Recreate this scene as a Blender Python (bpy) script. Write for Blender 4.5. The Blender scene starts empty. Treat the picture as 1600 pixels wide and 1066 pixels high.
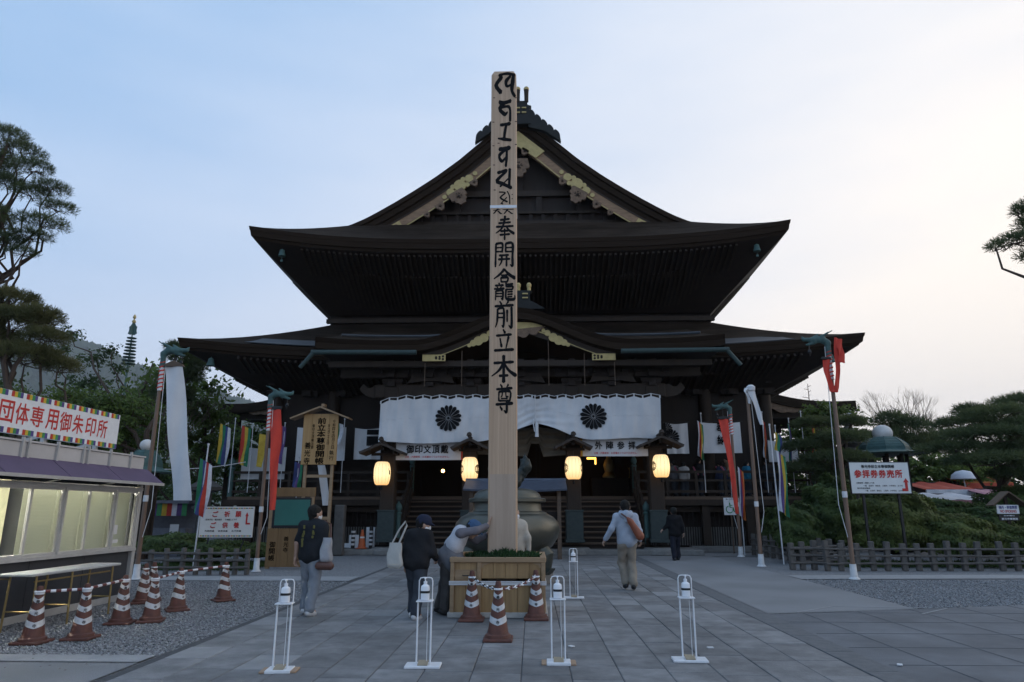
import bpy, bmesh, math, random
import numpy as np
from mathutils import Vector, Matrix, noise as mnoise

random.seed(7); RNG = np.random.default_rng(7)
R = math.radians
sc = bpy.context.scene
col = sc.collection

# ------------------------------------------------------------------ camera
CAM_H = 1.5; PITCH = R(13.9); YAW = R(1.668)
cd = bpy.data.cameras.new('camera'); cam = bpy.data.objects.new('camera', cd); col.objects.link(cam)
cam.location = (0, 0, CAM_H); cam.rotation_euler = (R(90) + PITCH, 0, YAW)
cd.lens = 24.0; cd.sensor_width = 36.0; cd.clip_start = .1; cd.clip_end = 6000
sc.camera = cam

# ------------------------------------------------------------------ sky, sun, exposure
SUN_EL = R(4.0); SUN_AZ = R(62)          # azimuth measured from the hall's axis (+Y) towards +X
w = bpy.data.worlds.new('World'); sc.world = w; w.use_nodes = True
nt = w.node_tree; nt.nodes.clear()
N = nt.nodes.new; L = nt.links.new
out = N('ShaderNodeOutputWorld'); bg = N('ShaderNodeBackground')
sky = N('ShaderNodeTexSky'); sky.sky_type = 'NISHITA'; sky.sun_disc = False
sky.sun_elevation = SUN_EL; sky.sun_rotation = SUN_AZ
sky.altitude = 400; sky.air_density = 1.0; sky.dust_density = 1.2; sky.ozone_density = 4.0
tc = N('ShaderNodeTexCoord'); sep = N('ShaderNodeSeparateXYZ'); L(tc.outputs['Generated'], sep.inputs[0])
def wmath(op, a, b=None, clamp=False):
    n = N('ShaderNodeMath'); n.operation = op; n.use_clamp = clamp
    for i, v in enumerate((a, b)):
        if v is None: continue
        if hasattr(v, 'is_linked'): L(v, n.inputs[i])
        else: n.inputs[i].default_value = v
    return n.outputs[0]
# thin high cloud: soft streaks, whiter towards the horizon and towards the set sun
mp = N('ShaderNodeMapping'); L(tc.outputs['Generated'], mp.inputs[0]); mp.inputs['Scale'].default_value = (1.0, 1.0, 4.5); mp.inputs['Rotation'].default_value = (.16, .1, .4)
no = N('ShaderNodeTexNoise'); no.inputs['Scale'].default_value = 1.7; no.inputs['Detail'].default_value = 5; no.inputs['Roughness'].default_value = .5; L(mp.outputs[0], no.inputs['Vector'])
elev = sep.outputs['Z']
hz = wmath('POWER', wmath('SUBTRACT', 1.0, wmath('MAXIMUM', elev, 0.0)), 3.0)
dt = N('ShaderNodeVectorMath'); dt.operation = 'DOT_PRODUCT'; L(tc.outputs['Generated'], dt.inputs[0])
dt.inputs[1].default_value = (math.sin(SUN_AZ), math.cos(SUN_AZ), 0.05)
sunward = wmath('ADD', wmath('MULTIPLY', dt.outputs['Value'], .5), .5)
f1 = wmath('MULTIPLY', wmath('SUBTRACT', no.outputs['Fac'], .40), .55)
fac = wmath('ADD', wmath('ADD', f1, wmath('MULTIPLY', hz, .78)), wmath('MULTIPLY', wmath('POWER', sunward, 2.4), .85), clamp=True)
cloud = N('ShaderNodeMixRGB'); L(wmath('POWER', sunward, 2.0, True), cloud.inputs[0])
cloud.inputs[1].default_value = (.325, .368, .452, 1); cloud.inputs[2].default_value = (.54, .485, .42, 1)
skym = N('ShaderNodeMixRGB'); skym.blend_type = 'MULTIPLY'; skym.inputs[0].default_value = 1; L(sky.outputs[0], skym.inputs[1])
skym.inputs[2].default_value = (.95, 1, 1, 1)
base = N('ShaderNodeMixRGB'); base.inputs[0].default_value = .85; L(skym.outputs[0], base.inputs[1])
base.inputs[2].default_value = (1.28, 2.32, 3.8, 1)
cl10 = N('ShaderNodeMixRGB'); cl10.blend_type = 'MULTIPLY'; cl10.inputs[0].default_value = 1; L(cloud.outputs[0], cl10.inputs[1]); cl10.inputs[2].default_value = (10, 10, 10, 1)
mix = N('ShaderNodeMixRGB'); L(fac, mix.inputs[0]); L(base.outputs[0], mix.inputs[1]); L(cl10.outputs[0], mix.inputs[2])
L(mix.outputs[0], bg.inputs['Color']); bg.inputs['Strength'].default_value = .10
L(bg.outputs[0], out.inputs['Surface'])

sl = bpy.data.lights.new('sun', 'SUN'); sl.energy = .12; sl.angle = R(40); sl.color = (1, .93, .86)
so = bpy.data.objects.new('sun', sl); col.objects.link(so)
sd = Vector((math.sin(SUN_AZ) * math.cos(SUN_EL + .2), math.cos(SUN_AZ) * math.cos(SUN_EL + .2), math.sin(SUN_EL + .2)))
so.rotation_euler = sd.to_track_quat('Z', 'Y').to_euler(); so.location = (40, 20, 60)

sc.view_settings.view_transform = 'Standard'; sc.view_settings.look = 'None'
sc.view_settings.gamma = 1.0; sc.view_settings.exposure = 1.36; sc.view_settings.use_curve_mapping = False
sc.cycles.max_bounces = 5; sc.cycles.diffuse_bounces = 3; sc.cycles.glossy_bounces = 3; sc.cycles.transparent_max_bounces = 8
sc.cycles.use_denoising = True

# ------------------------------------------------------------------ photograph pixel -> place
CY, SY = math.cos(YAW), math.sin(YAW); CP, SP = math.cos(PITCH), math.sin(PITCH); FPX = 1066.7
def ray(px, py):
    a = (px - 800) / FPX; b = (533 - py) / FPX
    fwd = CP - b * SP; up = SP + b * CP
    return Vector((a * CY - fwd * SY, a * SY + fwd * CY, up))
def at(px, py, Y):
    d = ray(px, py); return Vector((d.x * Y / d.y, Y, CAM_H + d.z * Y / d.y))
def G(px, py, z=0.0):
    d = ray(px, py); k = (z - CAM_H) / d.z; return Vector((d.x * k, d.y * k, z))
def atX(px, py, X):
    d = ray(px, py); k = X / d.x; return Vector((X, d.y * k, CAM_H + d.z * k))
def top(px, py_base, py_top):
    g = G(px, py_base); d = ray(px, py_top); k = math.hypot(g.x, g.y) / math.hypot(d.x, d.y)
    return CAM_H + d.z * k

# ------------------------------------------------------------------ materials
MATS = {}
def mat(name, c, c2=None, rough=.7, scale=8., detail=4., stretch=(1, 1, 1), bump=0., bscale=None, metal=0., spec=.4,
        emit=None, estr=0., rnd=0., contrast=1., stain=0., sscale=.8):
    if name in MATS: return MATS[name]
    m = bpy.data.materials.new(name); m.use_nodes = True; t = m.node_tree; b = t.nodes['Principled BSDF']
    b.inputs['Roughness'].default_value = rough; b.inputs['Metallic'].default_value = metal
    b.inputs['Specular IOR Level'].default_value = spec
    n, l = t.nodes.new, t.links.new
    tcn = n('ShaderNodeTexCoord'); mpn = n('ShaderNodeMapping'); l(tcn.outputs['Object'], mpn.inputs[0])
    mpn.inputs['Scale'].default_value = stretch
    if rnd:
        oi0 = n('ShaderNodeObjectInfo'); mu = n('ShaderNodeMath'); mu.operation = 'MULTIPLY'; mu.inputs[1].default_value = 173.; l(oi0.outputs['Random'], mu.inputs[0])
        cx_ = n('ShaderNodeCombineXYZ'); l(mu.outputs[0], cx_.inputs[0]); l(mu.outputs[0], cx_.inputs[1]); l(cx_.outputs[0], mpn.inputs['Location'])
    nz = n('ShaderNodeTexNoise'); nz.inputs['Scale'].default_value = scale; nz.inputs['Detail'].default_value = detail
    nz.inputs['Roughness'].default_value = .6; l(mpn.outputs[0], nz.inputs['Vector'])
    c2 = c2 or tuple(x * .72 for x in c)
    rp = n('ShaderNodeMapRange'); rp.inputs['From Min'].default_value = .5 - .22 / contrast; rp.inputs['From Max'].default_value = .5 + .22 / contrast
    l(nz.outputs['Fac'], rp.inputs['Value'])
    mx = n('ShaderNodeMixRGB'); mx.inputs[1].default_value = (*c, 1); mx.inputs[2].default_value = (*c2, 1); l(rp.outputs[0], mx.inputs[0])
    o = mx.outputs[0]
    if rnd:
        oi = n('ShaderNodeObjectInfo'); mr = n('ShaderNodeMapRange'); l(oi.outputs['Random'], mr.inputs['Value'])
        mr.inputs['To Min'].default_value = 1 - rnd; mr.inputs['To Max'].default_value = 1 + rnd * .7
        hs = n('ShaderNodeHueSaturation'); l(mr.outputs[0], hs.inputs['Value']); l(o, hs.inputs['Color']); o = hs.outputs[0]
    if stain:      # broad weathering that runs across neighbouring pieces
        ge = n('ShaderNodeNewGeometry'); n3 = n('ShaderNodeTexNoise'); n3.inputs['Scale'].default_value = sscale; n3.inputs['Detail'].default_value = 7; n3.inputs['Roughness'].default_value = .65
        l(ge.outputs['Position'], n3.inputs['Vector']); m3 = n('ShaderNodeMapRange'); m3.inputs['From Min'].default_value = .34; m3.inputs['From Max'].default_value = .64
        m3.inputs['To Min'].default_value = 1 - stain; m3.inputs['To Max'].default_value = 1 + stain * .35; l(n3.outputs['Fac'], m3.inputs['Value'])
        h3 = n('ShaderNodeHueSaturation'); l(m3.outputs[0], h3.inputs['Value']); l(o, h3.inputs['Color']); o = h3.outputs[0]
    l(o, b.inputs['Base Color'])
    if bump:
        n2 = n('ShaderNodeTexNoise'); n2.inputs['Scale'].default_value = bscale or scale * 3; n2.inputs['Detail'].default_value = 5
        l(mpn.outputs[0], n2.inputs['Vector'])
        bp = n('ShaderNodeBump'); bp.inputs['Strength'].default_value = bump; bp.inputs['Distance'].default_value = .02
        l(n2.outputs['Fac'], bp.inputs['Height']); l(bp.outputs[0], b.inputs['Normal'])
    if emit:
        b.inputs['Emission Color'].default_value = (*emit, 1); b.inputs['Emission Strength'].default_value = estr
    MATS[name] = m
    return m

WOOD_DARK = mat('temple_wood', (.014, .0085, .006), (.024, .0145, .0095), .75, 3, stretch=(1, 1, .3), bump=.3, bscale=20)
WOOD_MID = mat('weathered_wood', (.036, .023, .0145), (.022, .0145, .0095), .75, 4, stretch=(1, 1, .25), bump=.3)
WOOD_STEP = mat('worn_step_wood', (.12, .078, .05), (.07, .046, .031), .65, 5, stretch=(.2, 3, 3), bump=.25)
BARK = mat('cypress_bark_roofing', (.017, .0115, .008), (.047, .034, .025), .95, 1.1, 8, stretch=(.35, 1.6, 1.6), bump=1., bscale=9, spec=.06, stain=.35, sscale=.5)
BARK_EDGE = mat('bark_roof_edge', (.020, .0135, .0095), (.036, .025, .018), .95, 3, stretch=(.2, .2, 14), bump=.5, bscale=9, spec=.06)
BARGE = mat('bargeboard_wood', (.29, .18, .105), (.18, .112, .066), .7, 3, stretch=(1, 1, 4), bump=.2)
CARVE = mat('carved_wood', (.20, .128, .08), (.105, .068, .044), .75, 7, bump=.4, bscale=18)
GOLD = mat('gilt_metal', (.47, .36, .15), (.36, .275, .115), .55, 6, metal=.35, spec=.5, bump=.15)
COPPER = mat('copper_patina', (.06, .125, .115), (.04, .08, .078), .65, 9, bump=.2)
COPPER_PALE = mat('pale_copper_sheet', (.06, .066, .074), (.04, .045, .052), .7, 2, metal=.1, bump=.1)
STONE = mat('grey_stone', (.20, .195, .185), (.13, .128, .122), .85, 6, bump=.4)
WHITE = mat('white_cloth', (.64, .635, .635), (.54, .54, .55), .9, 1.5, bump=.12, bscale=5, spec=.1)
INK = mat('black_ink', (.008, .008, .009), (.013, .013, .014), .8, 20, spec=.1)
BLACK = mat('black_plastic', (.015, .015, .016), None, .5)
WHITE_PAINT = mat('white_painted_steel', (.76, .77, .79), (.66, .67, .69), .4, 12, spec=.5)
RED_TEXT = mat('red_lettering', (.55, .035, .03), None, .6)

# ------------------------------------------------------------------ objects
def tag(o, label=None, cat=None, group=None, kind=None):
    if label: o['label'] = label
    if cat: o['category'] = cat
    if group: o['group'] = group
    if kind: o['kind'] = kind
    return o
def thing(name, label, cat, loc=(0, 0, 0), rz=0., group=None, rot=None):
    o = bpy.data.objects.new(name, None); col.objects.link(o); o.empty_display_size = .2
    o.location = loc; o.rotation_euler = rot or (0, 0, rz)
    return tag(o, label, cat, group)
def kids(o): return list(o.children)
def copy_tree(o, parent=None):
    c = o.copy(); col.objects.link(c)
    if parent is not None:
        c.parent = parent; c.matrix_parent_inverse = o.matrix_parent_inverse.copy()
    for ch in kids(o): copy_tree(ch, c)
    return c
def dup(o, loc, rz=0., label=None, group=None, scale=None):
    c = copy_tree(o); c.location = loc; c.rotation_euler = (0, 0, rz)
    if label: c['label'] = label
    if group: c['group'] = group
    if scale: c.scale = (scale,) * 3
    return c
def inst(name, mesh, parent, loc=(0, 0, 0), rot=(0, 0, 0), scale=(1, 1, 1)):
    o = bpy.data.objects.new(name, mesh); col.objects.link(o); o.location = loc; o.rotation_euler = rot; o.scale = scale
    if parent is not None: o.parent = parent
    return o

class MB:
    def __init__(s): s.v = []; s.f = []
    def add(s, vs, fs):
        k = len(s.v); s.v.extend([tuple(p) for p in vs]); s.f.extend([tuple(i + k for i in f) for f in fs]); return s
    def box(s, c, d, M=None):
        x, y, z = [q / 2 for q in d]
        vs = [Vector((a, b, e)) for e in (-z, z) for b in (-y, y) for a in (-x, x)]
        if M is not None: vs = [M @ p for p in vs]
        return s.add([p + Vector(c) for p in vs], [(0, 2, 3, 1), (4, 5, 7, 6), (0, 1, 5, 4), (2, 6, 7, 3), (0, 4, 6, 2), (1, 3, 7, 5)])
    def cbox(s, c, d, b=.006, M=None):
        x, y, z = [q / 2 for q in d]; vs = []; P = {}
        for sx in (-1, 1):
            for sy in (-1, 1):
                for sz in (-1, 1):
                    for ax in range(3):
                        q = [sx * (x - b), sy * (y - b), sz * (z - b)]; q[ax] = (sx * x, sy * y, sz * z)[ax]
                        P[(sx, sy, sz, ax)] = len(vs); vs.append(Vector(q))
        fs = []
        for ax in range(3):
            o1, o2 = [(1, 2), (2, 0), (0, 1)][ax]
            for sg in (-1, 1):
                q = []
                for a, e in ((-1, -1), (1, -1), (1, 1), (-1, 1)):
                    k = [0, 0, 0]; k[ax] = sg; k[o1] = a; k[o2] = e; q.append(P[(*k, ax)])
                fs.append(tuple(q if sg > 0 else q[::-1]))
        for ax in range(3):
            o1, o2 = [(1, 2), (2, 0), (0, 1)][ax]
            for a in (-1, 1):
                for e in (-1, 1):
                    k = [0, 0, 0]; k[o1] = a; k[o2] = e
                    k0 = list(k); k0[ax] = -1; k1 = list(k); k1[ax] = 1
                    q = [P[(*k0, o1)], P[(*k1, o1)], P[(*k1, o2)], P[(*k0, o2)]]
                    fs.append(tuple(q if a * e > 0 else q[::-1]))
        for sx in (-1, 1):
            for sy in (-1, 1):
                for sz in (-1, 1):
                    q = [P[(sx, sy, sz, 0)], P[(sx, sy, sz, 1)], P[(sx, sy, sz, 2)]]
                    fs.append(tuple(q if sx * sy * sz > 0 else q[::-1]))
        if M is not None: vs = [M @ p for p in vs]
        return s.add([p + Vector(c) for p in vs], fs)
    def beam(s, p0, p1, wd, h, up=(0, 0, 1)):
        p0, p1 = Vector(p0), Vector(p1); d = p1 - p0; y = d.normalized(); x = y.cross(Vector(up))
        if x.length < 1e-4: x = Vector((1, 0, 0))
        x.normalize(); z = x.cross(y)
        M = Matrix((x, y, z)).transposed()
        return s.box((p0 + p1) / 2, (wd, d.length, h), M)
    def tube(s, pts, r, seg=8, cap=True):
        pts = [Vector(p) for p in pts]; n = len(pts)
        rs = r if hasattr(r, '__len__') else [r] * n
        vs, fs = [], []; ref = None
        for i, p in enumerate(pts):
            t = (pts[min(i + 1, n - 1)] - pts[max(i - 1, 0)])
            t = t.normalized() if t.length > 1e-9 else Vector((0, 0, 1))
            if ref is None: ref = Vector((1, 0, 0)) if abs(t.x) < .9 else Vector((0, 1, 0))
            a = (ref - t * ref.dot(t)).normalized(); ref = a; b = t.cross(a)
            for k in range(seg):
                an = 2 * math.pi * k / seg; vs.append(p + (a * math.cos(an) + b * math.sin(an)) * rs[i])
        for i in range(n - 1):
            for k in range(seg):
                k2 = (k + 1) % seg; fs.append((i * seg + k, i * seg + k2, (i + 1) * seg + k2, (i + 1) * seg + k))
        if cap: fs.append(tuple(range(seg))[::-1]); fs.append(tuple(range((n - 1) * seg, n * seg)))
        return s.add(vs, fs)
    def lathe(s, prof, seg=24, c=(0, 0, 0), rad=None):
        vs, fs = [], []; n = len(prof)
        for (r, z) in prof:
            for k in range(seg):
                an = 2 * math.pi * k / seg; q = r * (rad(an) if rad else 1)
                vs.append((c[0] + q * math.cos(an), c[1] + q * math.sin(an), c[2] + z))
        for i in range(n - 1):
            for k in range(seg):
                k2 = (k + 1) % seg; fs.append((i * seg + k, i * seg + k2, (i + 1) * seg + k2, (i + 1) * seg + k))
        fs.append(tuple(range(seg))[::-1]); fs.append(tuple(range((n - 1) * seg, n * seg)))
        return s.add(vs, fs)
    def prism(s, poly, y0, y1, M=None):          # poly in (x, z), extruded along y
        n = len(poly); vs = [Vector((x, y0, z)) for x, z in poly] + [Vector((x, y1, z)) for x, z in poly]
        if M is not None: vs = [M @ p for p in vs]
        fs = [tuple(range(n)), tuple(range(n, 2 * n))[::-1]] + [(i, i + n, (i + 1) % n + n, (i + 1) % n) for i in range(n)]
        return s.add(vs, fs)
    def grid(s, fn, nu, nv):
        vs = [fn(i / nu, j / nv) for j in range(nv + 1) for i in range(nu + 1)]
        fs = [(j * (nu + 1) + i, j * (nu + 1) + i + 1, (j + 1) * (nu + 1) + i + 1, (j + 1) * (nu + 1) + i) for j in range(nv) for i in range(nu)]
        return s.add(vs, fs)
    def sheet(s, fn, nu, nv, th):                # a grid given thickness along its normals
        A = [Vector(fn(i / nu, j / nv)) for j in range(nv + 1) for i in range(nu + 1)]
        g = lambda i, j: A[j * (nu + 1) + i]
        nr = []
        for j in range(nv + 1):
            for i in range(nu + 1):
                du = g(min(i + 1, nu), j) - g(max(i - 1, 0), j); dv = g(i, min(j + 1, nv)) - g(i, max(j - 1, 0))
                c = du.cross(dv); nr.append(c.normalized() if c.length > 1e-12 else Vector((0, 1, 0)))
        B = [a - q * th for a, q in zip(A, nr)]; K = len(A); fs = []
        I = lambda i, j: j * (nu + 1) + i
        for j in range(nv):
            for i in range(nu):
                q = (I(i, j), I(i + 1, j), I(i + 1, j + 1), I(i, j + 1)); fs.append(q); fs.append(tuple(k + K for k in q[::-1]))
        for i in range(nu):
            fs.append((I(i + 1, 0), I(i, 0), I(i, 0) + K, I(i + 1, 0) + K)); fs.append((I(i, nv), I(i + 1, nv), I(i + 1, nv) + K, I(i, nv) + K))
        for j in range(nv):
            fs.append((I(0, j), I(0, j + 1), I(0, j + 1) + K, I(0, j) + K)); fs.append((I(nu, j + 1), I(nu, j), I(nu, j) + K, I(nu, j + 1) + K))
        return s.add(A + B, fs)
    def mesh(s, name, m, smooth=False, off=None):
        me = bpy.data.meshes.new(name)
        vs = s.v if off is None else [(p[0] - off[0], p[1] - off[1], p[2] - off[2]) for p in s.v]
        me.from_pydata(vs, [], s.f)
        if isinstance(m, (list, tuple)):
            for q in m: me.materials.append(q)
        else: me.materials.append(m)
        bm = bmesh.new(); bm.from_mesh(me); bmesh.ops.recalc_face_normals(bm, faces=bm.faces); bm.to_mesh(me); bm.free()
        if smooth:
            me.polygons.foreach_set('use_smooth', [True] * len(me.polygons))
            if smooth != 'all': me.set_sharp_from_angle(angle=R(smooth if smooth is not True else 40))
        me.update(); return me
    def build(s, name, m, parent=None, smooth=False, world=False, loc=None):
        """world=True: the points are given in world space and the parent is an unrotated Empty."""
        off = None
        if world and parent is not None: off = root_loc(parent)
        o = bpy.data.objects.new(name, s.mesh(name, m, smooth, off)); col.objects.link(o)
        if parent is not None: o.parent = parent
        if loc is not None: o.location = loc
        return o
def root_loc(o):
    p = Vector((0, 0, 0))
    while o is not None: p = p + o.location; o = o.parent
    return p
def struct(name, mb, m, **k):
    return tag(mb.build(name, m, **k), kind='structure')
def raw_mesh(name, V, F, m, smooth=False):          # numpy arrays
    me = bpy.data.meshes.new(name); V = np.asarray(V, dtype=np.float32); F = np.asarray(F, dtype=np.int32)
    me.vertices.add(len(V)); me.vertices.foreach_set('co', V.ravel())
    k = F.shape[1]; me.loops.add(F.size); me.loops.foreach_set('vertex_index', F.ravel())
    me.polygons.add(len(F)); me.polygons.foreach_set('loop_start', np.arange(len(F), dtype=np.int32) * k)
    me.polygons.foreach_set('loop_total', np.full(len(F), k, dtype=np.int32))
    me.materials.append(m); me.update(calc_edges=True); me.validate()
    if smooth: me.polygons.foreach_set('use_smooth', [True] * len(F))
    return me
def Rz(a): return Matrix.Rotation(a, 3, 'Z')
def Rx(a): return Matrix.Rotation(a, 3, 'X')
def Ry(a): return Matrix.Rotation(a, 3, 'Y')
def lerp(a, b, t): return a + (b - a) * t
def interp(x, xs, ys): return float(np.interp(x, xs, ys))

# lettering: the built-in font's glyphs turned into thin meshes lying in the local x-z plane, facing -y
_glyph = {}
def text_mb(s, size, bold=0., align='CENTER', depth=.004):
    b0 = bold; bold = 0.; key = (s, bold)
    if key not in _glyph:
        cu = bpy.data.curves.new('t', 'FONT'); cu.body = s; cu.size = 1.0; cu.offset = bold; cu.resolution_u = 3
        ob = bpy.data.objects.new('t', cu); col.objects.link(ob)
        dg = bpy.context.evaluated_depsgraph_get(); dg.update()
        me = bpy.data.meshes.new_from_object(ob.evaluated_get(dg))
        V = np.zeros(len(me.vertices) * 3, dtype=np.float32); me.vertices.foreach_get('co', V); V = V.reshape(-1, 3)
        F = [tuple(p.vertices) for p in me.polygons]
        bpy.data.objects.remove(ob); bpy.data.curves.remove(cu); bpy.data.meshes.remove(me)
        _glyph[key] = (V, F)
    V, F = _glyph[key]
    if not len(V): return MB()
    lo, hi = V[:, :2].min(0), V[:, :2].max(0); c = (lo + hi) / 2
    m = MB(); W = V.copy()
    ax = {'CENTER': c[0], 'LEFT': lo[0]}[align]
    for i, (dx, dz) in enumerate(((0, 0),) if not b0 else ((0, 0), (b0, b0 * .5), (-b0, -b0 * .5), (b0 * .5, -b0), (-b0 * .5, b0), (b0 * .8, -.3 * b0), (-b0 * .8, .3 * b0))):
        m.add([((p[0] - ax + dx) * size, -depth - i * .00015, (p[1] - c[1] + dz) * size) for p in W], F)
    m.ext = ((hi - lo) * size)
    return m
def fit_text(s, wd, h, bold=.0, depth=.004):
    """text stretched to fill a wd x h box, centred"""
    m = text_mb(s, 1.0, bold, 'CENTER', depth)
    if not m.v: return m
    e = m.ext; m.v = [(p[0] / e[0] * wd, p[1], p[2] / e[1] * h) for p in m.v]
    return m
def shifted(m, x, y, z):
    m.v = [(p[0] + x, p[1] + y, p[2] + z) for p in m.v]; return m
def merge(*ms):
    r = MB()
    for m in ms: r.add(m.v, m.f)
    return r
def vtext(s, cw, pitch, x, z0, bold=0., ch=None):
    r = MB()
    for i, c in enumerate(s):
        if c == ' ': continue
        r.add(*(lambda q: (q.v, q.f))(shifted(fit_text(c, cw, ch or cw, bold), x, 0, z0 - i * pitch)))
    return r
def brush(strokes, x, z, wd, h, depth=.003, kw=1.0):
    """brush-written strokes: each is a list of (x, y, width) on a 0..100 square, y upwards"""
    r = MB(); u = 0
    for st in strokes:
        P = np.array(st, dtype=float)
        if P.shape[1] == 2: P = np.c_[P, np.full(len(P), 9.)]
        if len(P) == 2:
            d = P[1] - P[0]; P = np.array([P[0], P[0] + d * .15, P[0] + d * .5, P[0] + d * .85, P[1]])
            P[2, 2] *= .82; P[0, 2] *= .9; P[4, 2] *= .75
        Q = []
        n = len(P)
        for i in range(n - 1):
            p0, p1, p2, p3 = P[max(i - 1, 0)], P[i], P[i + 1], P[min(i + 2, n - 1)]
            for k in range(4):
                t = k / 4; Q.append(.5 * ((2 * p1) + (-p0 + p2) * t + (2 * p0 - 5 * p1 + 4 * p2 - p3) * t * t + (-p0 + 3 * p1 - 3 * p2 + p3) * t ** 3))
        Q.append(P[-1]); Q = np.array(Q)
        T = np.gradient(Q[:, :2], axis=0); T /= (np.linalg.norm(T, axis=1)[:, None] + 1e-9)
        Nn = np.c_[-T[:, 1], T[:, 0]]
        wv = np.clip(Q[:, 2], 1.2, 40)[:, None] * .5 * kw * (1 + .07 * np.sin(np.arange(len(Q)) * 1.7 + u)[:, None])
        A = Q[:, :2] + Nn * wv; B = Q[:, :2] - Nn * wv
        e0 = Q[0, :2] - T[0] * wv[0] * .6; e1 = Q[-1, :2] + T[-1] * wv[-1] * .7
        pts = [e0] + list(A) + [e1] + list(B[::-1])
        m = len(A); yy = -depth - .00012 * u; u += 1
        vs = [(x + (p[0] - 50) / 100 * wd, yy, z + (p[1] - 50) / 100 * h) for p in pts]
        fs = [(1 + i, 2 + i, 2 * m + 1 - (i + 1), 2 * m + 1 - i) for i in range(m - 1)]
        fs += [(0, 1, 2 * m + 1), (m, m + 1, m + 2)]
        r.add(vs, fs)
    return r

# ------------------------------------------------------------------ smooth bodies: a distance field of rounded cones meshed by surface nets
def _rc(P, a, b, r1, r2, sc_=None):
    a = np.asarray(a, float); b = np.asarray(b, float)
    if sc_ is not None:
        s3 = np.asarray(sc_, float); P = P / s3; a = a / s3; b = b / s3
    d = b - a; L2 = d @ d + 1e-12
    t = np.clip(((P - a) @ d) / L2, 0, 1)
    return np.linalg.norm(P - (a + t[..., None] * d), axis=-1) - (r1 + (r2 - r1) * t)
def sdf_mesh(prims, vox, k=.03, wob=0., wscale=9., seed=0):
    """prims: (a, b, r1, r2[, k[, scale]]) -> verts, quads"""
    lo = np.min([np.minimum(p[0], p[1]) - max(p[2], p[3]) * 1.3 for p in prims], axis=0) - 2 * vox - k * .5
    hi = np.max([np.maximum(p[0], p[1]) + max(p[2], p[3]) * 1.3 for p in prims], axis=0) + 2 * vox + k * .5
    n = np.ceil((hi - lo) / vox).astype(int) + 1
    ax = [lo[i] + np.arange(n[i]) * vox for i in range(3)]
    P = np.stack(np.meshgrid(*ax, indexing='ij'), -1)
    D = None
    for p in prims:
        d = _rc(P, p[0], p[1], p[2], p[3], p[5] if len(p) > 5 else None)
        kk = p[4] if len(p) > 4 and p[4] is not None else k
        if D is None: D = d
        else:
            h = np.clip(.5 + .5 * (d - D) / kk, 0, 1) if kk > 0 else (d < D) * 0.
            D = d * (1 - h) + D * h - kk * h * (1 - h)
    if wob:
        s = seed * 1.3
        D = D + wob * (np.sin(P[..., 0] * wscale * 3 + 2 * np.sin(P[..., 2] * wscale + s) + s) * np.sin(P[..., 2] * wscale * 2.3 + 1.7 * np.sin(P[..., 1] * wscale * 1.7 + s)) )
    S = D < 0
    cnt = np.zeros(n - 1, int); acc = np.zeros((*(n - 1), 3))
    E = np.zeros(n - 1, int)
    idx = [(i, j, q) for i in (0, 1) for j in (0, 1) for q in (0, 1)]
    sl3 = lambda A, o: A[o[0]:A.shape[0] - 1 + o[0], o[1]:A.shape[1] - 1 + o[1], o[2]:A.shape[2] - 1 + o[2]]
    for o in idx:
        for axn in range(3):
            if o[axn]: continue
            o2 = list(o); o2[axn] = 1
            d0, d1 = sl3(D, o), sl3(D, o2); c = (d0 < 0) != (d1 < 0)
            t = np.where(c, d0 / np.where(c, d0 - d1, 1), 0)
            base = np.array(o, float)
            for a_ in range(3):
                acc[..., a_] += np.where(c, base[a_] + (t if a_ == axn else 0), 0)
            E += c
    act = E > 0
    vid = -np.ones(n - 1, int); vid[act] = np.arange(act.sum())
    ii = np.argwhere(act); V = lo + (ii + acc[act] / E[act][:, None]) * vox
    F = []
    for axn in range(3):
        o2 = [slice(None)] * 3; o1 = [slice(None)] * 3
        o1[axn] = slice(0, -1); o2[axn] = slice(1, None)
        s0, s1 = S[tuple(o1)], S[tuple(o2)]
        u, v = [(1, 2), (2, 0), (0, 1)][axn]
        for sgn in (0, 1):
            e = np.argwhere((s0 & ~s1) if sgn == 0 else (~s0 & s1))
            if not len(e): continue
            e = e[(e[:, u] > 0) & (e[:, v] > 0) & (e[:, u] < n[u] - 1) & (e[:, v] < n[v] - 1)]
            q = []
            for du, dv in ((-1, -1), (0, -1), (0, 0), (-1, 0)):
                f = e.copy(); f[:, u] += du; f[:, v] += dv; q.append(vid[f[:, 0], f[:, 1], f[:, 2]])
            q = np.stack(q, 1)
            F.append(q if sgn == 0 else q[:, ::-1])
    F = np.concatenate(F); F = F[(F >= 0).all(1)]
    return V, F
def sdf_obj(name, prims, vox, m, parent=None, k=.03, wob=0., wscale=9., seed=0, extra=None):
    V, F = sdf_mesh(prims, vox, k, wob, wscale, seed)
    if extra:
        for (V2, F2) in extra: F = np.concatenate([F, F2 + len(V)]); V = np.concatenate([V, V2])
    me = raw_mesh(name, V, F, m, True)
    o = bpy.data.objects.new(name, me); col.objects.link(o)
    if parent is not None: o.parent = parent
    return o
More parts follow.
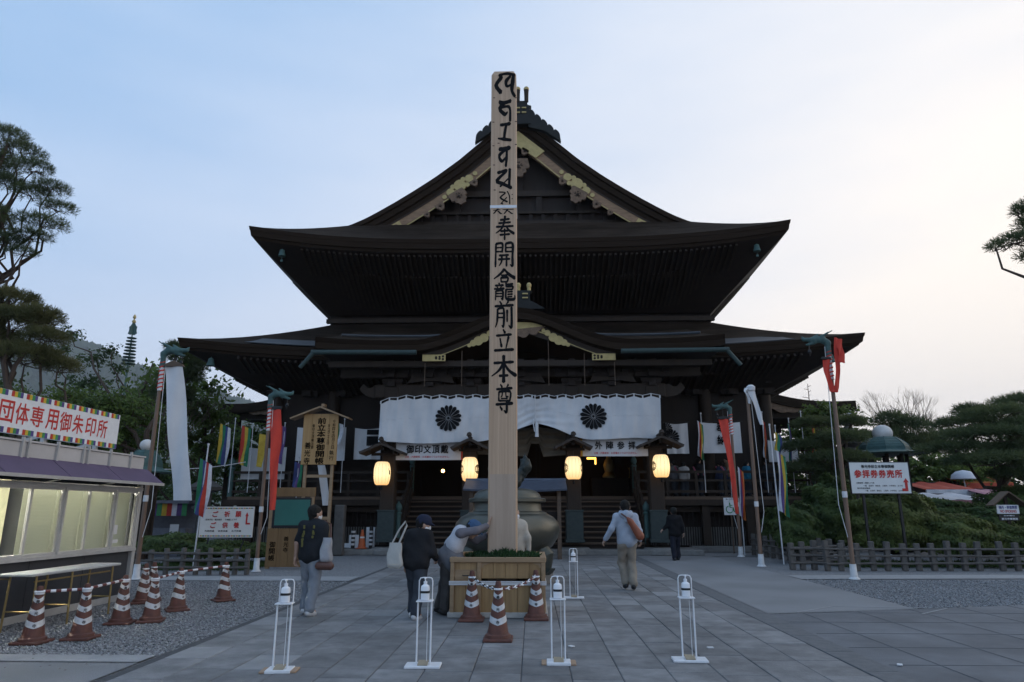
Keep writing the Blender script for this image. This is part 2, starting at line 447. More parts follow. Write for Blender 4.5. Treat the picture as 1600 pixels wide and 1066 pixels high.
# ------------------------------------------------------------------ ground
GRAVEL_M = mat('gravel', (.28, .285, .295), (.085, .087, .09), .9, 34, 3, bump=.9, bscale=40, contrast=1.1)
CONC = mat('concrete', (.245, .25, .257), (.185, .19, .197), .85, 1.6, 8, stain=.28, bump=.25, bscale=60)
CONC_L = mat('pale_concrete', (.31, .315, .32), (.23, .235, .24), .85, 2.2, 8, bump=.25, bscale=50)
ASPH = mat('dark_paving', (.165, .173, .185), (.118, .124, .134), .85, .9, 10, stain=.3, bump=.4, bscale=90)
SLAB = mat('paving_stone', (.235, .235, .236), (.152, .153, .156), .74, 3.5, 10, bump=.4, bscale=45, rnd=.16, contrast=1.5, stain=.34, spec=.35)
SLAB_D = mat('reddish_paving_stone', (.19, .187, .187), (.128, .127, .130), .8, 4, 10, bump=.3, bscale=45, rnd=.1)
SLAB_L = mat('pale_paving_stone', (.275, .278, .28), (.20, .203, .207), .8, 4, 10, bump=.25, bscale=45, rnd=.12)
JOINT = mat('joint_earth', (.08, .083, .088), (.05, .052, .055), .95, 20)
EARTH = mat('garden_soil', (.05, .055, .035), (.03, .035, .02), .95, 3, bump=.5)

def flat(name, poly, z, m, kind='structure'):
    g = MB(); g.add([(x, y, z) for x, y in poly], [tuple(range(len(poly)))])
    return tag(g.build(name, m), kind=kind)
g = MB(); g.grid(lambda u, v: (lerp(-2800, 2800, u), lerp(-60, 3900, v), -.04), 40, 40)
struct('ground', g, EARTH)
flat('gravel_yard', [(-60, -20), (60, -20), (60, 60), (-60, 60)], -.012, GRAVEL_M)
flat('walkway_bed', [(-3.98, -6), (3.27, -6), (3.27, 24.2), (-3.98, 24.2)], -.008, JOINT)
flat('concrete_apron', [(3.50, 10.95), (5.98, 11.55), (5.95, 24.0), (3.50, 24.0)], .0, CONC)
flat('dark_paved_yard', [(3.50, -8), (40, -8), (40, 20.15), (3.50, 10.93)], -.004, ASPH)
flat('concrete_strip', [(5.99, 16.25), (40, 17.9), (40, 19.0), (5.99, 17.15)], .004, CONC_L)
flat('concrete_strip', [(-40, 15.55), (-4.0, 15.55), (-4.0, 16.55), (-40, 16.55)], .004, CONC_L)
flat('concrete_strip', [(-30, 7.38), (-4.0, 7.38), (-4.0, 7.72), (-30, 7.72)], .006, CONC_L)
flat('concrete_yard', [(-30, -8), (-4.0, -8), (-4.0, 7.37), (-30, 7.37)], .0, CONC)
flat('temple_forecourt', [(-13, 24.0), (12, 24.0), (12, 26), (-13, 26)], .002, CONC)

# walkway: rows of stone slabs, each its own piece near the camera
slab_meshes = {}
def slab_mesh(wd, ln):
    k = (round(wd, 2), round(ln, 2), 'n' if (q_ := rr.random()) < .84 else ('p' if q_ < .93 else 'd'))
    if k not in slab_meshes:
        b = MB(); b.cbox((0, 0, -.03), (wd, ln, .06), .006); slab_meshes[k] = b.mesh('paving_slab', {'n': SLAB, 'p': SLAB_L, 'd': SLAB_D}[k[2]])
    return slab_meshes[k]
walk = tag(bpy.data.objects.new('walkway', None), kind='structure'); col.objects.link(walk)
SW = .468; NX = 15; x0w = -3.86
far = MB(); cnt = 0; pieces = []
rr = random.Random(11)
for c in range(NX):
    y = 3.4 + rr.uniform(0, .3) + (c % 2) * .3
    x = x0w + (c + .5) * SW
    while y < 24.1:
        ln = rr.choice([.56, .62, .62, .68, .9]); ln = min(ln, 24.15 - y) if y + ln > 24.1 else ln
        if ln > .1: pieces.append((y + ln / 2, x, SW, ln))
        y += ln
# pale border slabs along both edges
for sx, wd in ():
    y = 3.4
    while y < 24:
        pieces.append((y + .45, sx, wd, .9)); y += .9
pieces.sort()
for (y, x, wd, ln) in pieces:
    tz = rr.uniform(-.0025, .0025); j = .008
    if y > 6.0 and cnt < 299:
        inst('paving_slab', slab_mesh(wd - j, ln - j), walk, (x, y, tz), (rr.uniform(-.003, .003), rr.uniform(-.003, .003), rr.uniform(-.003, .003))); cnt += 1
    elif y > 2.5:
        far.box((x, y, -.03 + tz), (wd - j, ln - j, .06))
o = far.build('paving_slabs', SLAB, walk); o['kind'] = 'stuff'
# kerb stones and drain along the walkway's right-hand side
k = MB()
for i in range(22):
    k.cbox((3.33, 3.4 + i * .95 + .47, -.018), (.32, .944, .04), .006)
struct('drain_cover_row', k, mat('drain_stone', (.14, .145, .152), (.095, .10, .105), .85, 9, bump=.4))
# slab field of the dark yard: faint square joints
k = MB()
for i in range(14): k.box((3.6 + i * .9 + .45, 5, -.0005), (.012, 25, .003))
for i in range(12):
    yy = 3 + i * .9; xm = 3.55 if yy < 10.8 else 3.55 + (yy - 10.9) * 4
    k.box((xm + 10, yy, -.0012), (20, .012, .003))
# (joints only where the yard lies)
V = [p for p in k.v]; K2 = MB()
for f0 in range(0, len(k.v), 8):
    vs = k.v[f0:f0 + 8]
    K2.add([(p[0], min(p[1], 10.9 + (p[0] - 3.5) * .2525), p[2]) for p in vs], [tuple(i - f0 for i in f) for f in k.f[(f0 // 8) * 6:(f0 // 8) * 6 + 6]])
tag(K2.build('yard_joints', mat('worn_joint', (.115, .12, .128), (.14, .146, .155), .9, 3)), kind='structure')
q = MB()
for a, b in (((1245, 957), (1300, 948)), ((1300, 948), (1480, 951)), ((1480, 951), (1440, 960))):
    q.beam(G(*a) + Vector((0, 0, .003)), G(*b) + Vector((0, 0, .003)), .03, .004)
tag(q.build('painted_line', CONC_L), kind='structure')
for i, (px, py) in enumerate(((1110, 1013), (1406, 1040), (893, 1011), (66, 880))):
    if i == 3: continue
    p = G(px, py); b = MB(); b.cbox((0, 0, .006), (.07, .05, .012), .003)
    o = b.build('paper_scrap', WHITE, loc=(p.x, p.y, .002)); o.rotation_euler.z = i * 1.1
    tag(o, ['small white scrap lying on dark paving nearer the walkway', 'small white scrap lying furthest out on the dark paving', 'small white scrap lying on the slabs by the middle stand'][i], 'litter', 'white scraps on the paving')

# loose pebbles over the gravel near the camera
def pebbles(n, poly_fn, seed, s0=.010, s1=.026):
    r = np.random.default_rng(seed); P = poly_fn(r, n); n = len(P)
    base = np.array([(1, 0, 0), (0, 1, 0), (-1, 0, 0), (0, -1, 0), (0, 0, 1), (0, 0, -1)], float)
    tri = np.array([(0, 1, 4), (1, 2, 4), (2, 3, 4), (3, 0, 4), (1, 0, 5), (2, 1, 5), (3, 2, 5), (0, 3, 5)])
    s = r.uniform(s0, s1, (n, 1, 1)) * r.uniform(.6, 1.2, (n, 6, 3)); V = base[None] * s
    a = r.uniform(0, 6.28, n); ca, sa = np.cos(a), np.sin(a)
    X = V[..., 0] * ca[:, None] - V[..., 1] * sa[:, None]; Y = V[..., 0] * sa[:, None] + V[..., 1] * ca[:, None]
    V = np.stack([X + P[:, :1], Y + P[:, 1:2], V[..., 2] * .7 + P[:, 2:3]], -1).reshape(-1, 3)
    F = (tri[None] + (np.arange(n) * 6)[:, None, None]).reshape(-1, 3)
    return V, F
def left_field(r, n):
    y = 7.75 + (15.5 - 7.75) * r.random(n) ** 1.5; x = -4.0 - r.random(n) * 4.6
    return np.c_[x, y, np.full(n, -.006)]
def right_field(r, n):
    y = 11.3 + 4.9 * r.random(n) ** 1.3; x = 6.0 + r.random(n) * 6.5
    k = y > 10.95 + (x - 3.5) * .2525 + .02
    return np.c_[x, y, np.full(n, -.006)][k]
PEB = mat('pebbles', (.31, .315, .325), (.10, .103, .107), .85, 23, 0, rnd=0)
for fn, n, sd_ in ((left_field, 26000, 3), (right_field, 15000, 4)):
    V, F = pebbles(n, fn, sd_)
    o = bpy.data.objects.new('gravel', raw_mesh('gravel', V, F, PEB)); col.objects.link(o)
    tag(o, 'loose grey gravel left of the slab walkway' if fn is left_field else 'loose grey gravel right of the concrete apron', 'gravel', kind='stuff')
# ------------------------------------------------------------------ the great hall
XC = -.58
DKCOPPER = mat('dark_copper', (.017, .018, .017), (.011, .012, .012), .8, 5, bump=.2)
hall = thing('temple_hall', 'huge dark wooden temple hall with two bark roofs and gilded gable', 'temple', (XC, 24, 0))
def part(mb, name, m, smooth=False, parent=None, stuff=False):
    o = mb.build(name, m, parent or hall, smooth, world=True)
    if stuff: o['kind'] = 'stuff'
    return o
def hip(cx, hx, y0, y1, ze, lift, ix, iy0, iy1, zi, thick, wx, wy0, wy1, zw, pw=3.4, curve=1.35, flare=.25):
    """skirt roof round a rectangle: top, edge band and soffit as three meshes"""
    def eave(side, u, inset=0, dz=0):
        a = abs(u) ** pw
        if side == 0: x, y = cx + u * (hx + flare * a), y0 - flare * a
        elif side == 1: x, y = cx + hx + flare * a, lerp(y0, y1, (u + 1) / 2) + flare * a * u
        elif side == 2: x, y = cx - u * (hx + flare * a), y1 + flare * a
        else: x, y = cx - hx - flare * a, lerp(y1, y0, (u + 1) / 2) - flare * a * u
        z = ze + lift * a
        if inset:
            x += (cx - x) * inset / hx; ym = (y0 + y1) / 2; y += (ym - y) * inset / (abs(y1 - y0) / 2)
        return Vector((x, y, z + dz))
    def inner(side, u, X, Y0, Y1, Z):
        if side == 0: return Vector((cx + u * X, Y0, Z))
        if side == 1: return Vector((cx + X, lerp(Y0, Y1, (u + 1) / 2), Z))
        if side == 2: return Vector((cx - u * X, Y1, Z))
        return Vector((cx - X, lerp(Y1, Y0, (u + 1) / 2), Z))
    T, E, S = MB(), MB(), MB()
    NU = 40
    for s in range(4):
        def ft(uu, vv, s=s):
            u = uu * 2 - 1; a = eave(s, u); b = inner(s, u, ix, iy0, iy1, zi)
            p = a.lerp(b, vv); p.z = lerp(a.z, b.z, vv ** curve); return p
        T.grid(ft, NU, 8)
        lay = [(0, 0), (.03, -thick * .3), (.05, -thick * .32), (.09, -thick * .75), (.16, -thick * .78), (.2, -thick)]
        for i in range(len(lay) - 1):
            def fe(uu, vv, s=s, i=i):
                u = uu * 2 - 1; return eave(s, u, *lay[i]).lerp(eave(s, u, *lay[i + 1]), vv)
            E.grid(fe, NU, 1)
        def fs(uu, vv, s=s):
            u = uu * 2 - 1; a = eave(s, u, .2, -thick); b = inner(s, u, wx, wy0, wy1, zw); return a.lerp(b, vv)
        S.grid(fs, NU, 6)
    return T, E, S, eave
# --- upper roof skirt
T, E, S, up_eave = hip(XC, 11.25, 27.15, 60, 12.72, .62, 8.05, 30.15, 57, 14.72, .55, 9.1, 31.25, 56, 10.55)
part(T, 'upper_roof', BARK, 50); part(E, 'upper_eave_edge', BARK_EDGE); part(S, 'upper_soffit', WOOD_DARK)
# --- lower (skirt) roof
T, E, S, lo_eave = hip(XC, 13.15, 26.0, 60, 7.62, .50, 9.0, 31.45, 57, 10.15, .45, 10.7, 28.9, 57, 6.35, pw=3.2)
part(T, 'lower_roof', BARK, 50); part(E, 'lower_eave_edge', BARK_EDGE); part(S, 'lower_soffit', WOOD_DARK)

# --- rafters under both eaves (front and the two side runs that show)
def rafters(eave, n, inset, th, length, name, drop, sf, ss):
    r = MB()
    for s in (0, 1, 3):
        nn = n if s == 0 else int(n * .9)
        for i in range(nn):
            u = -0.985 + 1.97 * i / (nn - 1)
            p = eave(s, u, inset, -th)
            if (s == 0 and abs(u) > .86) or (s and p.y < eave(0, 0).y + 4.2): continue
            d = {0: Vector((0, 1, 0)), 1: Vector((-1, 0, 0)), 3: Vector((1, 0, 0))}[s]
            if s in (1, 3) and p.y > 50: continue
            q = p + d * length * (1 if s == 0 else .75) + Vector((0, 0, -length * sf if s == 0 else -length * .75 * ss))
            r.beam(p + Vector((0, 0, drop)), q + Vector((0, 0, drop)), .09, .12)
    return part(r, name, WOOD_MID, stuff=True)
rafters(up_eave, 96, .32, .55, 1.5, 'flying_rafters', -.10, .415, .83); rafters(up_eave, 96, 1.5, 1.06, 2.2, 'base_rafters', -.14, .415, .83)
rafters(lo_eave, 104, .3, .45, 1.2, 'flying_rafters', -.09, .30, .36); rafters(lo_eave, 104, 1.3, .76, 1.6, 'base_rafters', -.12, .30, .36)

# --- walls
b = MB(); b.box((XC, 43.75, 11.3), (18.2, 24.5, 3.6)); part(b, 'upper_wall', WOOD_DARK)
b = MB(); b.box((XC, 31.44, 10.9), (18.4, .16, .34)); b.box((XC, 31.44, 12.4), (18.4, .16, .28)); b.box((XC, 31.40, 10.3), (18.5, .2, .2)); part(b, 'wall_beam', WOOD_MID)
b = MB()
for sx in (-1, 1): b.box((XC + sx * 7.9, 29.1, 4.3), (5.2, .2, 6.8)); b.box((XC + sx * 10.5, 43, 4.3), (.2, 28, 6.8))
b.box((XC, 29.1, 6.6), (10.6, .2, 2.2)); b.box((XC, 37, 4.2), (11.5, .2, 5.6)); b.box((XC, 33, 6.6), (10.6, 8, .1))
for sx in (-1, 1): b.box((XC + sx * 5.4, 33, 4.2), (.15, 8, 5.6))
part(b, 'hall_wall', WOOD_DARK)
col_m = MB(); col_m.lathe([(.24, 0), (.25, 2.5), (.24, 5.4)], 14); colme = col_m.mesh('hall_column', WOOD_MID, True)
for x in (-10.4, -7.9, -5.4, 5.4, 7.9, 10.4): inst('column', colme, hall, (x, 4.86, 2.0))
# bracket clusters
bk = MB()
for k_, (wd, o_) in enumerate(((.7, 0), (1.2, .25), (1.7, .55))):
    z = k_ * .42
    bk.box((0, -o_ * .5, z), (.26, .9 + o_, .2)); bk.box((0, -o_ - .1, z + .02), (wd, .16, .2))
    for dx in (-wd / 2 + .1, 0, wd / 2 - .1): bk.box((dx, -o_ - .1, z + .22), (.24, .24, .18))
bkme = bk.mesh('bracket', WOOD_DARK)
for i in range(13): inst('bracket', bkme, hall, (-8.9 + i * 17.8 / 12, 7.35, 11.5))
for i in range(15): inst('bracket', bkme, hall, (-10.4 + i * 20.8 / 14, 4.8, 6.3))
for i in range(7): inst('bracket', bkme, hall, (9.1, 9 + i * 3, 11.5), (0, 0, R(90))); inst('bracket', bkme, hall, (-9.1, 9 + i * 3, 11.5), (0, 0, R(-90)))

# --- gable roof on top: profile from the middle outwards
PX = [0, .7, 1.79, 2.9, 4.05, 5.0, 5.88, 6.6, 7.25, 7.9, 8.5]
PZ = [20.15, 19.95, 19.0, 17.98, 17.08, 16.42, 15.84, 15.4, 15.02, 14.72, 14.5]
def gprof(d): return float(np.interp(abs(d), PX, PZ))
YG = 30.0
g = MB()
g.grid(lambda u, v: Vector((XC + lerp(-8.5, 8.5, u), lerp(YG, 57, v), gprof(lerp(-8.5, 8.5, u)))), 60, 2)
part(g, 'gable_roof', BARK, 60)
# the thick verge: steps back in under itself
g = MB()
def offc(d, o):      # profile point pushed o along the inward normal
    e = .05; tz = (gprof(d + e) - gprof(d - e)) / (2 * e); n = Vector((tz, 0, -1)).normalized()
    if abs(d) < .3: n = Vector((0, 0, -1))
    return Vector((d + n.x * o, 0, gprof(d) + n.z * o))
steps = [(0, 0), (.22, -.02), (.25, .08), (.50, .08), (.54, .2), (.74, .22)]
for i in range(len(steps) - 1):
    def fv(u, v, i=i):
        d = lerp(-8.5, 8.5, u); a = offc(d, steps[i][0]); b_ = offc(d, steps[i + 1][0]); p = a.lerp(b_, v)
        return Vector((XC + p.x, YG + lerp(steps[i][1], steps[i + 1][1], v), p.z))
    g.grid(fv, 60, 1)
part(g, 'verge_edge', BARK_EDGE, 50)
# bargeboards
def band(d0, d1, o0, o1, y, th, n=20, w0=None):
    m = MB()
    A = [offc(lerp(d0, d1, i / n), o0 if w0 is None else o0) for i in range(n + 1)]
    B = [offc(lerp(d0, d1, i / n), o1 if w0 is None else lerp(o1, w0, i / n)) for i in range(n + 1)]
    for i in range(n):
        q = [A[i], A[i + 1], B[i + 1], B[i]]
        m.prism([(p.x + XC, p.z) for p in q], y, y + th)
    return m
for sx in (-1, 1):
    part(band(sx * .02, sx * 7.75, .76, 1.32, 30.24, .16, 24, 1.12), 'bargeboard', BARGE)
    part(band(sx * .02, sx * 7.7, .735, .80, 30.2, .2, 24), 'verge_moulding', WOOD_MID)
    part(band(sx * .02, sx * 7.72, 1.20, 1.25, 30.215, .03, 24), 'gilt_edge_strip', GOLD)
    # gilded fittings: apex, cloud shaped middle, end
    q_ = []
    for o_ in (.70, 1.34):
        p1, p2 = offc(.95, o_), offc(1.75, o_); z_ = p1.z + (p1.z - p2.z) / (p2.x - p1.x) * p1.x; q_.append([(0, z_), (p1.x, p1.z), (p2.x, p2.z)])
    m = MB()
    for k in range(2): m.prism([(XC + sx * q_[0][k][0], q_[0][k][1]), (XC + sx * q_[0][k + 1][0], q_[0][k + 1][1]), (XC + sx * q_[1][k + 1][0], q_[1][k + 1][1] + .12 * k), (XC + sx * q_[1][k][0], q_[1][k][1])], 30.16, 30.2)
    part(m, 'gilt_apex_plate', GOLD)
    part(band(sx * 6.15, sx * 7.75, .84, 1.12, 30.21, .03, 6), 'gilt_end_plate', GOLD)
    m = MB()
    for (d, o, r_) in ((3.0, 1.0, .20), (3.45, 1.02, .30), (3.9, 1.02, .20), (4.15, 1.04, .11), (2.76, .98, .11), (3.2, .85, .12), (3.7, .86, .12), (3.2, 1.2, .12), (3.7, 1.2, .12)):
        p = offc(sx * d, o); m.prism([(XC + p.x + r_ * math.cos(t), p.z + r_ * math.sin(t)) for t in np.linspace(0, 2 * math.pi, 15)[:-1]], 30.19 - r_ * .12 + d * .001, 30.24)
    part(m, 'gilt_crest_plate', GOLD)
    # notched dark inlay of the end plate
    for d in (6.35, 6.55, 6.8):
        m = MB()
        p = offc(sx * d, .96); m.prism([(XC + p.x + .09 * math.cos(t), p.z + .05 * math.sin(t)) for t in np.linspace(0, 6.28, 9)[:-1]], 30.202, 30.21)
        part(m, 'gilt_inlay', BARGE)
# carved pendants: scalloped silhouettes with scroll grooves
def scroll_poly(pts, n=4):
    """closed outline with a bulge per segment"""
    r = []; N_ = len(pts)
    for i in range(N_):
        a, b_ = Vector((pts[i][0], pts[i][1])), Vector((pts[(i + 1) % N_][0], pts[(i + 1) % N_][1])); bul = pts[i][2] if len(pts[i]) > 2 else 0
        d = b_ - a; nn = Vector((d.y, -d.x))
        for k in range(n):
            t = k / n; q = a + d * t + nn * (bul * 4 * t * (1 - t)); r.append((q.x, q.y))
    return r
def pendant(cx, cz, s, sx=1, y=30.1, rot=0.):
    out = scroll_poly([(-.55, .5), (-.62, .15, -.35), (-.42, -.15, -.4), (-.3, -.42, -.35), (0, -.62, -.35), (.3, -.42, -.35), (.42, -.15, -.4), (.62, .15, -.35), (.55, .5)][::-1])
    ca, sa = math.cos(rot), math.sin(rot)
    m = MB(); m.prism([(cx + s * (x * ca - z * sa), cz + s * (x * sa + z * ca)) for x, z in out], y, y + .14)
    o = part(m, 'carved_pendant', CARVE)
    c = MB()
    for k in range(5):
        a = k * 2 * math.pi / 5 + .3; px_, pz_ = .22 * math.cos(a), .22 * math.sin(a) + .05
        c.tube([(cx + s * (px_ + .1 * t * math.cos(a + t * 5)), y - .01, cz + s * (pz_ + .1 * t * math.sin(a + t * 5))) for t in np.linspace(0, 1, 9)], .022 * s, 5)
    c.lathe([(.12 * s, -.02), (.1 * s, .03), (.02, .05)], 10)
    vs = c.v[-30:]; c.v[-30:] = [(cx + p[0], y - .015 - p[2], cz + p[1]) for p in vs]
    o2 = c.build('scroll_relief', WOOD_MID, o); o2.location = -root_loc(o)
    return o
pendant(XC, 17.68, .85)
for sx in (-1, 1):
    p = offc(sx * 3.75, 1.46); pendant(XC + p.x, p.z - .02, .66, sx, rot=-sx * R(32))
    for d, s_ in ((4.5, .34), (5.1, .22), (2.95, .30), (1.2, .30)):
        p = offc(sx * d, 1.33); pendant(XC + p.x, p.z, s_, sx, y=30.16, rot=-sx * R(33))
# gable wall with beams
poly = [(XC + d, gprof(d) - .8) for d in np.linspace(-7.6, 7.6, 25)] + [(XC + 7.6, 14.2), (XC - 7.6, 14.2)]
m = MB(); m.prism(poly, 30.95, 31.1); part(m, 'gable_wall', WOOD_DARK)
m = MB(); m.box((XC, 30.85, 14.95), (13.4, .25, .32)); m.box((XC, 30.83, 15.55), (10.4, .22, .12)); part(m, 'gable_beam', WOOD_MID)
m = MB(); m.box((XC, 30.83, 16.55), (7.2, .25, .3)); part(m, 'gable_beam', WOOD_MID)
m = MB()
for i in range(19): m.box((XC - 5.4 + i * .6, 30.9, 15.2), (.16, .16, .9))
for x in (-3, -1, 1, 3): m.box((XC + x, 30.88, 16.0), (.3, .2, 1.0))
m.box((XC, 30.88, 17.3), (.4, .2, 1.4)); part(m, 'gable_strut', WOOD_DARK)
# ridge with demon-board end and its side fins
m = MB(); m.box((XC, 43.6, 20.35), (1.0, 27, .9)); m.box((XC, 43.6, 20.85), (1.3, 27, .14)); part(m, 'ridge', BARK_EDGE)
m = MB()
m.prism([(XC - .62, 19.75), (XC + .62, 19.75), (XC + .56, 20.6), (XC + .66, 20.72), (XC + .48, 20.78), (XC + .44, 21.0), (XC - .44, 21.0), (XC - .48, 20.78), (XC - .66, 20.72), (XC - .56, 20.6)], 29.7, 30.05)
rg = part(m, 'ridge_end_board', DKCOPPER)
for x in (-.42, 0, .42):
    m = MB(); m.tube([(XC + x, 29.75, 20.95), (XC + x, 29.68, 21.35), (XC + x, 29.66, 21.55)], [.1, .11, .12], 10); q = m.build('horn', WOOD_MID, rg); q.location = -root_loc(rg)
    m = MB(); m.lathe([(.13, 0), (.135, .1), (.08, .17)], 10, (XC + x, 29.66, 21.55)); q = m.build('gilt_cap', GOLD, rg); q.location = -root_loc(rg)
for x in (-.3, 0, .3):
    for z in (20.35, 20.6):
        m = MB(); m.cbox((XC + x, 29.68, z), (.22, .06, .07), .01); q = m.build('gilt_band', GOLD, rg); q.location = -root_loc(rg)
for sx in (-1, 1):
    pl = [(XC + sx * .5, 20.15)]
    for k in range(5):
        c0, c1 = .55 + k * .3, .55 + (k + 1) * .3
        for t in np.linspace(0, math.pi, 7)[:-1]:
            d = lerp(c0, c1, (1 - math.cos(t)) / 2); pl.append((XC + sx * d, gprof(d) + .42 - .02 * k + .16 * math.sin(t)))
    pl += [(XC + sx * 2.08, gprof(2.08) + .05), (XC + sx * 1.3, gprof(1.3) - .05), (XC + sx * .5, 19.6)]
    m = MB(); m.prism(pl, 29.75, 30.0); part(m, 'ridge_end_fin', DKCOPPER)
# ------------------------------------------------------------------ porch with its cusped front gable
PXC = -.45; YK = 23.1
def hump(d):
    a = abs(d) / 3.9
    return 0.0 if a >= 1 else (1.16 * (0.5 + 0.5 * math.cos(math.pi * min(1, a ** .88))))
def kz(d, base):       # height of the roof's front rim at offset d from the porch axis
    e = max(0, abs(d) - 4.2) / 3.2
    return base + hump(d) + .18 * e ** 2.2
KB = 7.28
def ktop(u, v):
    d = lerp(-7.15, 7.15, u); y = lerp(YK, 28.6, v)
    h = kz(d, KB) if v < .001 else KB + (kz(d, KB) - KB) * (1 - .35 * v)
    return Vector((PXC + d, y, h + (8.95 - KB) * v ** 1.15 * (1 - .55 * hump(d) / 1.16)))
g = MB(); g.grid(ktop, 72, 10); part(g, 'porch_roof', BARK, 60)
lay = [(0, 0), (.10, -.16), (.10, -.18), (.02, -.20), (.04, -.40), (.30, -.42), (.34, -.47)]
g = MB()
for i in range(len(lay) - 1):
    g.grid(lambda u, v, i=i: Vector((PXC + lerp(-7.15, 7.15, u), YK + lerp(lay[i][0], lay[i + 1][0], v), kz(lerp(-7.15, 7.15, u), KB) + lerp(lay[i][1], lay[i + 1][1], v))), 72, 1)
for sx in (-1, 1):     # the two side rims
    g.grid(lambda u, v, sx=sx: ktop((sx + 1) / 2, u) + Vector((0, 0, -.45 * v)), 8, 1)
part(g, 'porch_eave_edge', BARK_EDGE, 50)
g = MB(); g.grid(lambda u, v: Vector((PXC + lerp(-7.1, 7.1, u), lerp(YK + .34, 28.9, v), kz(lerp(-7.1, 7.1, u), KB) * (1 - v) + 7.5 * v - .47)), 72, 4); part(g, 'porch_soffit', WOOD_DARK)
# front board following the hump, with gilt ends and fittings
def kband(d0, d1, t0, t1, y, th, n=30):
    m = MB()
    for i in range(n):
        a, b_ = lerp(d0, d1, i / n), lerp(d0, d1, (i + 1) / n)
        f = lambda d: t1 * (1.0 - .45 * min(1, max(0, (abs(d) - .9) / 1.2)))
        m.prism([(PXC + a, kz(a, KB) - t0), (PXC + b_, kz(b_, KB) - t0), (PXC + b_, kz(b_, KB) - t0 - f(b_)), (PXC + a, kz(a, KB) - t0 - f(a))], y, y + th)
    return m
part(kband(-3.4, 3.4, .46, .42, YK + .30, .12, 40), 'porch_bargeboard', WOOD_MID)
part(kband(-3.38, 3.38, .66, .04, YK + .27, .03, 40), 'gilt_edge_strip', GOLD)
for sx in (-1, 1):
    m = MB(); m.cbox((PXC + sx * 2.98, YK + .28, KB - .585), (.82, .03, .24), .008)
    o = part(m, 'gilt_corner_plate', GOLD)
    c = MB()
    for k in range(3):
        for zz in (-.05, .05): c.lathe([(.045, 0), (.03, .012)], 7, (0, 0, 0)); n_ = 14; vs = c.v[-n_:]; c.v[-n_:] = [(p[0] + PXC + sx * (2.66 + k * .12), YK + .262 - p[2], p[1] + KB - .585 + zz * (1 - k * .3)) for p in vs]
    q = c.build('plate_cutout', WOOD_DARK, o); q.location = -root_loc(o)
    m = MB()
    for (d, dz, r_) in ((1.02, -.62, .11), (1.22, -.70, .16), (1.42, -.72, .17), (1.6, -.72, .12), (1.74, -.74, .07), (.88, -.58, .07)):
        zc = kz(d, KB) + dz; m.prism([(PXC + sx * d + r_ * math.cos(t), zc + r_ * math.sin(t)) for t in np.linspace(0, 6.283, 13)[:-1]], YK + .255 - d * .001, YK + .3)
    part(m, 'gilt_cloud_plate', GOLD)
m = MB(); m.prism([(PXC + x, KB + 1.16 + z) for x, z in ((-.75, -.5), (-.2, -.47), (.2, -.47), (.75, -.5), (.85, -.62), (.45, -.7), (0, -.74), (-.45, -.7), (-.85, -.62))], YK + .26, YK + .3); part(m, 'gilt_centre_plate', GOLD)
m = MB(); m.prism([(PXC + x, KB + 1.16 + z) for x, z in scroll_poly([(-.95, -.64), (-.72, -.8, -.3), (-.38, -.9, -.3), (0, -.98, -.3), (.38, -.9, -.3), (.72, -.8, -.3), (.95, -.64), (.4, -.69), (0, -.73), (-.4, -.69)][::-1], 3)], YK + .2, YK + .27); part(m, 'carved_pendant', CARVE)
# ridge end on the porch
m = MB(); m.prism([(PXC - .95, 8.42), (PXC + .95, 8.42), (PXC + .62, 8.62), (PXC + .42, 8.72), (PXC + .4, 9.02), (PXC + .5, 9.1), (PXC - .5, 9.1), (PXC - .4, 9.02), (PXC - .42, 8.72), (PXC - .62, 8.62)], YK + .1, YK + .4)
rg = part(m, 'porch_ridge_end', DKCOPPER)
m = MB(); m.prism([(PXC - .3, 8.35), (PXC + .3, 8.35), (PXC + .3, 8.9), (PXC - .3, 8.9)], YK + .4, 30.2); part(m, 'porch_ridge', BARK_EDGE)
for x in (-.38, 0, .38):
    m = MB(); m.lathe([(.07, 0), (.07, .16), (.085, .17), (.09, .27), (.05, .33)], 10, (PXC + x, YK + .2, 9.08)); q = m.build('gilt_horn', GOLD, rg); q.location = -root_loc(rg)
for x in (-.24, .24):
    for z in (8.82, 8.97):
        m = MB(); m.cbox((PXC + x, YK + .08, z), (.2, .05, .05), .008); q = m.build('gilt_band', GOLD, rg); q.location = -root_loc(rg)
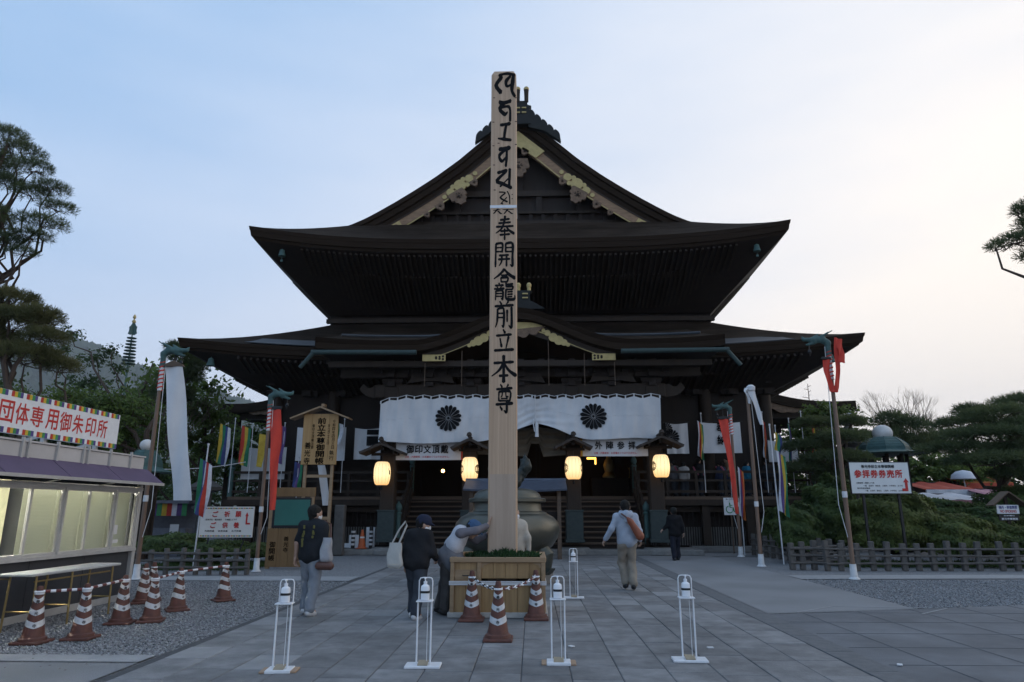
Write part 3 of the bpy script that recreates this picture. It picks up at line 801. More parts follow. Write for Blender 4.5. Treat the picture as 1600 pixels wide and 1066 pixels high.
# flashing: pale curved strips on the lower roof and copper sheets beside the porch
for sx in (-1, 1):
    pts = []
    for t in np.linspace(0, 1, 14):
        d = lerp(2.6, 7.0, t); z = 8.63 - .62 * max(0, (t - .45) / .55) ** 1.6
        pts.append((PXC + sx * d, 26.4 - .6 * max(0, (t - .5) * 2) ** 1.5 - .8 * (1 - t) * 0, z))
    # lay it on the porch roof
    P2 = []
    for (x, y, z) in pts:
        u = (x - PXC + 7.15) / 14.3; q = ktop(min(max(u, 0), 1), (y - YK) / 5.5); P2.append((q.x, q.y, q.z + .05))
    m = MB(); m.tube(P2, .055, 6); part(m, 'flashing_strip', COPPER_PALE, True)
    def plate(u, v, sx=sx):
        d = lerp(7.6, 10.9, u); a = lo_eave(0, sx * d / 13.15); yy = lerp(.35, 2.1, v)
        a2 = Vector((XC + sx * d, a.y + yy, 0)); vv = yy / 5.45; a2.z = lerp(a.z, 10.15, vv ** 1.35) + .07
        return a2
    m = MB(); m.sheet(plate, 12, 4, .03); part(m, 'copper_sheet', COPPER_PALE, 40)
    a, b_, c_ = Vector((PXC + sx * 3.55, YK - .02, 6.83)), Vector((PXC + sx * 7.25, YK - .02, 6.86)), Vector((PXC + sx * 7.6, YK - .05, 6.3))
    m = MB(); m.tube([a, b_], .085, 10); m.tube([b_ + Vector((sx * -.12, 0, .05)), c_], .075, 10); part(m, 'gutter', mat('dull_gutter_copper', (.032, .058, .055), (.022, .04, .038), .65, 8), True)

# posts, beams, brackets of the porch
PX4 = [-5.12, -2.22, 1.46, 4.36]
pm = MB(); pm.cbox((0, 0, 2.95), (.5, .5, 5.5), .03); pme = pm.mesh('porch_post', WOOD_MID)
ps = MB(); ps.cbox((0, 0, .75), (.60, .60, 1.05), .02); ps.cbox((0, 0, 1.27), (.64, .64, .07), .01); ps.cbox((0, 0, .26), (.66, .66, .1), .01); psm = ps.mesh('metal_sheath', mat('dark_bronze_sheet', (.045, .06, .058), (.03, .042, .042), .5, 7, metal=.4, bump=.2))
st = MB(); st.lathe([(.62, 0), (.6, .12), (.5, .2), (.48, .22)], 20); stm = st.mesh('base_stone', STONE, True)
for x in PX4:
    o = inst('porch_post', pme, hall, (x - XC, .75, .2))
    inst('metal_sheath', psm, o); inst('base_stone', stm, o, (0, 0, -.18))
m = MB(); m.cbox((PXC, 24.75, 5.72), (10.6, .42, .5), .04); part(m, 'rainbow_beam', WOOD_MID)
m = MB(); m.box((PXC, 24.75, 6.4), (13.2, .3, .3)); m.box((PXC, 23.75, 6.55), (13.6, .2, .2)); part(m, 'purlin', WOOD_MID)
for x in PX4 + [-3.7, -.4, 2.9]: inst('bracket', bkme, hall, (x - XC, .75, 5.95), scale=(1, .8, .75))
ca = MB(); ca.prism(scroll_poly([(-.9, 0), (-.7, .35, -.2), (0, .5, -.2), (.7, .35, -.2), (.9, 0), (.3, .08), (-.3, .08)][::-1], 4), -.06, .06); cam_ = ca.mesh('frog_leg_strut', WOOD_MID)
for x in (-3.7, -.4, 2.9): inst('frog_leg_strut', WOOD_MID and cam_, hall, (x - XC, .48, 5.98))
for x in PX4[:1] + PX4[-1:]:
    sx = -1 if x < 0 else 1
    m = MB(); m.prism(scroll_poly([(0, -.25), (.5, -.2, .1), (.95, .1, .1), (.8, .3, -.3), (.4, .25), (0, .25)], 4), -.12, .12)
    o = m.build('beam_nose', WOOD_MID, hall); o.location = (x - XC + sx * .25, .75, 5.7); o.scale = (sx, 1, 1)
for dx in (-3.3, -2.0, 1.05, 2.3, 3.35):
    m = MB(); m.tube([(PXC + dx, 23.45, kz(dx, KB) - .8), (PXC + dx, 23.45, 5.7)], .014, 5); part(m, 'rain_chain', WOOD_STEP)

# stair, its cheeks and handrails
NS = 10
for i in range(NS):
    z = .2 + i * .182; y = 25.05 + i * .255
    m = MB(); m.cbox((-.38, y + .15, z + .15), (8.7, .34, .06), .012); part(m, 'stair_tread', WOOD_STEP)
m = MB()
for i in range(NS): m.box((-.38, 25.05 + i * .255 + .10, .2 + i * .182 + .03), (8.6, .03, .18))
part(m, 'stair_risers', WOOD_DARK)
for x in (-4.78, 4.02):
    m = MB(); m.beam((x, 24.95, .3), (x, 27.6, 2.15), .14, .45); part(m, 'stair_cheek', WOOD_MID)
    m = MB(); m.beam((x, 25.1, 1.25), (x, 27.5, 3.0), .10, .10); m.beam((x, 25.1, .9), (x, 27.5, 2.65), .07, .07)
    for t in (0, .33, .66, 1): m.box((x, 25.1 + 2.4 * t, .75 + 1.75 * t + .3), (.09, .09, .9))
    o = part(m, 'handrail', WOOD_MID)
    for yy, z in ((25.0, 1.35), (27.55, 3.15)):
        m = MB(); m.lathe([(.09, -1), (.09, 0), (.12, .02), (.12, .06), (.07, .1), (.13, .2), (.11, .32), (.03, .42), (.01, .46)], 12, (x, yy, z)); q = m.build('onion_finial_post', COPPER, o, True); q.location = -root_loc(o)
# floors
m = MB(); m.box((XC, 28.3, 1.93), (22.9, 2.0, .16)); m.box((XC, 33.3, 1.93), (10.9, 7.9, .15)); part(m, 'veranda_floor', WOOD_STEP)
m = MB()
for sx in (-1, 1): m.box((XC + sx * 11.3, 42, 1.93), (1.6, 26, .16))
part(m, 'side_veranda_floor', WOOD_STEP)
m = MB(); m.box((XC, 27.28, 1.78), (23.1, .18, .22)); part(m, 'veranda_edge_beam', WOOD_MID)
# veranda railing and the space beneath it
for sx, x0, x1 in ((-1, -12.0, -4.9), (1, 4.15, 10.9)):
    m = MB()
    for z, h in ((2.95, .1), (2.62, .08), (2.2, .1)): m.box(((x0 + x1) / 2, 27.4, z), (x1 - x0, .09, h))
    o = part(m, 'railing', WOOD_MID)
    n = 6
    for i in range(n + 1):
        m = MB(); m.box((lerp(x0, x1, i / n), 27.4, 2.5), (.11, .11, 1.0)); q = m.build('railing_post', WOOD_MID, o); q.location = -root_loc(o)
    m = MB(); m.lathe([(.1, 2.0), (.1, 3.05), (.14, 3.08), (.14, 3.12), (.08, 3.17), (.15, 3.28), (.12, 3.42), (.03, 3.52)], 12, (x0 if sx < 0 else x1, 27.4, 0)); q = m.build('onion_finial_post', COPPER, o, True); q.location = -root_loc(o)
    m = MB()
    for i in range(4): m.box((lerp(x0, x1, (i + .5) / 4), 27.45, 1.0), (.3, .3, 1.6))
    m.box(((x0 + x1) / 2, 27.6, 1.52), (x1 - x0, .12, .2)); part(m, 'stilt_posts', WOOD_MID)
    m = MB()
    nn = 72
    for i in range(nn): m.box((lerp(x0, x1, (i + .5) / nn), 27.62, .52), (.045, .04, .68))
    part(m, 'picket_skirting', mat('grey_picket', (.13, .125, .115), (.085, .08, .072), .8, 4, bump=.2), stuff=True)
    m = MB()
    for i in range(40): m.box((lerp(x0, x1, (i + .5) / 40), 27.7, 1.17), (.03, .03, .55))
    part(m, 'lattice_bars', WOOD_DARK, stuff=True)
    m = MB(); m.box(((x0 + x1) / 2, 28.2, .9), (x1 - x0, .1, 1.8)); part(m, 'crawlspace_wall', WOOD_DARK)
# side porches half way down the hall
for sx in (-1, 1):
    zA, zB = at(1205, 597, 38).z, at(1325, 626, 38).z
    def sr(u, v, sx=sx):
        d = lerp(12.2, 18.5 if sx > 0 else 17.2, u); z = lerp(zA, zB, u) - .42 * math.sin(math.pi * u)
        return Vector((XC + sx * d, lerp(38, 47, v), z + .25 * abs(v - .5) * 2 * 0))
    m = MB(); m.sheet(sr, 14, 3, .5 * sx); part(m, 'side_porch_roof', BARK, 50)
    m = MB(); m.prism(scroll_poly([(12.2, 7.75), (13.6, 7.25), (14.0, 6.95, -.2), (14.8, 6.78, -.15), (15.6, 6.95, -.15), (16.0, 7.15, -.2), (17.0, 7.15), (17.0, 7.35), (14.8, 7.4)][::-1], 4) if sx > 0 else [(-x, z) for x, z in scroll_poly([(12.2, 7.75), (13.6, 7.25), (14.0, 6.95, -.2), (14.8, 6.78, -.15), (15.6, 6.95, -.15), (16.0, 7.15, -.2), (17.0, 7.15), (17.0, 7.35), (14.8, 7.4)][::-1], 4)], 38.1, 38.25)
    m.v = [(p[0] + XC, p[1], p[2]) for p in m.v]; part(m, 'carved_pendant', CARVE)
    m = MB()
    for y in (38.6, 46.4): m.box((XC + sx * 16.4, y, 3.6), (.5, .5, 6.9)); m.box((XC + sx * 14.5, y, 6.75), (5.5, .3, .5))
    m.box((XC + sx * 13, 42, 6.2), (.2, 9, 3.5)); part(m, 'side_porch_frame', WOOD_MID)
# stone plinth in front of the stair
m = MB(); m.cbox((-.4, 25.2, .09), (12.4, 1.9, .18), .02); part(m, 'plinth_stone', STONE)
for i in range(11):
    pass
for sx, x0, x1 in ((-1, -13.0, -6.65), (1, 5.85, 12.0)):
    for i in range(4):
        m = MB(); m.cbox((lerp(x0, x1, (i + .5) / 4), 26.6, .10), ((x1 - x0) / 4 - .012, .5, .2), .012); part(m, 'plinth_stone', STONE)
# glimpses of gilt and lamplight inside
LAMP = mat('lamp_glow', (.9, .6, .2), None, .6, emit=(1., .55, .15), estr=11)
def small_lamp(x, y, z, r, lab, shape='ball'):
    t = thing('hanging_lamp', lab, 'lamp', (x, y, z), group='small lamps in the dark hall')
    m = MB(); m.lathe([(r * .5, -r), (r, -r * .5), (r, r * .5), (r * .5, r)], 10); m.build('glowing_shade', LAMP, t, True)
    m = MB(); m.lathe([(r * .55, r), (r * .2, r * 1.5)], 8); m.tube([(0, 0, r * 1.4), (0, 0, 6.5 - z)], .012, 5); m.build('hanging_rod', BLACK, t)
p = at(692, 736, 30); small_lamp(p.x, p.y, p.z, .062, 'small bright lamp in the hall left of the great pillar')
p = at(838, 753, 33); small_lamp(p.x, p.y, p.z, .07, 'small lamp in the hall behind the incense burner, the left one of two', )
p = at(844, 753, 33); small_lamp(p.x, p.y, p.z, .07, 'small lamp in the hall behind the incense burner, the right one of two', )
t = thing('altar', 'dim gilded altar glimpsed inside the hall doorway', 'altar', (3.75, 34, 2.0))
m = MB(); m.cbox((0, 0, .5), (1.8, .8, 1.0), .02); m.build('altar_table', WOOD_MID, t)
m = MB(); m.lathe([(.3, 1.0), (.34, 1.1), (.2, 1.3), (.28, 1.6), (.2, 1.85), (.1, 2.0), (.13, 2.1), (.05, 2.25)], 12); m.build('gilt_figure', GOLD, t, True)
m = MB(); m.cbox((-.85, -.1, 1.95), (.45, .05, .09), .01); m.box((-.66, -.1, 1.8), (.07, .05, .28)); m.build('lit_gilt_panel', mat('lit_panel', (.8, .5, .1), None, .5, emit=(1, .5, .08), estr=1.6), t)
m = MB(); m.cbox((-.9, -.9, .06), (2.6, .1, .12), .01); m.build('threshold_rail', GOLD, t)
for i in range(3):
    m = MB(); m.lathe([(.1, 1.0), (.03, 1.1), (.03, 1.4), (.09, 1.5)], 8, (1.0 + .3 * i, 0, 0)); m.build('candle_stand', GOLD, t, True)
t = thing('counter', 'dark slanted roofed offering stand behind the bronze burner', 'stand', (-.55, 22.6, 0))
m = MB()
def cr(u, v): return Vector((lerp(-1.65, 1.65, u), lerp(-.5, .5, v), 2.05 + .34 * v + .05 * abs(u - .5) ** 2 * 4))
m.sheet(cr, 12, 4, -.06); m.tube([(-1.66, .5, 2.45), (1.66, .5, 2.45)], .07, 8); m.build('small_roof', mat('slate_blue_roof', (.085, .10, .135), (.055, .068, .095), .45, 5, bump=.2), t)
for x in (-1.4, 1.4):
    m = MB(); m.box((x, 0, 1.05), (.12, .5, 2.1)); m.build('leg', WOOD_STEP, t)
m = MB(); m.box((0, .1, 1.2), (2.7, .08, .5)); m.build('back_board', WOOD_DARK, t)
# ------------------------------------------------------------------ the great memorial pillar in its wooden planter
CEDAR = mat('pale_cedar', (.60, .42, .285), (.36, .235, .145), .6, 2.6, 12, stretch=(13, 13, .16), bump=.35, contrast=.8, bscale=12)
PLANK = mat('planter_wood', (.36, .225, .10), (.22, .13, .055), .55, 2.6, 8, stretch=(6, 6, .3), bump=.2, bscale=14)
PLANK2 = mat('planter_frame_wood', (.33, .22, .125), (.24, .155, .085), .6, 3, 8, stretch=(.4, 6, 6), bump=.15)
PF, PXc = 10.90, -.466
pil = thing('memorial_pillar', 'tall square pale cedar pillar with black brush writing', 'pillar', (PXc, PF + .225, 0))
m = MB(); h = .225; ch = .012
ring = [(-h + ch, -h), (h - ch, -h), (h, -h + ch), (h, h - ch), (h - ch, h), (-h + ch, h), (-h, h - ch), (-h, -h + ch)]
vs = [(x, y, .35) for x, y in ring] + [(x, y, 9.20) for x, y in ring] + [(x * .8, y * .8, 9.30) for x, y in ring] + [(0, 0, 9.38)]
fs = [(i, (i + 1) % 8, (i + 1) % 8 + 8, i + 8) for i in range(8)] + [(i + 8, (i + 1) % 8 + 8, (i + 1) % 8 + 16, i + 16) for i in range(8)] + [(i + 16, (i + 1) % 8 + 16, 24) for i in range(8)] + [tuple(range(8))[::-1]]
m.add(vs, fs); m.build('shaft', CEDAR, pil)
def prect(x0, y0, x1, y1):
    a, b = at(x0, (y0 + y1) / 2, PF), at(x1, (y0 + y1) / 2, PF); c, d = at(788, y0, PF), at(788, y1, PF)
    return ((a.x + b.x) / 2 - PXc, (c.z + d.z) / 2, b.x - a.x, c.z - d.z)
KANJI = {
 '奉': [[(28,84),(74,88)],[(20,70),(80,74)],[(8,55),(94,58)],[(52,100,11),(46,70,10),(32,45,8),(6,28,4)],[(56,60,6),(70,42,9),(97,26,12)],[(30,36),(70,39)],[(26,21),(76,24)],[(50,46),(50,0)]],
 '開': [[(12,94),(10,0)],[(12,94,9),(42,95,10),(41,60,8)],[(14,78,6),(40,79,7)],[(14,62,7),(41,62,7)],[(58,95),(58,60)],[(58,95,9),(90,95,11),(90,40,10),(90,4,11),(79,9,4)],[(60,78,6),(88,79,7)],[(60,62,7),(88,62,7)],[(28,46),(72,48)],[(24,30),(78,32)],[(40,46,9),(38,20,8),(27,4,4)],[(62,47),(62,2)]],
 '龕': [[(50,100,10),(30,84,8),(2,69,4)],[(50,100,7),(70,84,10),(98,71,12)],[(36,80,6),(64,81,7)],[(34,72,7),(36,58,7)],[(34,72,7),(66,73,8),(63,58,7)],[(36,59,6),(63,59,6)],[(26,55,8),(27,49,7)],[(8,47,6),(46,48,8)],[(16,45,6),(20,39,6)],[(37,45,6),(32,39,5)],[(4,36,6),(50,37,8)],[(12,30,8),(10,0,6)],[(12,30,7),(42,30,9),(42,3,8),(35,6,3)],[(14,21,5),(40,21,5)],[(14,12,5),(40,12,5)],[(58,55,8),(58,43,7)],[(58,50,6),(90,52,7)],[(58,43,6),(88,44,8),(87,34,6)],[(58,34,6),(88,34,6)],[(58,34,8),(57,10,8),(66,2,9),(96,3,9),(98,15,4)],[(65,26,5),(88,27,6)],[(65,18,5),(88,19,6)],[(65,10,5),(86,11,5)]],
 '前': [[(28,100,6),(38,88,11)],[(72,100,10),(60,86,5)],[(4,81,9),(97,85,11)],[(18,70,10),(16,25,9),(7,1,4)],[(18,70,8),(48,71,10),(48,6,10),(39,9,4)],[(20,54,6),(46,54,7)],[(20,38,6),(46,38,7)],[(66,66,11),(66,22,8)],[(88,76,11),(88,2,11),(74,9,4)]],
 '立': [[(46,100,7),(55,85,13)],[(12,73,10),(87,78,12)],[(30,62,7),(38,24,12)],[(73,68,12),(60,18,6)],[(2,9,11),(98,13,13)]],
 '本': [[(10,72,10),(90,76,11)],[(50,100,12),(50,50,10),(50,0,13)],[(48,72,10),(32,45,9),(1,22,4)],[(52,72,7),(70,45,10),(100,24,14)],[(32,23,10),(68,25,10)]],
 '尊': [[(28,100,7),(38,90,11)],[(72,100,10),(62,89,5)],[(6,83,8),(94,87,10)],[(20,74,9),(19,41,9)],[(20,74,8),(82,75,10),(80,41,9)],[(40,84,7),(38,62,7),(30,55,4)],[(58,84,7),(60,58,7),(72,57,6)],[(32,50,5),(68,50,6)],[(20,42,7),(80,42,7)],[(3,29,9),(97,33,12)],[(63,42,10),(63,3,12),(48,8,4)],[(26,22,7),(38,10,12)]],
}
SIDDHAM = [
 (769, 773, 114, 152, 0), ]
SH = [
 ((774, 115, 805, 152), [[(18,93,8),(30,84,11),(4,50,12),(28,20,13)],[(20,94,6),(60,99,8),(97,92,9)],[(76,88,8),(54,66,11),(60,45,8),(85,56,5)],[(92,94,10),(86,55,13),(84,25,10),(99,2,9)]]),
 ((779, 157, 799, 190), [[(4,91,13),(50,89,11),(95,97,13)],[(58,90,9),(8,62,15),(48,34,13),(70,44,6)],[(10,60,8),(52,70,8),(88,62,12),(90,2,12)]]),
 ((778, 193, 799, 220), [[(18,90,12),(92,98,15)],[(62,92,13),(52,50,13),(46,8,14)],[(2,13,6),(50,8,13),(98,3,10)]]),
 ((779, 230, 798, 260), [[(4,88,14),(96,96,16)],[(68,92,13),(66,40,14),(60,1,13)],[(62,86,8),(6,56,14),(28,26,12),(66,50,7)]]),
 ((775, 264, 800, 295), [[(10,80,11),(68,92,13)],[(66,88,8),(6,40,13),(38,26,12),(96,4,12)],[(86,99,11),(84,50,11),(82,4,11)],[(26,10,7),(84,56,5)]]),
 ((777, 298, 802, 320), [[(12,90,6),(50,84,6),(20,50,8),(62,20,8)],[(62,95,5),(76,60,5),(78,5,5)],[(22,6,5),(60,52,5)],[(30,4,6),(36,8,6)],[(92,72,6),(94,70,6)],[(92,42,6),(94,40,6)]]),
 ((770, 326, 803, 335), [[(4,70,9),(34,80,9)],[(24,95,7),(4,10,5)],[(24,60,6),(40,5,8)],[(48,80,8),(98,85,9)],[(72,90,7),(54,8,5)],[(72,60,6),(92,5,8)]]),
]
mm = MB()
for (rc, st) in SH:
    x, z, wd, hh = prect(*rc); q = brush(st, x, z, wd, hh, .003, 1.55); q.v = [(p[0], p[1] - .225, p[2]) for p in q.v]; mm.add(q.v, q.f)
m1 = mm
for c, rc in zip('奉開龕前立本尊', ((773, 338, 804, 375), (771, 379, 804, 417), (771, 421, 805, 469), (772, 471, 803, 512), (772, 515, 803, 551), (768, 556, 806, 597), (774, 601, 802, 645))):
    x, z, wd, hh = prect(*rc); q = brush(KANJI[c], x, z, wd, hh, .003, 1.12); q.v = [(p[0], p[1] - .225, p[2]) for p in q.v]; m1.add(q.v, q.f)
m1.build('brush_lettering', INK, pil)
z = at(788, 323, PF).z
m = MB(); m.box((0, 0, z), (.462, .462, .05)); m.build('tape_band', WHITE_PAINT, pil)
zc_ = at(785, 741, PF).z
m = MB(); m.box((0, -.2258, zc_ / 2 + .1), (.40, .0015, zc_ - .2)); m.build('worn_patch', mat('touched_cedar', (.48, .36, .27), (.35, .255, .185), .5, 2.2, 8, stretch=(5, 5, .22), bump=.1), pil)
KN = mat('wood_knot', (.10, .055, .04), None, .6)
for (px, py) in ((772, 153), (806, 190), (771, 191), (806, 153), (771, 228), (806, 226), (779, 224), (772, 258), (773, 297)):
    p = at(px, py, PF); m = MB(); m.lathe([(.022, 0), (.012, .003)], 8); mm = m.mesh('knot', KN)
    inst('knot', mm, pil, (p.x - PXc, -.2252, p.z), (R(90), 0, 0), (1, .5, 1))

pl = thing('wooden_planter', 'big square wooden box planter with a drawer, round the pillar foot', 'planter', (-.51, 11.12, 0))
W2, D2, H2 = .69, .71, .83
m = MB(); m.cbox((0, 0, .04), (1.44, 1.48, .07), .006); m.build('plinth', mat('pale_plinth', (.42, .40, .37), None, .7), pl)
for (i, (x0, x1)) in enumerate(((-W2 + .06, -W2 + .39), (-W2 + .45, W2 - .06))):
    n = 2 if i == 0 else 5
    for k in range(n):
        a, b_ = lerp(x0, x1, k / n), lerp(x0, x1, (k + 1) / n)
        m = MB(); m.cbox(((a + b_) / 2, -D2 + .03, .28), (b_ - a - .003, .03, .42), .003); m.build('front_plank', PLANK, pl)
        if i: m = MB(); m.cbox(((a + b_) / 2, -D2 + .03, .66), (b_ - a - .003, .03, .25), .003); m.build('front_plank', PLANK, pl)
m = MB(); m.cbox((-W2 + .225, -D2 + .03, .72), (.33, .03, .13), .004); m.build('front_plank', PLANK, pl)
m = MB(); m.cbox((-W2 + .225, -D2 + .02, .58), (.33, .035, .11), .006); dr = m.build('drawer', PLANK2, pl)
m = MB(); m.tube([(-W2 + .18, -D2 - .003, .58), (-W2 + .19, -D2 - .03, .578), (-W2 + .26, -D2 - .03, .578), (-W2 + .27, -D2 - .003, .58)], .007, 6); m.build('handle', BLACK, dr)
m = MB(); m.cbox((-W2 + .225, -D2 + .028, .646), (.33, .034, .024), .003); m.cbox((-W2 + .225, -D2 + .028, .508), (.33, .034, .036), .003); m.build('front_rail', PLANK2, pl)
m = MB()
for x in (-W2 + .03, -W2 + .42, W2 - .03): m.cbox((x, -D2 + .01, .43), (.06, .06, .72), .005)
m.build('front_stile', PLANK2, pl)
m = MB(); m.cbox((0, -D2 + .008, H2 - .035), (2 * W2 + .02, .07, .07), .006); m.build('top_rail', PLANK2, pl)
for sx in (-1, 1):
    m = MB(); m.cbox((sx * (W2 - .03), 0, .43), (.05, 2 * D2 - .08, .72), .005); m.build('side_panel', PLANK, pl)
    m = MB(); m.cbox((sx * (W2 - .03), 0, H2 - .03), (.09, 2 * D2, .06), .006); m.build('top_rail', PLANK2, pl)
    m = MB(); m.prism(scroll_poly([(0, 0), (0, -.1), (.03, -.07, .3), (.07, -.03, .3), (.13, 0)][::-1], 4), -.012, .012)
    o = m.build('corner_bracket', PLANK2, pl); o.location = (-W2 + .45 if sx < 0 else W2 - .06, -D2 + .012, H2 - .075); o.scale = (-sx, 1, 1)
m = MB(); m.cbox((0, D2 - .03, .43), (2 * W2, .06, .72), .005); m.cbox((0, D2 - .03, H2 - .03), (2 * W2, .08, .06), .006); m.build('back_panel', PLANK, pl)
m = MB()
for k, zz in enumerate((.455, .475, .495)): m.box((0, -D2 - .024 - .002 * k, zz), (2 * W2 + .03, .006, .016)); m.box((W2 + .006, 0, zz), (.008, 2 * D2 + .02, .016))
m.build('white_tape', WHITE, pl)
m = MB(); m.box((0, 0, .72), (2 * W2 - .1, 2 * D2 - .1, .02)); m.build('inner_board', PLANK2, pl)
# evergreen sprigs heaped round the foot
def blades(n, pts_fn, ln, wd, seed, lean=.9, up=.6):
    r = np.random.default_rng(seed); P = pts_fn(r, n); n = len(P)
    d = r.normal(size=(n, 3)); d[:, 2] = np.abs(d[:, 2]) * lean + up; d /= np.linalg.norm(d, axis=1)[:, None]
    s = np.cross(d, r.normal(size=(n, 3))); s /= np.linalg.norm(s, axis=1)[:, None] + 1e-9
    l_ = ln * r.uniform(.6, 1.3, (n, 1)); w_ = wd * r.uniform(.6, 1.3, (n, 1))
    V = np.stack([P - s * w_ * .5, P + d * l_ * .5 - s * w_ * .6, P + d * l_, P + d * l_ * .5 + s * w_ * .6], 1).reshape(-1, 3)
    F = np.arange(4 * n).reshape(-1, 4)
    return V, F
def leafmat(name, c, c2, rough=.6, scale=3.):
    m = mat(name, c, c2, rough, scale, 3, spec=.25, contrast=1.3); t = m.node_tree; b = t.nodes['Principled BSDF']
    tr = t.nodes.new('ShaderNodeBsdfTranslucent'); mx = t.nodes.new('ShaderNodeMixShader'); mx.inputs[0].default_value = .42
    t.links.new(b.inputs['Base Color'].links[0].from_socket, tr.inputs[0]); t.links.new(b.outputs[0], mx.inputs[1]); t.links.new(tr.outputs[0], mx.inputs[2]); t.links.new(mx.outputs[0], t.nodes['Material Output'].inputs[0])
    return m
SPRIG = leafmat('evergreen_leaf', (.035, .085, .03), (.018, .045, .018), scale=14)
def heap(r, n):
    a = r.uniform(0, 6.28, n); q = np.sqrt(r.random(n)); x = -.45 + np.cos(a) * q * .56; y = 11.02 + np.sin(a) * q * .60
    k = (np.abs(x - PXc) > .23) | (np.abs(y - 11.12) > .23)
    z = .79 + .12 * (1 - q) * r.random(n) + .05 * np.sin(x * 11) * (1 - q)
    return np.c_[x, y, z][k]
V, F = blades(5200, heap, .075, .022, 5)
o = bpy.data.objects.new('evergreen_sprigs', raw_mesh('evergreen_sprigs', V, F, SPRIG)); col.objects.link(o)
tag(o, 'dark green sprigs heaped in the planter round the pillar foot', 'greenery', kind='stuff')

# ------------------------------------------------------------------ traffic cones
CONE = mat('brick_red_cone', (.15, .055, .038), (.075, .032, .025), .65, 7, 8, bump=.15)
BAND = mat('white_reflective_band', (.66, .67, .68), (.42, .42, .42), .5, 9, 8)
def make_cone(name, lab, face, group, chars=True):
    t = thing(name, lab, 'traffic cone', group=group)
    m = MB(); m.cbox((0, 0, .018), (.37, .37, .036), .01); m.build('base', CONE, t)
    m = MB(); m.lathe([(.165, .036), (.16, .07), (.135, .085), (.13, .1), (.038, .67), (.036, .69), (.028, .705), (0, .71)], 20); m.build('body', CONE, t, True)
    rad = lambda z: .13 + (.038 - .13) * (z - .1) / .57 + .0025
    for (z0, z1) in ((.21, .285), (.365, .43), (.515, .565)):
        m = MB()
        def fn(u, v):
            an = u * 2 * math.pi; k = abs((((an - face) / math.pi * 2 + 1) % 2) - 1); k = abs(math.asin(math.sin((an - face)))) / (math.pi / 2)
            z = lerp(z0, z1, v) + .05 * (k - .45); r = rad(z); return Vector((r * math.cos(an), r * math.sin(an), z))
        m.grid(fn, 24, 2); b = m.build('white_band', BAND, t, True)
        if chars:
            c = fit_text('善光寺'[(.21, .365, .515).index(z0) * -1 + 2], .042, .042, .02)
            zz = (z0 + z1) / 2 - .022; an = face
            M = Rz(an + math.pi / 2); r = rad(zz) + .004
            c.v = [tuple(M @ Vector((p[0], p[1] * .3, p[2])) + Vector((r * math.cos(an), r * math.sin(an), zz))) for p in c.v]
            c.build('printed_character', INK, b)
    m = MB(); m.lathe([(.052, .60), (.058, .605), (.058, .618), (.05, .623)], 16); m.build('collar_ring', WHITE_PAINT if chars else CONE, t, True)
    return t
cone0 = make_cone('traffic_cone', 'red brown cone in front of the planter, at its left corner', -math.pi / 2, 'cones guarding the pillar planter')
def place_cone(px, py, lab, group, rz=0, src=None, first=[]):
    p = G(px, py); p.y += .18
    s = src or cone0; s.scale = (.94 if src is None else .89,) * 3
    if s not in first: first.append(s); s.location = p; s.rotation_euler.z = rz; s['label'] = lab; s['group'] = group; return s
    return dup(s, p, rz, lab, group)
GC = 'cones guarding the pillar planter'; GL = 'striped cones on the gravel by the booth'
ca_ = place_cone(735, 973, 'red brown cone at the left front of the planter, chained', GC)
cb_ = place_cone(777, 1005, 'red brown cone standing foremost before the planter, two chains meet on it', GC)
cc_ = place_cone(838, 971, 'red brown cone at the right front corner of the planter', GC)
cone1 = make_cone('traffic_cone', 'x', -math.pi * .32, GL, True)
L8 = [(32, 1010, 'striped cone nearest the camera, foremost beside the booth table'), (110, 1003, 'striped cone second along the bar from the booth table, on the gravel'),
      (175, 978, 'striped cone at the far end of the bar nearest the booth'), (224, 975, 'striped cone standing apart on the gravel between the two barred rows'),
      (212, 945, 'striped cone close against the foot of the white banner pole'), (226, 941, 'striped cone half hidden behind another cone beside the banner pole'),
      (267, 957, 'striped cone in the middle of the farther bar across the gravel'), (341, 941, 'striped cone at the far end of the farther bar, nearest the fence')]
lc = [place_cone(px, py, lab, GL, rz=.1 * i, src=cone1) for i, (px, py, lab) in enumerate(L8)]
STRIPE = mat('dark_red_stripe', (.14, .03, .025), None, .5)
def bar(a, b, lab, n=9, sag=0.):
    a, b = Vector(a), Vector(b); t = thing('cone_bar', lab, 'barrier bar', a, group='striped bars hung between cones')
    d = b - a; m = MB(); m.tube([Vector((0, 0, 0)), d], .017, 8); m.build('white_pole', WHITE_PAINT, t, True)
    for i in range(n):
        if i % 2: m = MB(); m.tube([d * (i / n), d * ((i + 1) / n)], .0185, 8); m.build('stripe', STRIPE, t, True)
    for q in (Vector((0, 0, 0)), d):
        m = MB(); m.lathe([(.052, -.012), (.06, 0), (.052, .012)], 12, q); m.build('ring', WHITE_PAINT, t, True)
tp = lambda o, dz=.635: (o.location.x, o.location.y, dz * o.scale[0])
bar(tp(lc[0]), tp(lc[1]), 'striped bar hung nearest the camera between the two foremost cones', 9)
bar(tp(lc[1], .64), tp(lc[2]), 'striped bar hung before the booth, second from the camera', 9)
bar(tp(lc[3]), tp(lc[6]), 'short striped bar from the cone by the banner pole', 9)
bar(tp(lc[6], .64), tp(lc[7]), 'striped bar reaching to the cone nearest the log fence', 9)
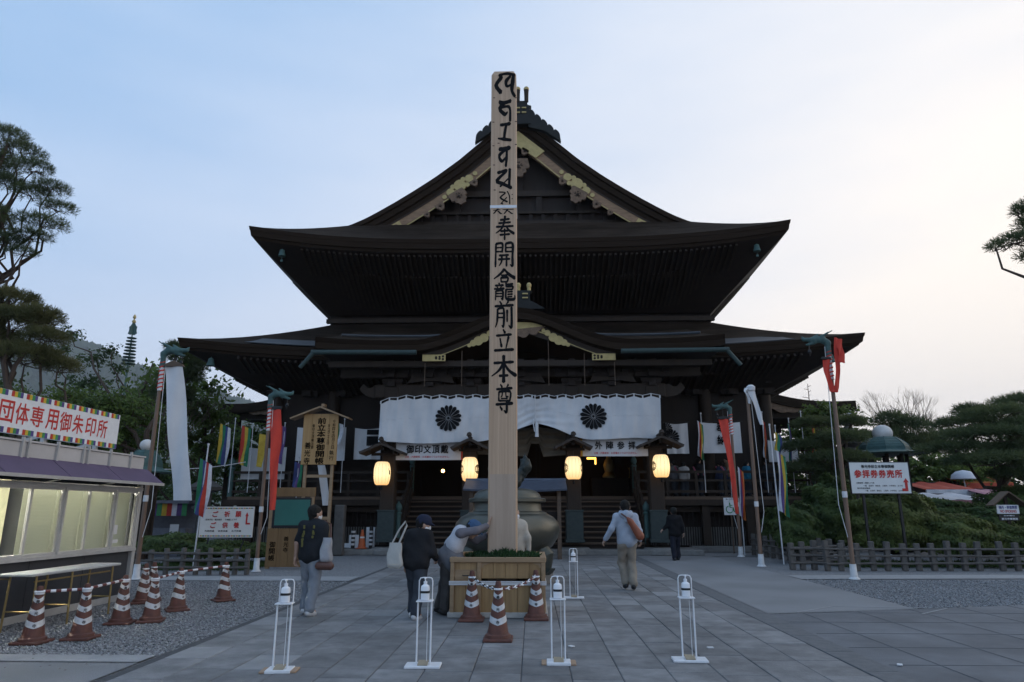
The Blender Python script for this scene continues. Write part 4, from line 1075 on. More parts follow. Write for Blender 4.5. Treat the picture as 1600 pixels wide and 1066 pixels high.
def chain(a, b, lab, sag, c2):
    a, b = Vector(a), Vector(b); t = thing('plastic_chain', lab, 'chain', a, group='plastic chains between cones'); d = b - a; n = 22
    P = [d * (i / n) + Vector((0, 0, -sag * 4 * (i / n) * (1 - i / n))) for i in range(n + 1)]
    for par, mt, nm in ((0, WHITE_PAINT, 'white_links'), (1, c2, 'dark_links')):
        m = MB()
        for i in range(n):
            if (i // 2) % 2 != par: continue
            p, q = P[i], P[i + 1]; x = (q - p).normalized(); s = Vector((0, 0, 1)) if i % 2 else x.cross(Vector((0, 0, 1))).normalized()
            c = (p + q) / 2; ln = (q - p).length * .62
            m.tube([c + x * ln * math.cos(k) + s * .017 * math.sin(k) for k in np.linspace(0, 2 * math.pi, 9)], .0068, 5, cap=False)
        o = m.build(nm, mt, t, True); o['kind'] = 'stuff'
chain(tp(ca_, .62), tp(cb_, .615), 'black and white plastic chain before the planter, left half', .04, BLACK)
chain(tp(cb_, .615), tp(cc_, .62), 'brown and white plastic chain before the planter, right half', .05, STRIPE)

# ------------------------------------------------------------------ hand-sanitiser stands with pump bottles
CARD = mat('brown_board', (.38, .26, .17), (.30, .20, .13), .7, 6)
BOTTLE = mat('white_bottle_plastic', (.80, .81, .83), (.74, .75, .78), .3, 5, spec=.5)
def stand_of(px, py, lab, rz, wood):
    p = G(px, py); t = thing('sanitiser_stand', lab, 'stand', p, rz, 'hand sanitiser stands')
    m = MB(); m.cbox((0, 0, .012), (.35 if not wood else .24, .21, .024 if not wood else .03), .005); m.build('base', WHITE_PAINT, t)
    if wood:
        for sx in (-1, 1): m = MB(); m.cbox((sx * .145, 0, .009), (.055, .20, .018), .004); m.build('base_board', CARD, t)
    for sx in (-1, 1):
        m = MB(); m.cbox((sx * .068, .0, .31), (.016, .018, .59), .003); m.build('leg', WHITE_PAINT, t)
        m = MB(); m.tube([(sx * .068, .05, .61), (sx * .068, .05, .80), (sx * .055, .05, .825), (sx * .03, .05, .83)], .006, 6); m.build('hoop', WHITE_PAINT, t, True)
    m = MB(); m.tube([(-.03, .05, .83), (.03, .05, .83)], .006, 6); m.build('hoop_top', WHITE_PAINT, t, True)
    m = MB(); m.cbox((0, .0, .612), (.165, .13, .012), .003); m.build('shelf', WHITE_PAINT, t)
    m = MB(); m.cbox((0, -.015, .04), (.10, .13, .006), .002, Rx(.18)); m.build('pedal', mat('tan_pedal', (.35, .29, .2), None, .6), t)
    m = MB(); m.tube([(.03, .01, .05), (.03, .012, .60)], .003, 5); m.build('pedal_rod', WHITE_PAINT, t)
    return t
def bottle_on(st, lab):
    M = Matrix.Rotation(st.rotation_euler.z, 3, 'Z'); t = thing('pump_bottle', lab, 'bottle', st.location + Vector((0, 0, .619)), st.rotation_euler.z, 'white pump bottles on the stands')
    m = MB(); m.lathe([(.036, 0), (.043, .006), (.044, .02), (.044, .115), (.04, .135), (.022, .148), (.016, .152), (.016, .165)], 18, rad=lambda a: 1 / max(abs(math.cos(a)), abs(math.sin(a))) ** .55)
    m.build('body', BOTTLE, t, True)
    m = MB(); m.lathe([(.019, .158), (.019, .178), (.007, .18), (.006, .205), (.014, .207), (.014, .215), (.005, .218)], 12); m.tube([(0, 0, .211), (0, -.035, .213), (0, -.042, .203)], .006, 6); m.build('pump', BOTTLE, t, True)
    m = MB(); m.lathe([(.0462, .068), (.0464, .07), (.0464, .088), (.0462, .09)], 18, rad=lambda a: 1 / max(abs(math.cos(a)), abs(math.sin(a))) ** .55); m.build('strap', BLACK, t)
    return t
for (px, py, rz, wood, lab, lb) in ((437, 1049, .10, True, 'sanitiser stand with brown board base left of the walkway', 'pump bottle on the stand nearest the cones and booth'),
        (661, 1042, .03, False, 'white sanitiser stand by the feet of the man with a tote bag', 'pump bottle in front of the man with the tote bag'),
        (873, 1037, -.02, True, 'sanitiser stand with brown board base just right of the planter', 'pump bottle on the stand just right of the planter'),
        (1078, 1033, -.06, False, 'white sanitiser stand furthest right on the walkway', 'pump bottle on the stand furthest right'),
        (897, 935, -.05, False, 'distant white sanitiser stand beside the incense burner', 'pump bottle on the distant stand by the burner')):
    s = stand_of(px, py, lab, rz, wood); bottle_on(s, lb)

# ------------------------------------------------------------------ bronze incense burner
BRONZE = mat('aged_bronze', (.13, .117, .09), (.06, .072, .064), .38, 1.6, 9, metal=.6, bump=.25, bscale=10, contrast=.9)
ib = thing('incense_burner', 'giant round bronze incense burner with lion lid behind the pillar', 'incense burner', (-.56, 15.6, 0))
m = MB(); m.lathe([(1.0, 0), (1.0, .25), (.85, .27), (.85, .5), (.7, .55)], 32); m.build('stone_base', STONE, ib, 30)
m = MB(); m.lathe([(.55, .52), (.8, .6), (1.0, .74), (1.12, .92), (1.165, 1.08), (1.13, 1.23), (1.02, 1.35), (.9, 1.41), (.88, 1.42), (.86, 1.45), (.78, 1.47), (.76, 1.5), (.74, 1.68), (.7, 1.69)], 48); m.build('pot', BRONZE, ib, 30)
m = MB(); m.lathe([(.7, 1.66), (.845, 1.665), (.86, 1.68), (.86, 1.735), (.83, 1.75), (.76, 1.76), (.72, 1.84), (.64, 1.91), (.5, 1.95), (.3, 1.97), (0, 1.98)], 48); m.build('lid', BRONZE, ib, 30)
for k in range(3):
    a = R(-90 + 120 * k + 60); m = MB(); m.tube([(.75 * math.cos(a), .75 * math.sin(a), .75), (1.0 * math.cos(a), 1.0 * math.sin(a), .55), (.98 * math.cos(a), .98 * math.sin(a), .3), (1.05 * math.cos(a), 1.05 * math.sin(a), .22)], [.2, .16, .11, .15], 10); m.build('leg', BRONZE, ib, True)
DKB = mat('dark_bronze', (.035, .04, .036), (.022, .026, .024), .5, 5, metal=.4, bump=.2)
lion = [((-.1, 0, 2.05), (.15, 0, 2.2), .17, .2), ((-.22, -.0, 2.3), (-.28, -.05, 2.42), .17, .16), ((-.32, -.12, 2.38), (-.36, -.18, 2.36), .08, .07),
        ((-.25, .1, 2.2), (-.3, .1, 1.98), .07, .06), ((-.25, -.1, 2.2), (-.32, -.12, 1.98), .07, .06), ((.2, .13, 2.1), (.1, .15, 1.98), .12, .07), ((.2, -.13, 2.1), (.1, -.15, 1.98), .12, .07),
        ((.28, 0, 2.2), (.42, 0, 2.45), .1, .12), ((.42, 0, 2.45), (.40, 0, 2.72), .12, .02), ((.38, 0, 2.4), (.52, 0, 2.62), .08, .015), ((.40, 0, 2.4), (.30, 0, 2.62), .08, .015)]
sdf_obj('lion_finial', lion, .025, DKB, ib, .05, .012, 14)
# ------------------------------------------------------------------ curtains and banners on the hall
def crest(m, cx, cz, r, y, n=16):
    """chrysanthemum crest: sixteen petals and a centre ring, as flat shapes"""
    for k in range(n):
        a = 2 * math.pi * (k + .5) / n; hw = math.pi / n * .88
        pts = [(r * .14 * math.cos(a - hw * .6), r * .14 * math.sin(a - hw * .6)), (r * .86 * math.cos(a - hw), r * .86 * math.sin(a - hw))]
        for t in np.linspace(-1, 1, 6)[1:-1]:
            q = r * (.86 + .14 * math.sqrt(1 - t * t)); pts.append((q * math.cos(a + t * hw * .8), q * math.sin(a + t * hw * .8)))
        pts += [(r * .86 * math.cos(a + hw), r * .86 * math.sin(a + hw)), (r * .14 * math.cos(a + hw * .6), r * .14 * math.sin(a + hw * .6))]
        m.add([(cx + x, y, cz + z) for x, z in pts], [tuple(range(len(pts)))])
    m.add([(cx + r * .11 * math.cos(t), y, cz + r * .11 * math.sin(t)) for t in np.linspace(0, 6.283, 13)[:-1]], [tuple(range(12))])
YC = 24.30
CL, CR = at(593, 660, YC).x, at(1033, 660, YC).x
CM = at(836, 650, YC).x
ztop = at(813, 622, YC).z; zbl = at(640, 692, YC).z; zup = at(836, 662, YC).z
mk = thing('shrine_curtain', 'long white curtain with two black chrysanthemum crests across the porch', 'curtain', ((CL + CR) / 2, YC, ztop))
def hem(x):
    if x < CM: t = (CM - x) / (CM - at(735, 690, YC).x)
    else: t = (x - CM) / (at(925, 690, YC).x - CM)
    t = min(1, t); s = t * t * (3 - 2 * t)
    zb = zbl + (.12 if x > CM else 0)
    return zup + (zb - zup) * (s ** .75) + .03 * math.sin(x * 2.1)
def cpt(u, v):
    x = lerp(CL, CR, u); zt = ztop + .035 * math.cos((u * 16 % 1 - .5) * math.pi * 2) - .06 * (abs(u - .5) < .0) - (.14 if u < .0 else 0)
    zt -= .16 * max(0, 1 - u * 14); zb = hem(x); z = lerp(zt, zb, v)
    near = math.exp(-((x - CM) / 1.2) ** 2)
    y = YC + .05 * math.sin(x * 3.1 + v * 1.5 + math.sin(x)) * v + .012 * math.sin(x * 23 + v * 3 + 2 * math.sin(x * 2.3)) + .02 * math.sin(x * 9.3 - v * 4) + .028 * near * math.sin(v * 26 + (x - CM) * 5) * v + .05 * math.sin(v * 3 + x)
    return Vector((x, y, z))
m = MB(); m.sheet(cpt, 150, 26, .006)
m.build('cloth', WHITE, mk, 60, world=True)
m = MB(); m.tube([cpt(u, 0) + Vector((0, 0, .10)) for u in np.linspace(0, 1, 33)], .012, 6); m.build('hanging_rope', WHITE, mk, world=True)
for i in range(34):
    p = cpt((i + .02) / 33.05, 0); m = MB(); m.box((p.x, p.y, p.z + .055), (.05, .012, .11)); m.build('hanging_loop', WHITE, mk, world=True)
for (px, py) in ((701, 654), (927, 651)):
    p = at(px, py, YC - .0); m = MB(); crest(m, 0, 0, .475, 0)
    # printed on the cloth: follow its surface
    vs = []
    for (x, y, z) in m.v:
        X, Z = p.x + x, p.z + z; u = (X - CL) / (CR - CL); zt = cpt(u, 0).z; v = (zt - Z) / max(.01, zt - hem(X)); q = cpt(u, v); vs.append((X, q.y - .05, Z))
    m.v = vs; m.build('printed_crest', INK, mk, world=True)
m = MB(); m.tube([cpt(u, .45) + Vector((0, -.006, 0)) for u in np.linspace(.0, 1, 90)], .008, 4); m.build('seam', WHITE, mk, world=True)
p = Vector((CM, YC - .06, 0)); m = MB()
m.tube([(CM, YC - .05, ztop + .1), (CM + .01, YC - .08, zup + .1)], .02, 6); m.tube([(CM - .08, YC - .08, zup + .15), (CM - .02, YC - .1, zup - .3), (CM + .02, YC - .1, zup - .3), (CM + .06, YC - .08, zup + .1)], .018, 6)
m.lathe([(.03, .0), (.06, -.05), (.055, -.25), (.07, -.5)], 10, (CM + .06, YC - .08, zup + .02)); m.build('tie_cord', WHITE, mk, True, world=True)
# the tan lining cloth drawn up behind
TAN = mat('tan_cloth', (.15, .125, .09), (.11, .09, .065), .9, 2, bump=.2)
t = thing('inner_curtain', 'tan inner curtain drawn up behind the white curtain middle', 'curtain', (CM, YC + 1.2, zup))
m = MB()
def ic(u, v):
    x = CM + lerp(-3.0, 3.0, u); k = abs(u - .5) * 2; z = zup + .02 - 1.15 * v * (.35 + .65 * (1 - k)) * (1 if k > .08 else .55) - .62 * k ** 1.3
    return Vector((x, YC + 1.2 + .05 * math.sin(v * 22 + u * 4), z))
m.sheet(ic, 40, 16, .008); m.build('cloth', TAN, t, 60, world=True)
TIE = {c: mat(n, v, None, .8) for c, n, v in (('r', 'red_cloth', (.52, .055, .035)), ('y', 'yellow_cloth', (.60, .40, .05)), ('g', 'green_cloth', (.03, .20, .10)), ('p', 'purple_cloth', (.12, .07, .20)), ('w', 'white_band_cloth', (.68, .68, .72)), ('o', 'orange_cloth', (.55, .17, .04)), ('b', 'blue_cloth', (.05, .07, .20)))}
def text_banner(px0, px1, py0, py1, Y, big, small, lab):
    a, b = at(px0, py0, Y), at(px1, py1, Y); c = (a + b) / 2; wd, hh = b.x - a.x, a.z - b.z
    t = thing('text_banner', lab, 'banner', (c.x, Y, b.z), group='white text banners under the curtain')
    m = MB(); m.sheet(lambda u, v: Vector(((u - .5) * wd, .02 * math.sin(u * 9), hh - v * hh + .02 * (u - .5) ** 2)), 20, 4, .005); m.build('cloth', WHITE, t, 60)
    q = MB(); n = len(big)
    for i, ch in enumerate(big):
        g = shifted(fit_text(ch, wd * .108, wd * .118, .022), (i - (n - 1) / 2) * wd * (.128 if n == 5 else .17), -.03, hh * .60); q.add(g.v, g.f)
    q.build('black_lettering', INK, t)
    g = shifted(fit_text(small, wd * .66, hh * .12, .012), wd * .0, -.03, hh * .18); g.build('red_lettering', RED_TEXT, t)
    for sx, cs in ((-1, 'yor'), (1, 'roy')):
        for i, c_ in enumerate(cs): m = MB(); m.box((sx * (wd / 2 + .03 + i * .05), 0, hh / 2), (.05, .008, hh)); m.build('edge_stripe', TIE[c_], t)
text_banner(616, 720, 691, 719, 24.55, '御印文頂戴', '注意・内陣参拝・お戒壇めぐりはできません。', 'white banner with five black characters under the curtain at left')
text_banner(910, 1013, 685, 713, 24.55, '外陣参拝', '注意・内陣参拝・お戒壇めぐりはできません。', 'white banner with four black characters under the curtain at right')
def side_curtain(px0, px1, py0, py1, Y, lab, deco=None, ang=0):
    a, b = at(px0, py0, Y), at(px1, py1, Y); wd, hh = b.x - a.x, a.z - b.z
    t = thing('side_curtain', lab, 'curtain', ((a.x + b.x) / 2, Y, b.z), group='plain white curtains along the veranda')
    m = MB(); m.sheet(lambda u, v: Vector(((u - .5) * wd, .03 * math.sin(u * 17) * v + .03 * math.sin(u * 7), hh * (1 - v) - .05 * math.sin(u * math.pi) * (1 - v))), 30, 6, .006); m.build('cloth', WHITE, t, 60)
    m = MB(); m.tube([(-wd / 2 - .1, .0, hh + .03), (wd / 2 + .1, 0, hh + .03)], .015, 6); m.build('rod', BLACK, t)
    if deco: deco(t, wd, hh)
    return t
def d_crest(t, wd, hh):
    m = MB(); crest(m, -wd * .30, hh * .52, .33, -.07); crest(m, -wd * .50, hh * .80, .25, -.072); m.build('printed_crest', INK, t)
def d_hono(t, wd, hh):
    q = vtext('奉納', .34, .48, wd * .0, hh * .82, .02, .38); q.v = [(p[0], -.07, p[2]) for p in q.v]; q.build('black_lettering', INK, t)
def d_bars(t, wd, hh):
    for z, h in ((.86, .16), (.58, .30)): m = MB(); m.box((wd * .22, -.07, hh * z), (wd * .5, .004, hh * h)); m.build('black_bar', INK, t)
side_curtain(1040, 1077, 661, 709, 27.3, 'white side curtain with black crests just right of the porch', d_crest)
side_curtain(1094, 1160, 660, 708, 27.3, 'white side curtain with two black characters right of the porch', d_hono)
side_curtain(1199, 1248, 688, 722, 27.9, 'plain white side curtain at the right end of the veranda')
side_curtain(380, 444, 699, 749, 27.6, 'plain white side curtain at the left end of the veranda')
side_curtain(465, 538, 668, 720, 27.3, 'plain white side curtain behind the wooden notice board')
side_curtain(555, 594, 669, 718, 27.3, 'white side curtain with black bars just left of the porch', d_bars)

# ------------------------------------------------------------------ paper lanterns under little bark hoods on the porch posts
PAPER = bpy.data.materials.new('lit_lantern_paper'); PAPER.use_nodes = True
_t = PAPER.node_tree; _b = _t.nodes['Principled BSDF']; _tc = _t.nodes.new('ShaderNodeTexCoord'); _s = _t.nodes.new('ShaderNodeSeparateXYZ'); _t.links.new(_tc.outputs['Object'], _s.inputs[0])
_r = _t.nodes.new('ShaderNodeValToRGB'); _mr = _t.nodes.new('ShaderNodeMapRange'); _mr.inputs['From Min'].default_value = -.46; _mr.inputs['From Max'].default_value = .46
_t.links.new(_s.outputs['Z'], _mr.inputs['Value']); _t.links.new(_mr.outputs[0], _r.inputs[0])
_r.color_ramp.elements[0].color = (.62, .30, .09, 1); _r.color_ramp.elements[0].position = 0
_r.color_ramp.elements[1].color = (.62, .36, .13, 1); _r.color_ramp.elements[1].position = 1
for pos, cc in ((.18, (.80, .46, .16, 1)), (.45, (.95, .66, .31, 1)), (.75, (.86, .58, .27, 1))):
    e = _r.color_ramp.elements.new(pos); e.color = cc
_t.links.new(_r.outputs[0], _b.inputs['Emission Color']); _b.inputs['Emission Strength'].default_value = .56; _b.inputs['Base Color'].default_value = (.6, .5, .35, 1); _b.inputs['Roughness'].default_value = .9
HOOD = mat('hood_bark', (.062, .046, .036), (.04, .03, .024), .9, 5, bump=.5, bscale=18)
def lantern(px, py0, py1, post_x, lab, hpx0, hpx1, deco):
    YL = 24.02; c = at(px, (py0 + py1) / 2, YL); hh = at(px, py0, YL).z - at(px, py1, YL).z; r = 13.2 * 1.0 / FPX * YL * 1.0
    t = thing('paper_lantern', lab, 'lantern', c, group='lit paper lanterns on the porch')
    prof = []
    for k in np.linspace(0, 1, 23):
        z = (k - .5) * hh * .96; rr_ = r * (.58 + .42 * math.sin(math.pi * min(1, max(0, k))) ** .42) * (1 + .008 * math.cos(k * 22 * math.pi))
        prof.append((rr_, z))
    m = MB(); m.lathe(prof, 28); m.build('paper_body', PAPER, t, True)
    m = MB()
    for k in range(14): a = k * 2 * math.pi / 14; m.tube([(p_[0] * 1.006 * math.cos(a), p_[0] * 1.006 * math.sin(a), p_[1]) for p_ in prof[::2]], .003, 3)
    o = m.build('bamboo_ribs', HOOD, t); o['kind'] = 'stuff'
    for z in (-hh / 2, hh / 2): m = MB(); m.lathe([(r * .5, z - .02), (r * .6, z - .015), (r * .6, z + .015), (r * .5, z + .02)], 20); m.build('rim', BLACK, t)
    m = MB(); m.tube([(0, 0, hh / 2), (0, 0, hh / 2 + .22)], .01, 6); m.lathe([(.02, -hh / 2 - .14), (.05, -hh / 2 - .1), (.02, -hh / 2)], 8); m.build('hook', BLACK, t)
    rad = lambda z: float(np.interp(z, [p_[1] for p_ in prof], [p_[0] for p_ in prof]))
    for an, kind in deco:
        q = MB()
        if kind == 'crest': crest(q, 0, 0, .17, 0)
        else:
            for (x, z, w_, h_) in ((0, .13, .2, .07), (-.04, .03, .06, .14), (.07, -.06, .06, .2)): q.add([(x - w_ / 2, 0, z - h_ / 2), (x + w_ / 2, 0, z - h_ / 2), (x + w_ / 2, 0, z + h_ / 2), (x - w_ / 2, 0, z + h_ / 2)], [(0, 1, 2, 3)])
        vs = []
        for (x, y, z) in q.v:
            rr_ = rad(z) + .006; a = an + x / r; vs.append((rr_ * math.sin(a), -rr_ * math.cos(a), z))
        q.v = vs; q.build('printed_crest', INK, t)
    # hood: a small curved gable roof reaching out from the post, resting on brackets
    hx0, hx1 = at(hpx0, 706, 24.0).x, at(hpx1, 706, 24.0).x; hw = (hx1 - hx0) / 2; hz = hh / 2 + .26
    t2 = thing('lantern_hood', lab.replace('glowing paper lantern', 'small bark hood over the lantern'), 'hood', (c.x, 24.25, c.z + hz), group='bark hoods over the lanterns')
    m = MB(); m.sheet(lambda u, v: Vector(((u * 2 - 1) * hw, lerp(-.62, .42, v), .36 - .36 * abs(u * 2 - 1) ** 1.25 + .05 * abs(u * 2 - 1) ** 4)), 18, 4, .085); m.build('bark_roof', HOOD, t2, 50)
    m = MB(); m.tube([(0, -.66, .42), (0, .42, .42)], .06, 8); m.lathe([(.0, -.02), (.1, 0), (.07, .1), (.0, .13)], 10, (0, -.62, .44)); m.build('ridge_cap', HOOD, t2, True)
    for sx in (-1, 1): m = MB(); m.beam((sx * hw * .55, -.5, .05), (sx * hw * .55, .42, .05), .06, .08); m.build('eave_beam', WOOD_MID, t2)
    m = MB(); m.box((0, .2, .02), (hw * 1.3, .08, .1)); m.box((0, .1, .18), (.1, .9, .1)); m.build('cross_beam', WOOD_MID, t2)
lantern(597, 721, 759, 0, 'glowing paper lantern on the leftmost porch post', 562, 630, [(R(78), 'bars'), (R(-85), 'crest')])
lantern(734, 714, 753, 0, 'glowing paper lantern just left of the great pillar', 704, 763, [(R(72), 'crest'), (R(-72), 'crest')])
lantern(896, 713, 750, 0, 'glowing paper lantern right of the pillar over the burner', 866, 926, [(R(-72), 'crest'), (R(80), 'crest')])
lantern(1033, 710, 747, 0, 'glowing paper lantern on the rightmost porch post', 999, 1068, [(R(-75), 'crest'), (R(80), 'bars')])

# ------------------------------------------------------------------ flag poles
POLEW = mat('varnished_pole', (.20, .125, .085), (.13, .08, .055), .5, 4, stretch=(3, 3, .5), bump=.1)
SOCK = mat('white_pole_sleeve', (.70, .70, .70), (.5, .5, .5), .6, 6)
REDC = mat('scarlet_cloth', (.62, .065, .04), (.50, .045, .03), .85, 3, bump=.15)
def wave_cloth(pts, wd, m, name, parent, tw=0., nv=4, fold=.02, taper=None, edge=(1, 0, 0)):
    """cloth strip following pts (local), width along `edge`, twisting by tw"""
    P = [Vector(p) for p in pts]; n = len(P) * 3
    def f(u, v):
        k = v * (len(P) - 1); i = min(int(k), len(P) - 2); q = P[i].lerp(P[i + 1], k - i)
        w_ = wd * (1 if taper is None else lerp(1, taper, v)); a = tw * v + fold * 8 * math.sin(v * 5)
        e = Vector((math.cos(a), math.sin(a), 0)); return q + e * (u - .5) * w_ + Vector((0, fold * math.sin(u * 6 + v * 9), 0))
    b = MB(); b.sheet(f, nv, n, .006); return b.build(name, m, parent, 60)
def dragon(t, z, sx, s=1.):
    """patina dragon-head hook: curved neck, jawed head, two back-swept horns"""
    pr = [((0, 0, z - .25), (0, 0, z + .05), .065, .07), ((0, 0, z + .05), (sx * .12, 0, z + .13), .075, .08), ((sx * .12, 0, z + .13), (sx * .34, 0, z + .12), .085, .07),
          ((sx * .34, 0, z + .13), (sx * .56, 0, z + .13), .06, .045), ((sx * .30, 0, z + .06), (sx * .50, 0, z + .0), .045, .03),
          ((sx * .15, .05, z + .2), (sx * -.12, .08, z + .36), .035, .012), ((sx * .15, -.05, z + .2), (sx * -.12, -.08, z + .34), .035, .012), ((sx * .3, 0, z + .19), (sx * .2, 0, z + .27), .04, .02), ((sx * .56, 0, z + .14), (sx * .6, 0, z + .2), .035, .02)]
    return sdf_obj('dragon_head', pr, .022, COPPER, t, .035, .006, 20)
def pole(px, py, pytop, lab, r=.05, sx=1, wrap=True, head=True, group='tall varnished banner poles', lean=0.):
    g = G(px, py); h = top(px, py, pytop); t = thing('banner_pole', lab, 'pole', g, group=group)
    ln = lean * h
    m = MB(); m.tube([(0, 0, 0), (ln * .5, 0, h * .5), (ln, 0, h)], [r, r * .92, r * .8], 12); m.build('shaft', POLEW, t, True)
    m = MB(); m.lathe([(r * 2.4, 0), (r * 1.5, .05), (r * 1.35, .3), (r * 1.3, .32)], 14); m.build('foot_sleeve', SOCK, t, True)
    m = MB(); m.lathe([(r * 1.06, 0), (r * 1.1, .02), (r * 1.1, .12), (r * 1.06, .14)], 12, (ln * .33, 0, h * .33)); m.build('tape_ring', SOCK, t)
    if wrap:
        w_ = MB(); w_.tube([(ln * .93, 0, h - .85), (ln, 0, h - .15)], r * 1.0, 12); o = w_.build('white_wrap', SOCK, t)
        w2 = MB(); w2.tube([(ln * .95 + r * 1.06 * math.cos(k), r * 1.06 * math.sin(k), h - .85 + .7 * k / 44) for k in np.linspace(0, 44, 120)], .018, 5); w2.build('red_spiral', REDC, o)
    if head:
        o = dragon(t, h, sx); o.location = (ln, 0, 0)
        m = MB(); m.tube([(ln + sx * .45, 0, h), (ln + sx * .45, 0, h - .28)], .01, 5); m.lathe([(.03, -.1), (.05, -.06), (.03, 0)], 8, (ln + sx * .45, 0, h - .12)); m.build('hook', BLACK, t)
    m = MB(); m.tube([(ln + sx * r * 1.6, -.02, h - .05), (sx * .18, -.04, h * .3), (sx * .06, -.05, .9)], .008, 4); m.build('halyard', SOCK, t)
    return t, g, h
# left: white banner
t, g, h = pole(212, 905, 552, 'tall brown pole with green dragon head, left, holding the white banner')
bt = thing('hanging_banner', 'long plain white banner hung from the left dragon head pole', 'banner', (g.x + .5, g.y - .02, at(270, 782, g.y).z))
L_ = [at(272, 573, g.y), at(276, 640, g.y), at(280, 710, g.y), at(285, 782, g.y)]; o_ = bt.location
wave_cloth([p - o_ for p in L_], .42, WHITE, 'cloth', bt, .1, 8, .03, 1.08)
m = MB(); p = L_[0] - o_; m.prism([(p.x - .24, p.z), (p.x + .24, p.z), (p.x + .2, p.z + .06), (p.x, p.z + .15), (p.x - .2, p.z + .06)], p.y - .05, p.y + .05); m.build('top_board', WOOD_STEP, bt)
m = MB(); m.tube([(p.x, p.y, p.z + .14), (p.x, p.y, p.z + .38)], .012, 5); m.build('cord', BLACK, bt)
# left: red streamer
t, g, h = pole(400, 893, 622, 'tall brown pole with green dragon head beside the prayer signboard', .05)
bt = thing('streamer', 'narrowing red streamer hung from the pole beside the prayer sign', 'streamer', (g.x + .4, g.y, at(425, 797, g.y).z)); o_ = bt.location
L_ = [at(x, y, g.y - .02 * i) for i, (x, y) in enumerate(((430, 640), (431, 690), (428, 740), (425, 797)))]
wave_cloth([p - o_ for p in L_], .31, REDC, 'cloth', bt, .5, 5, .03, .42)
m = MB(); p = L_[0] - o_; m.cbox((p.x, p.y, p.z + .04), (.36, .07, .1), .02); m.tube([(p.x, p.y, p.z + .08), (p.x, p.y, p.z + .36)], .012, 5); m.build('top_board', BLACK, bt)
# right trio
t, g, h = pole(1158, 870, 640, 'brown pole with green dragon head, farthest back beside the right fence end', .055, -1)
bt = thing('streamer', 'narrowing red streamer slanting across the pole by the right veranda', 'streamer', (g.x, g.y, at(1152, 800, g.y).z)); o_ = bt.location
L_ = [at(x, y, g.y - .08 - .02 * i) for i, (x, y) in enumerate(((1130, 655), (1138, 700), (1145, 745), (1152, 803)))]
wave_cloth([p - o_ for p in L_], .33, REDC, 'cloth', bt, .6, 5, .03, .4)
m = MB(); p = L_[0] - o_; m.cbox((p.x, p.y, p.z + .04), (.36, .07, .1), .02); m.tube([(p.x, p.y, p.z + .08), (p.x, p.y, p.z + .4)], .012, 5); m.build('top_board', BLACK, bt)
t, g, h = pole(1190, 885, 612, 'brown pole with a white cloth tied to its top, right side', .055, 1, False, False)
bt = thing('tied_cloth', 'white cloth knotted round the top of a brown pole', 'cloth', (g.x, g.y, at(1185, 662, g.y).z)); o_ = bt.location
wave_cloth([p - o_ for p in [at(1172, 607, g.y - .08), at(1179, 625, g.y - .1), at(1185, 645, g.y - .1), at(1191, 664, g.y - .1)]], .24, WHITE, 'cloth', bt, .5, 4, .03, .45)
wave_cloth([p - o_ for p in [at(1168, 606, g.y - .09), at(1165, 612, g.y - .12), at(1170, 624, g.y - .12), at(1172, 631, g.y - .1)]], .16, WHITE, 'knot_tail', bt, .9, 4, .04, .5)
p = at(1173, 607, g.y - .05) - o_; m = MB(); m.lathe([(.05, -.1), (.12, -.06), (.13, .04), (.06, .1)], 10, p); m.build('knot', WHITE, bt, True)
t, g, h = pole(1335, 905, 535, 'tall brown pole with green dragon head nearest the ticket signboard', .052, -1, True, True)
bt = thing('streamer', 'red streamer looped up and caught on the tall right pole', 'streamer', (g.x, g.y, at(1300, 615, g.y).z)); o_ = bt.location
L_ = [at(x, y, g.y - .1) for x, y in ((1291, 562), (1292, 580), (1296, 598), (1301, 610), (1304, 613))]
L2 = [at(x, y, g.y - .12) for x, y in ((1304, 613), (1308, 606), (1309, 580), (1308, 555), (1307, 528))]
wave_cloth([p - o_ for p in L_], .17, REDC, 'cloth', bt, .5, 5, .03)
wave_cloth([p - o_ for p in L2], .16, REDC, 'caught_fold', bt, .8, 5, .03)
wave_cloth([p - o_ for p in [at(1310, 530, g.y - .14), at(1314, 550, g.y - .14), at(1316, 567, g.y - .14)]], .16, REDC, 'loose_end', bt, .4, 5, .03)
m = MB(); p = L_[0] - o_; m.cbox((p.x, p.y, p.z + .03), (.24, .06, .07), .02); m.build('top_board', BLACK, bt)
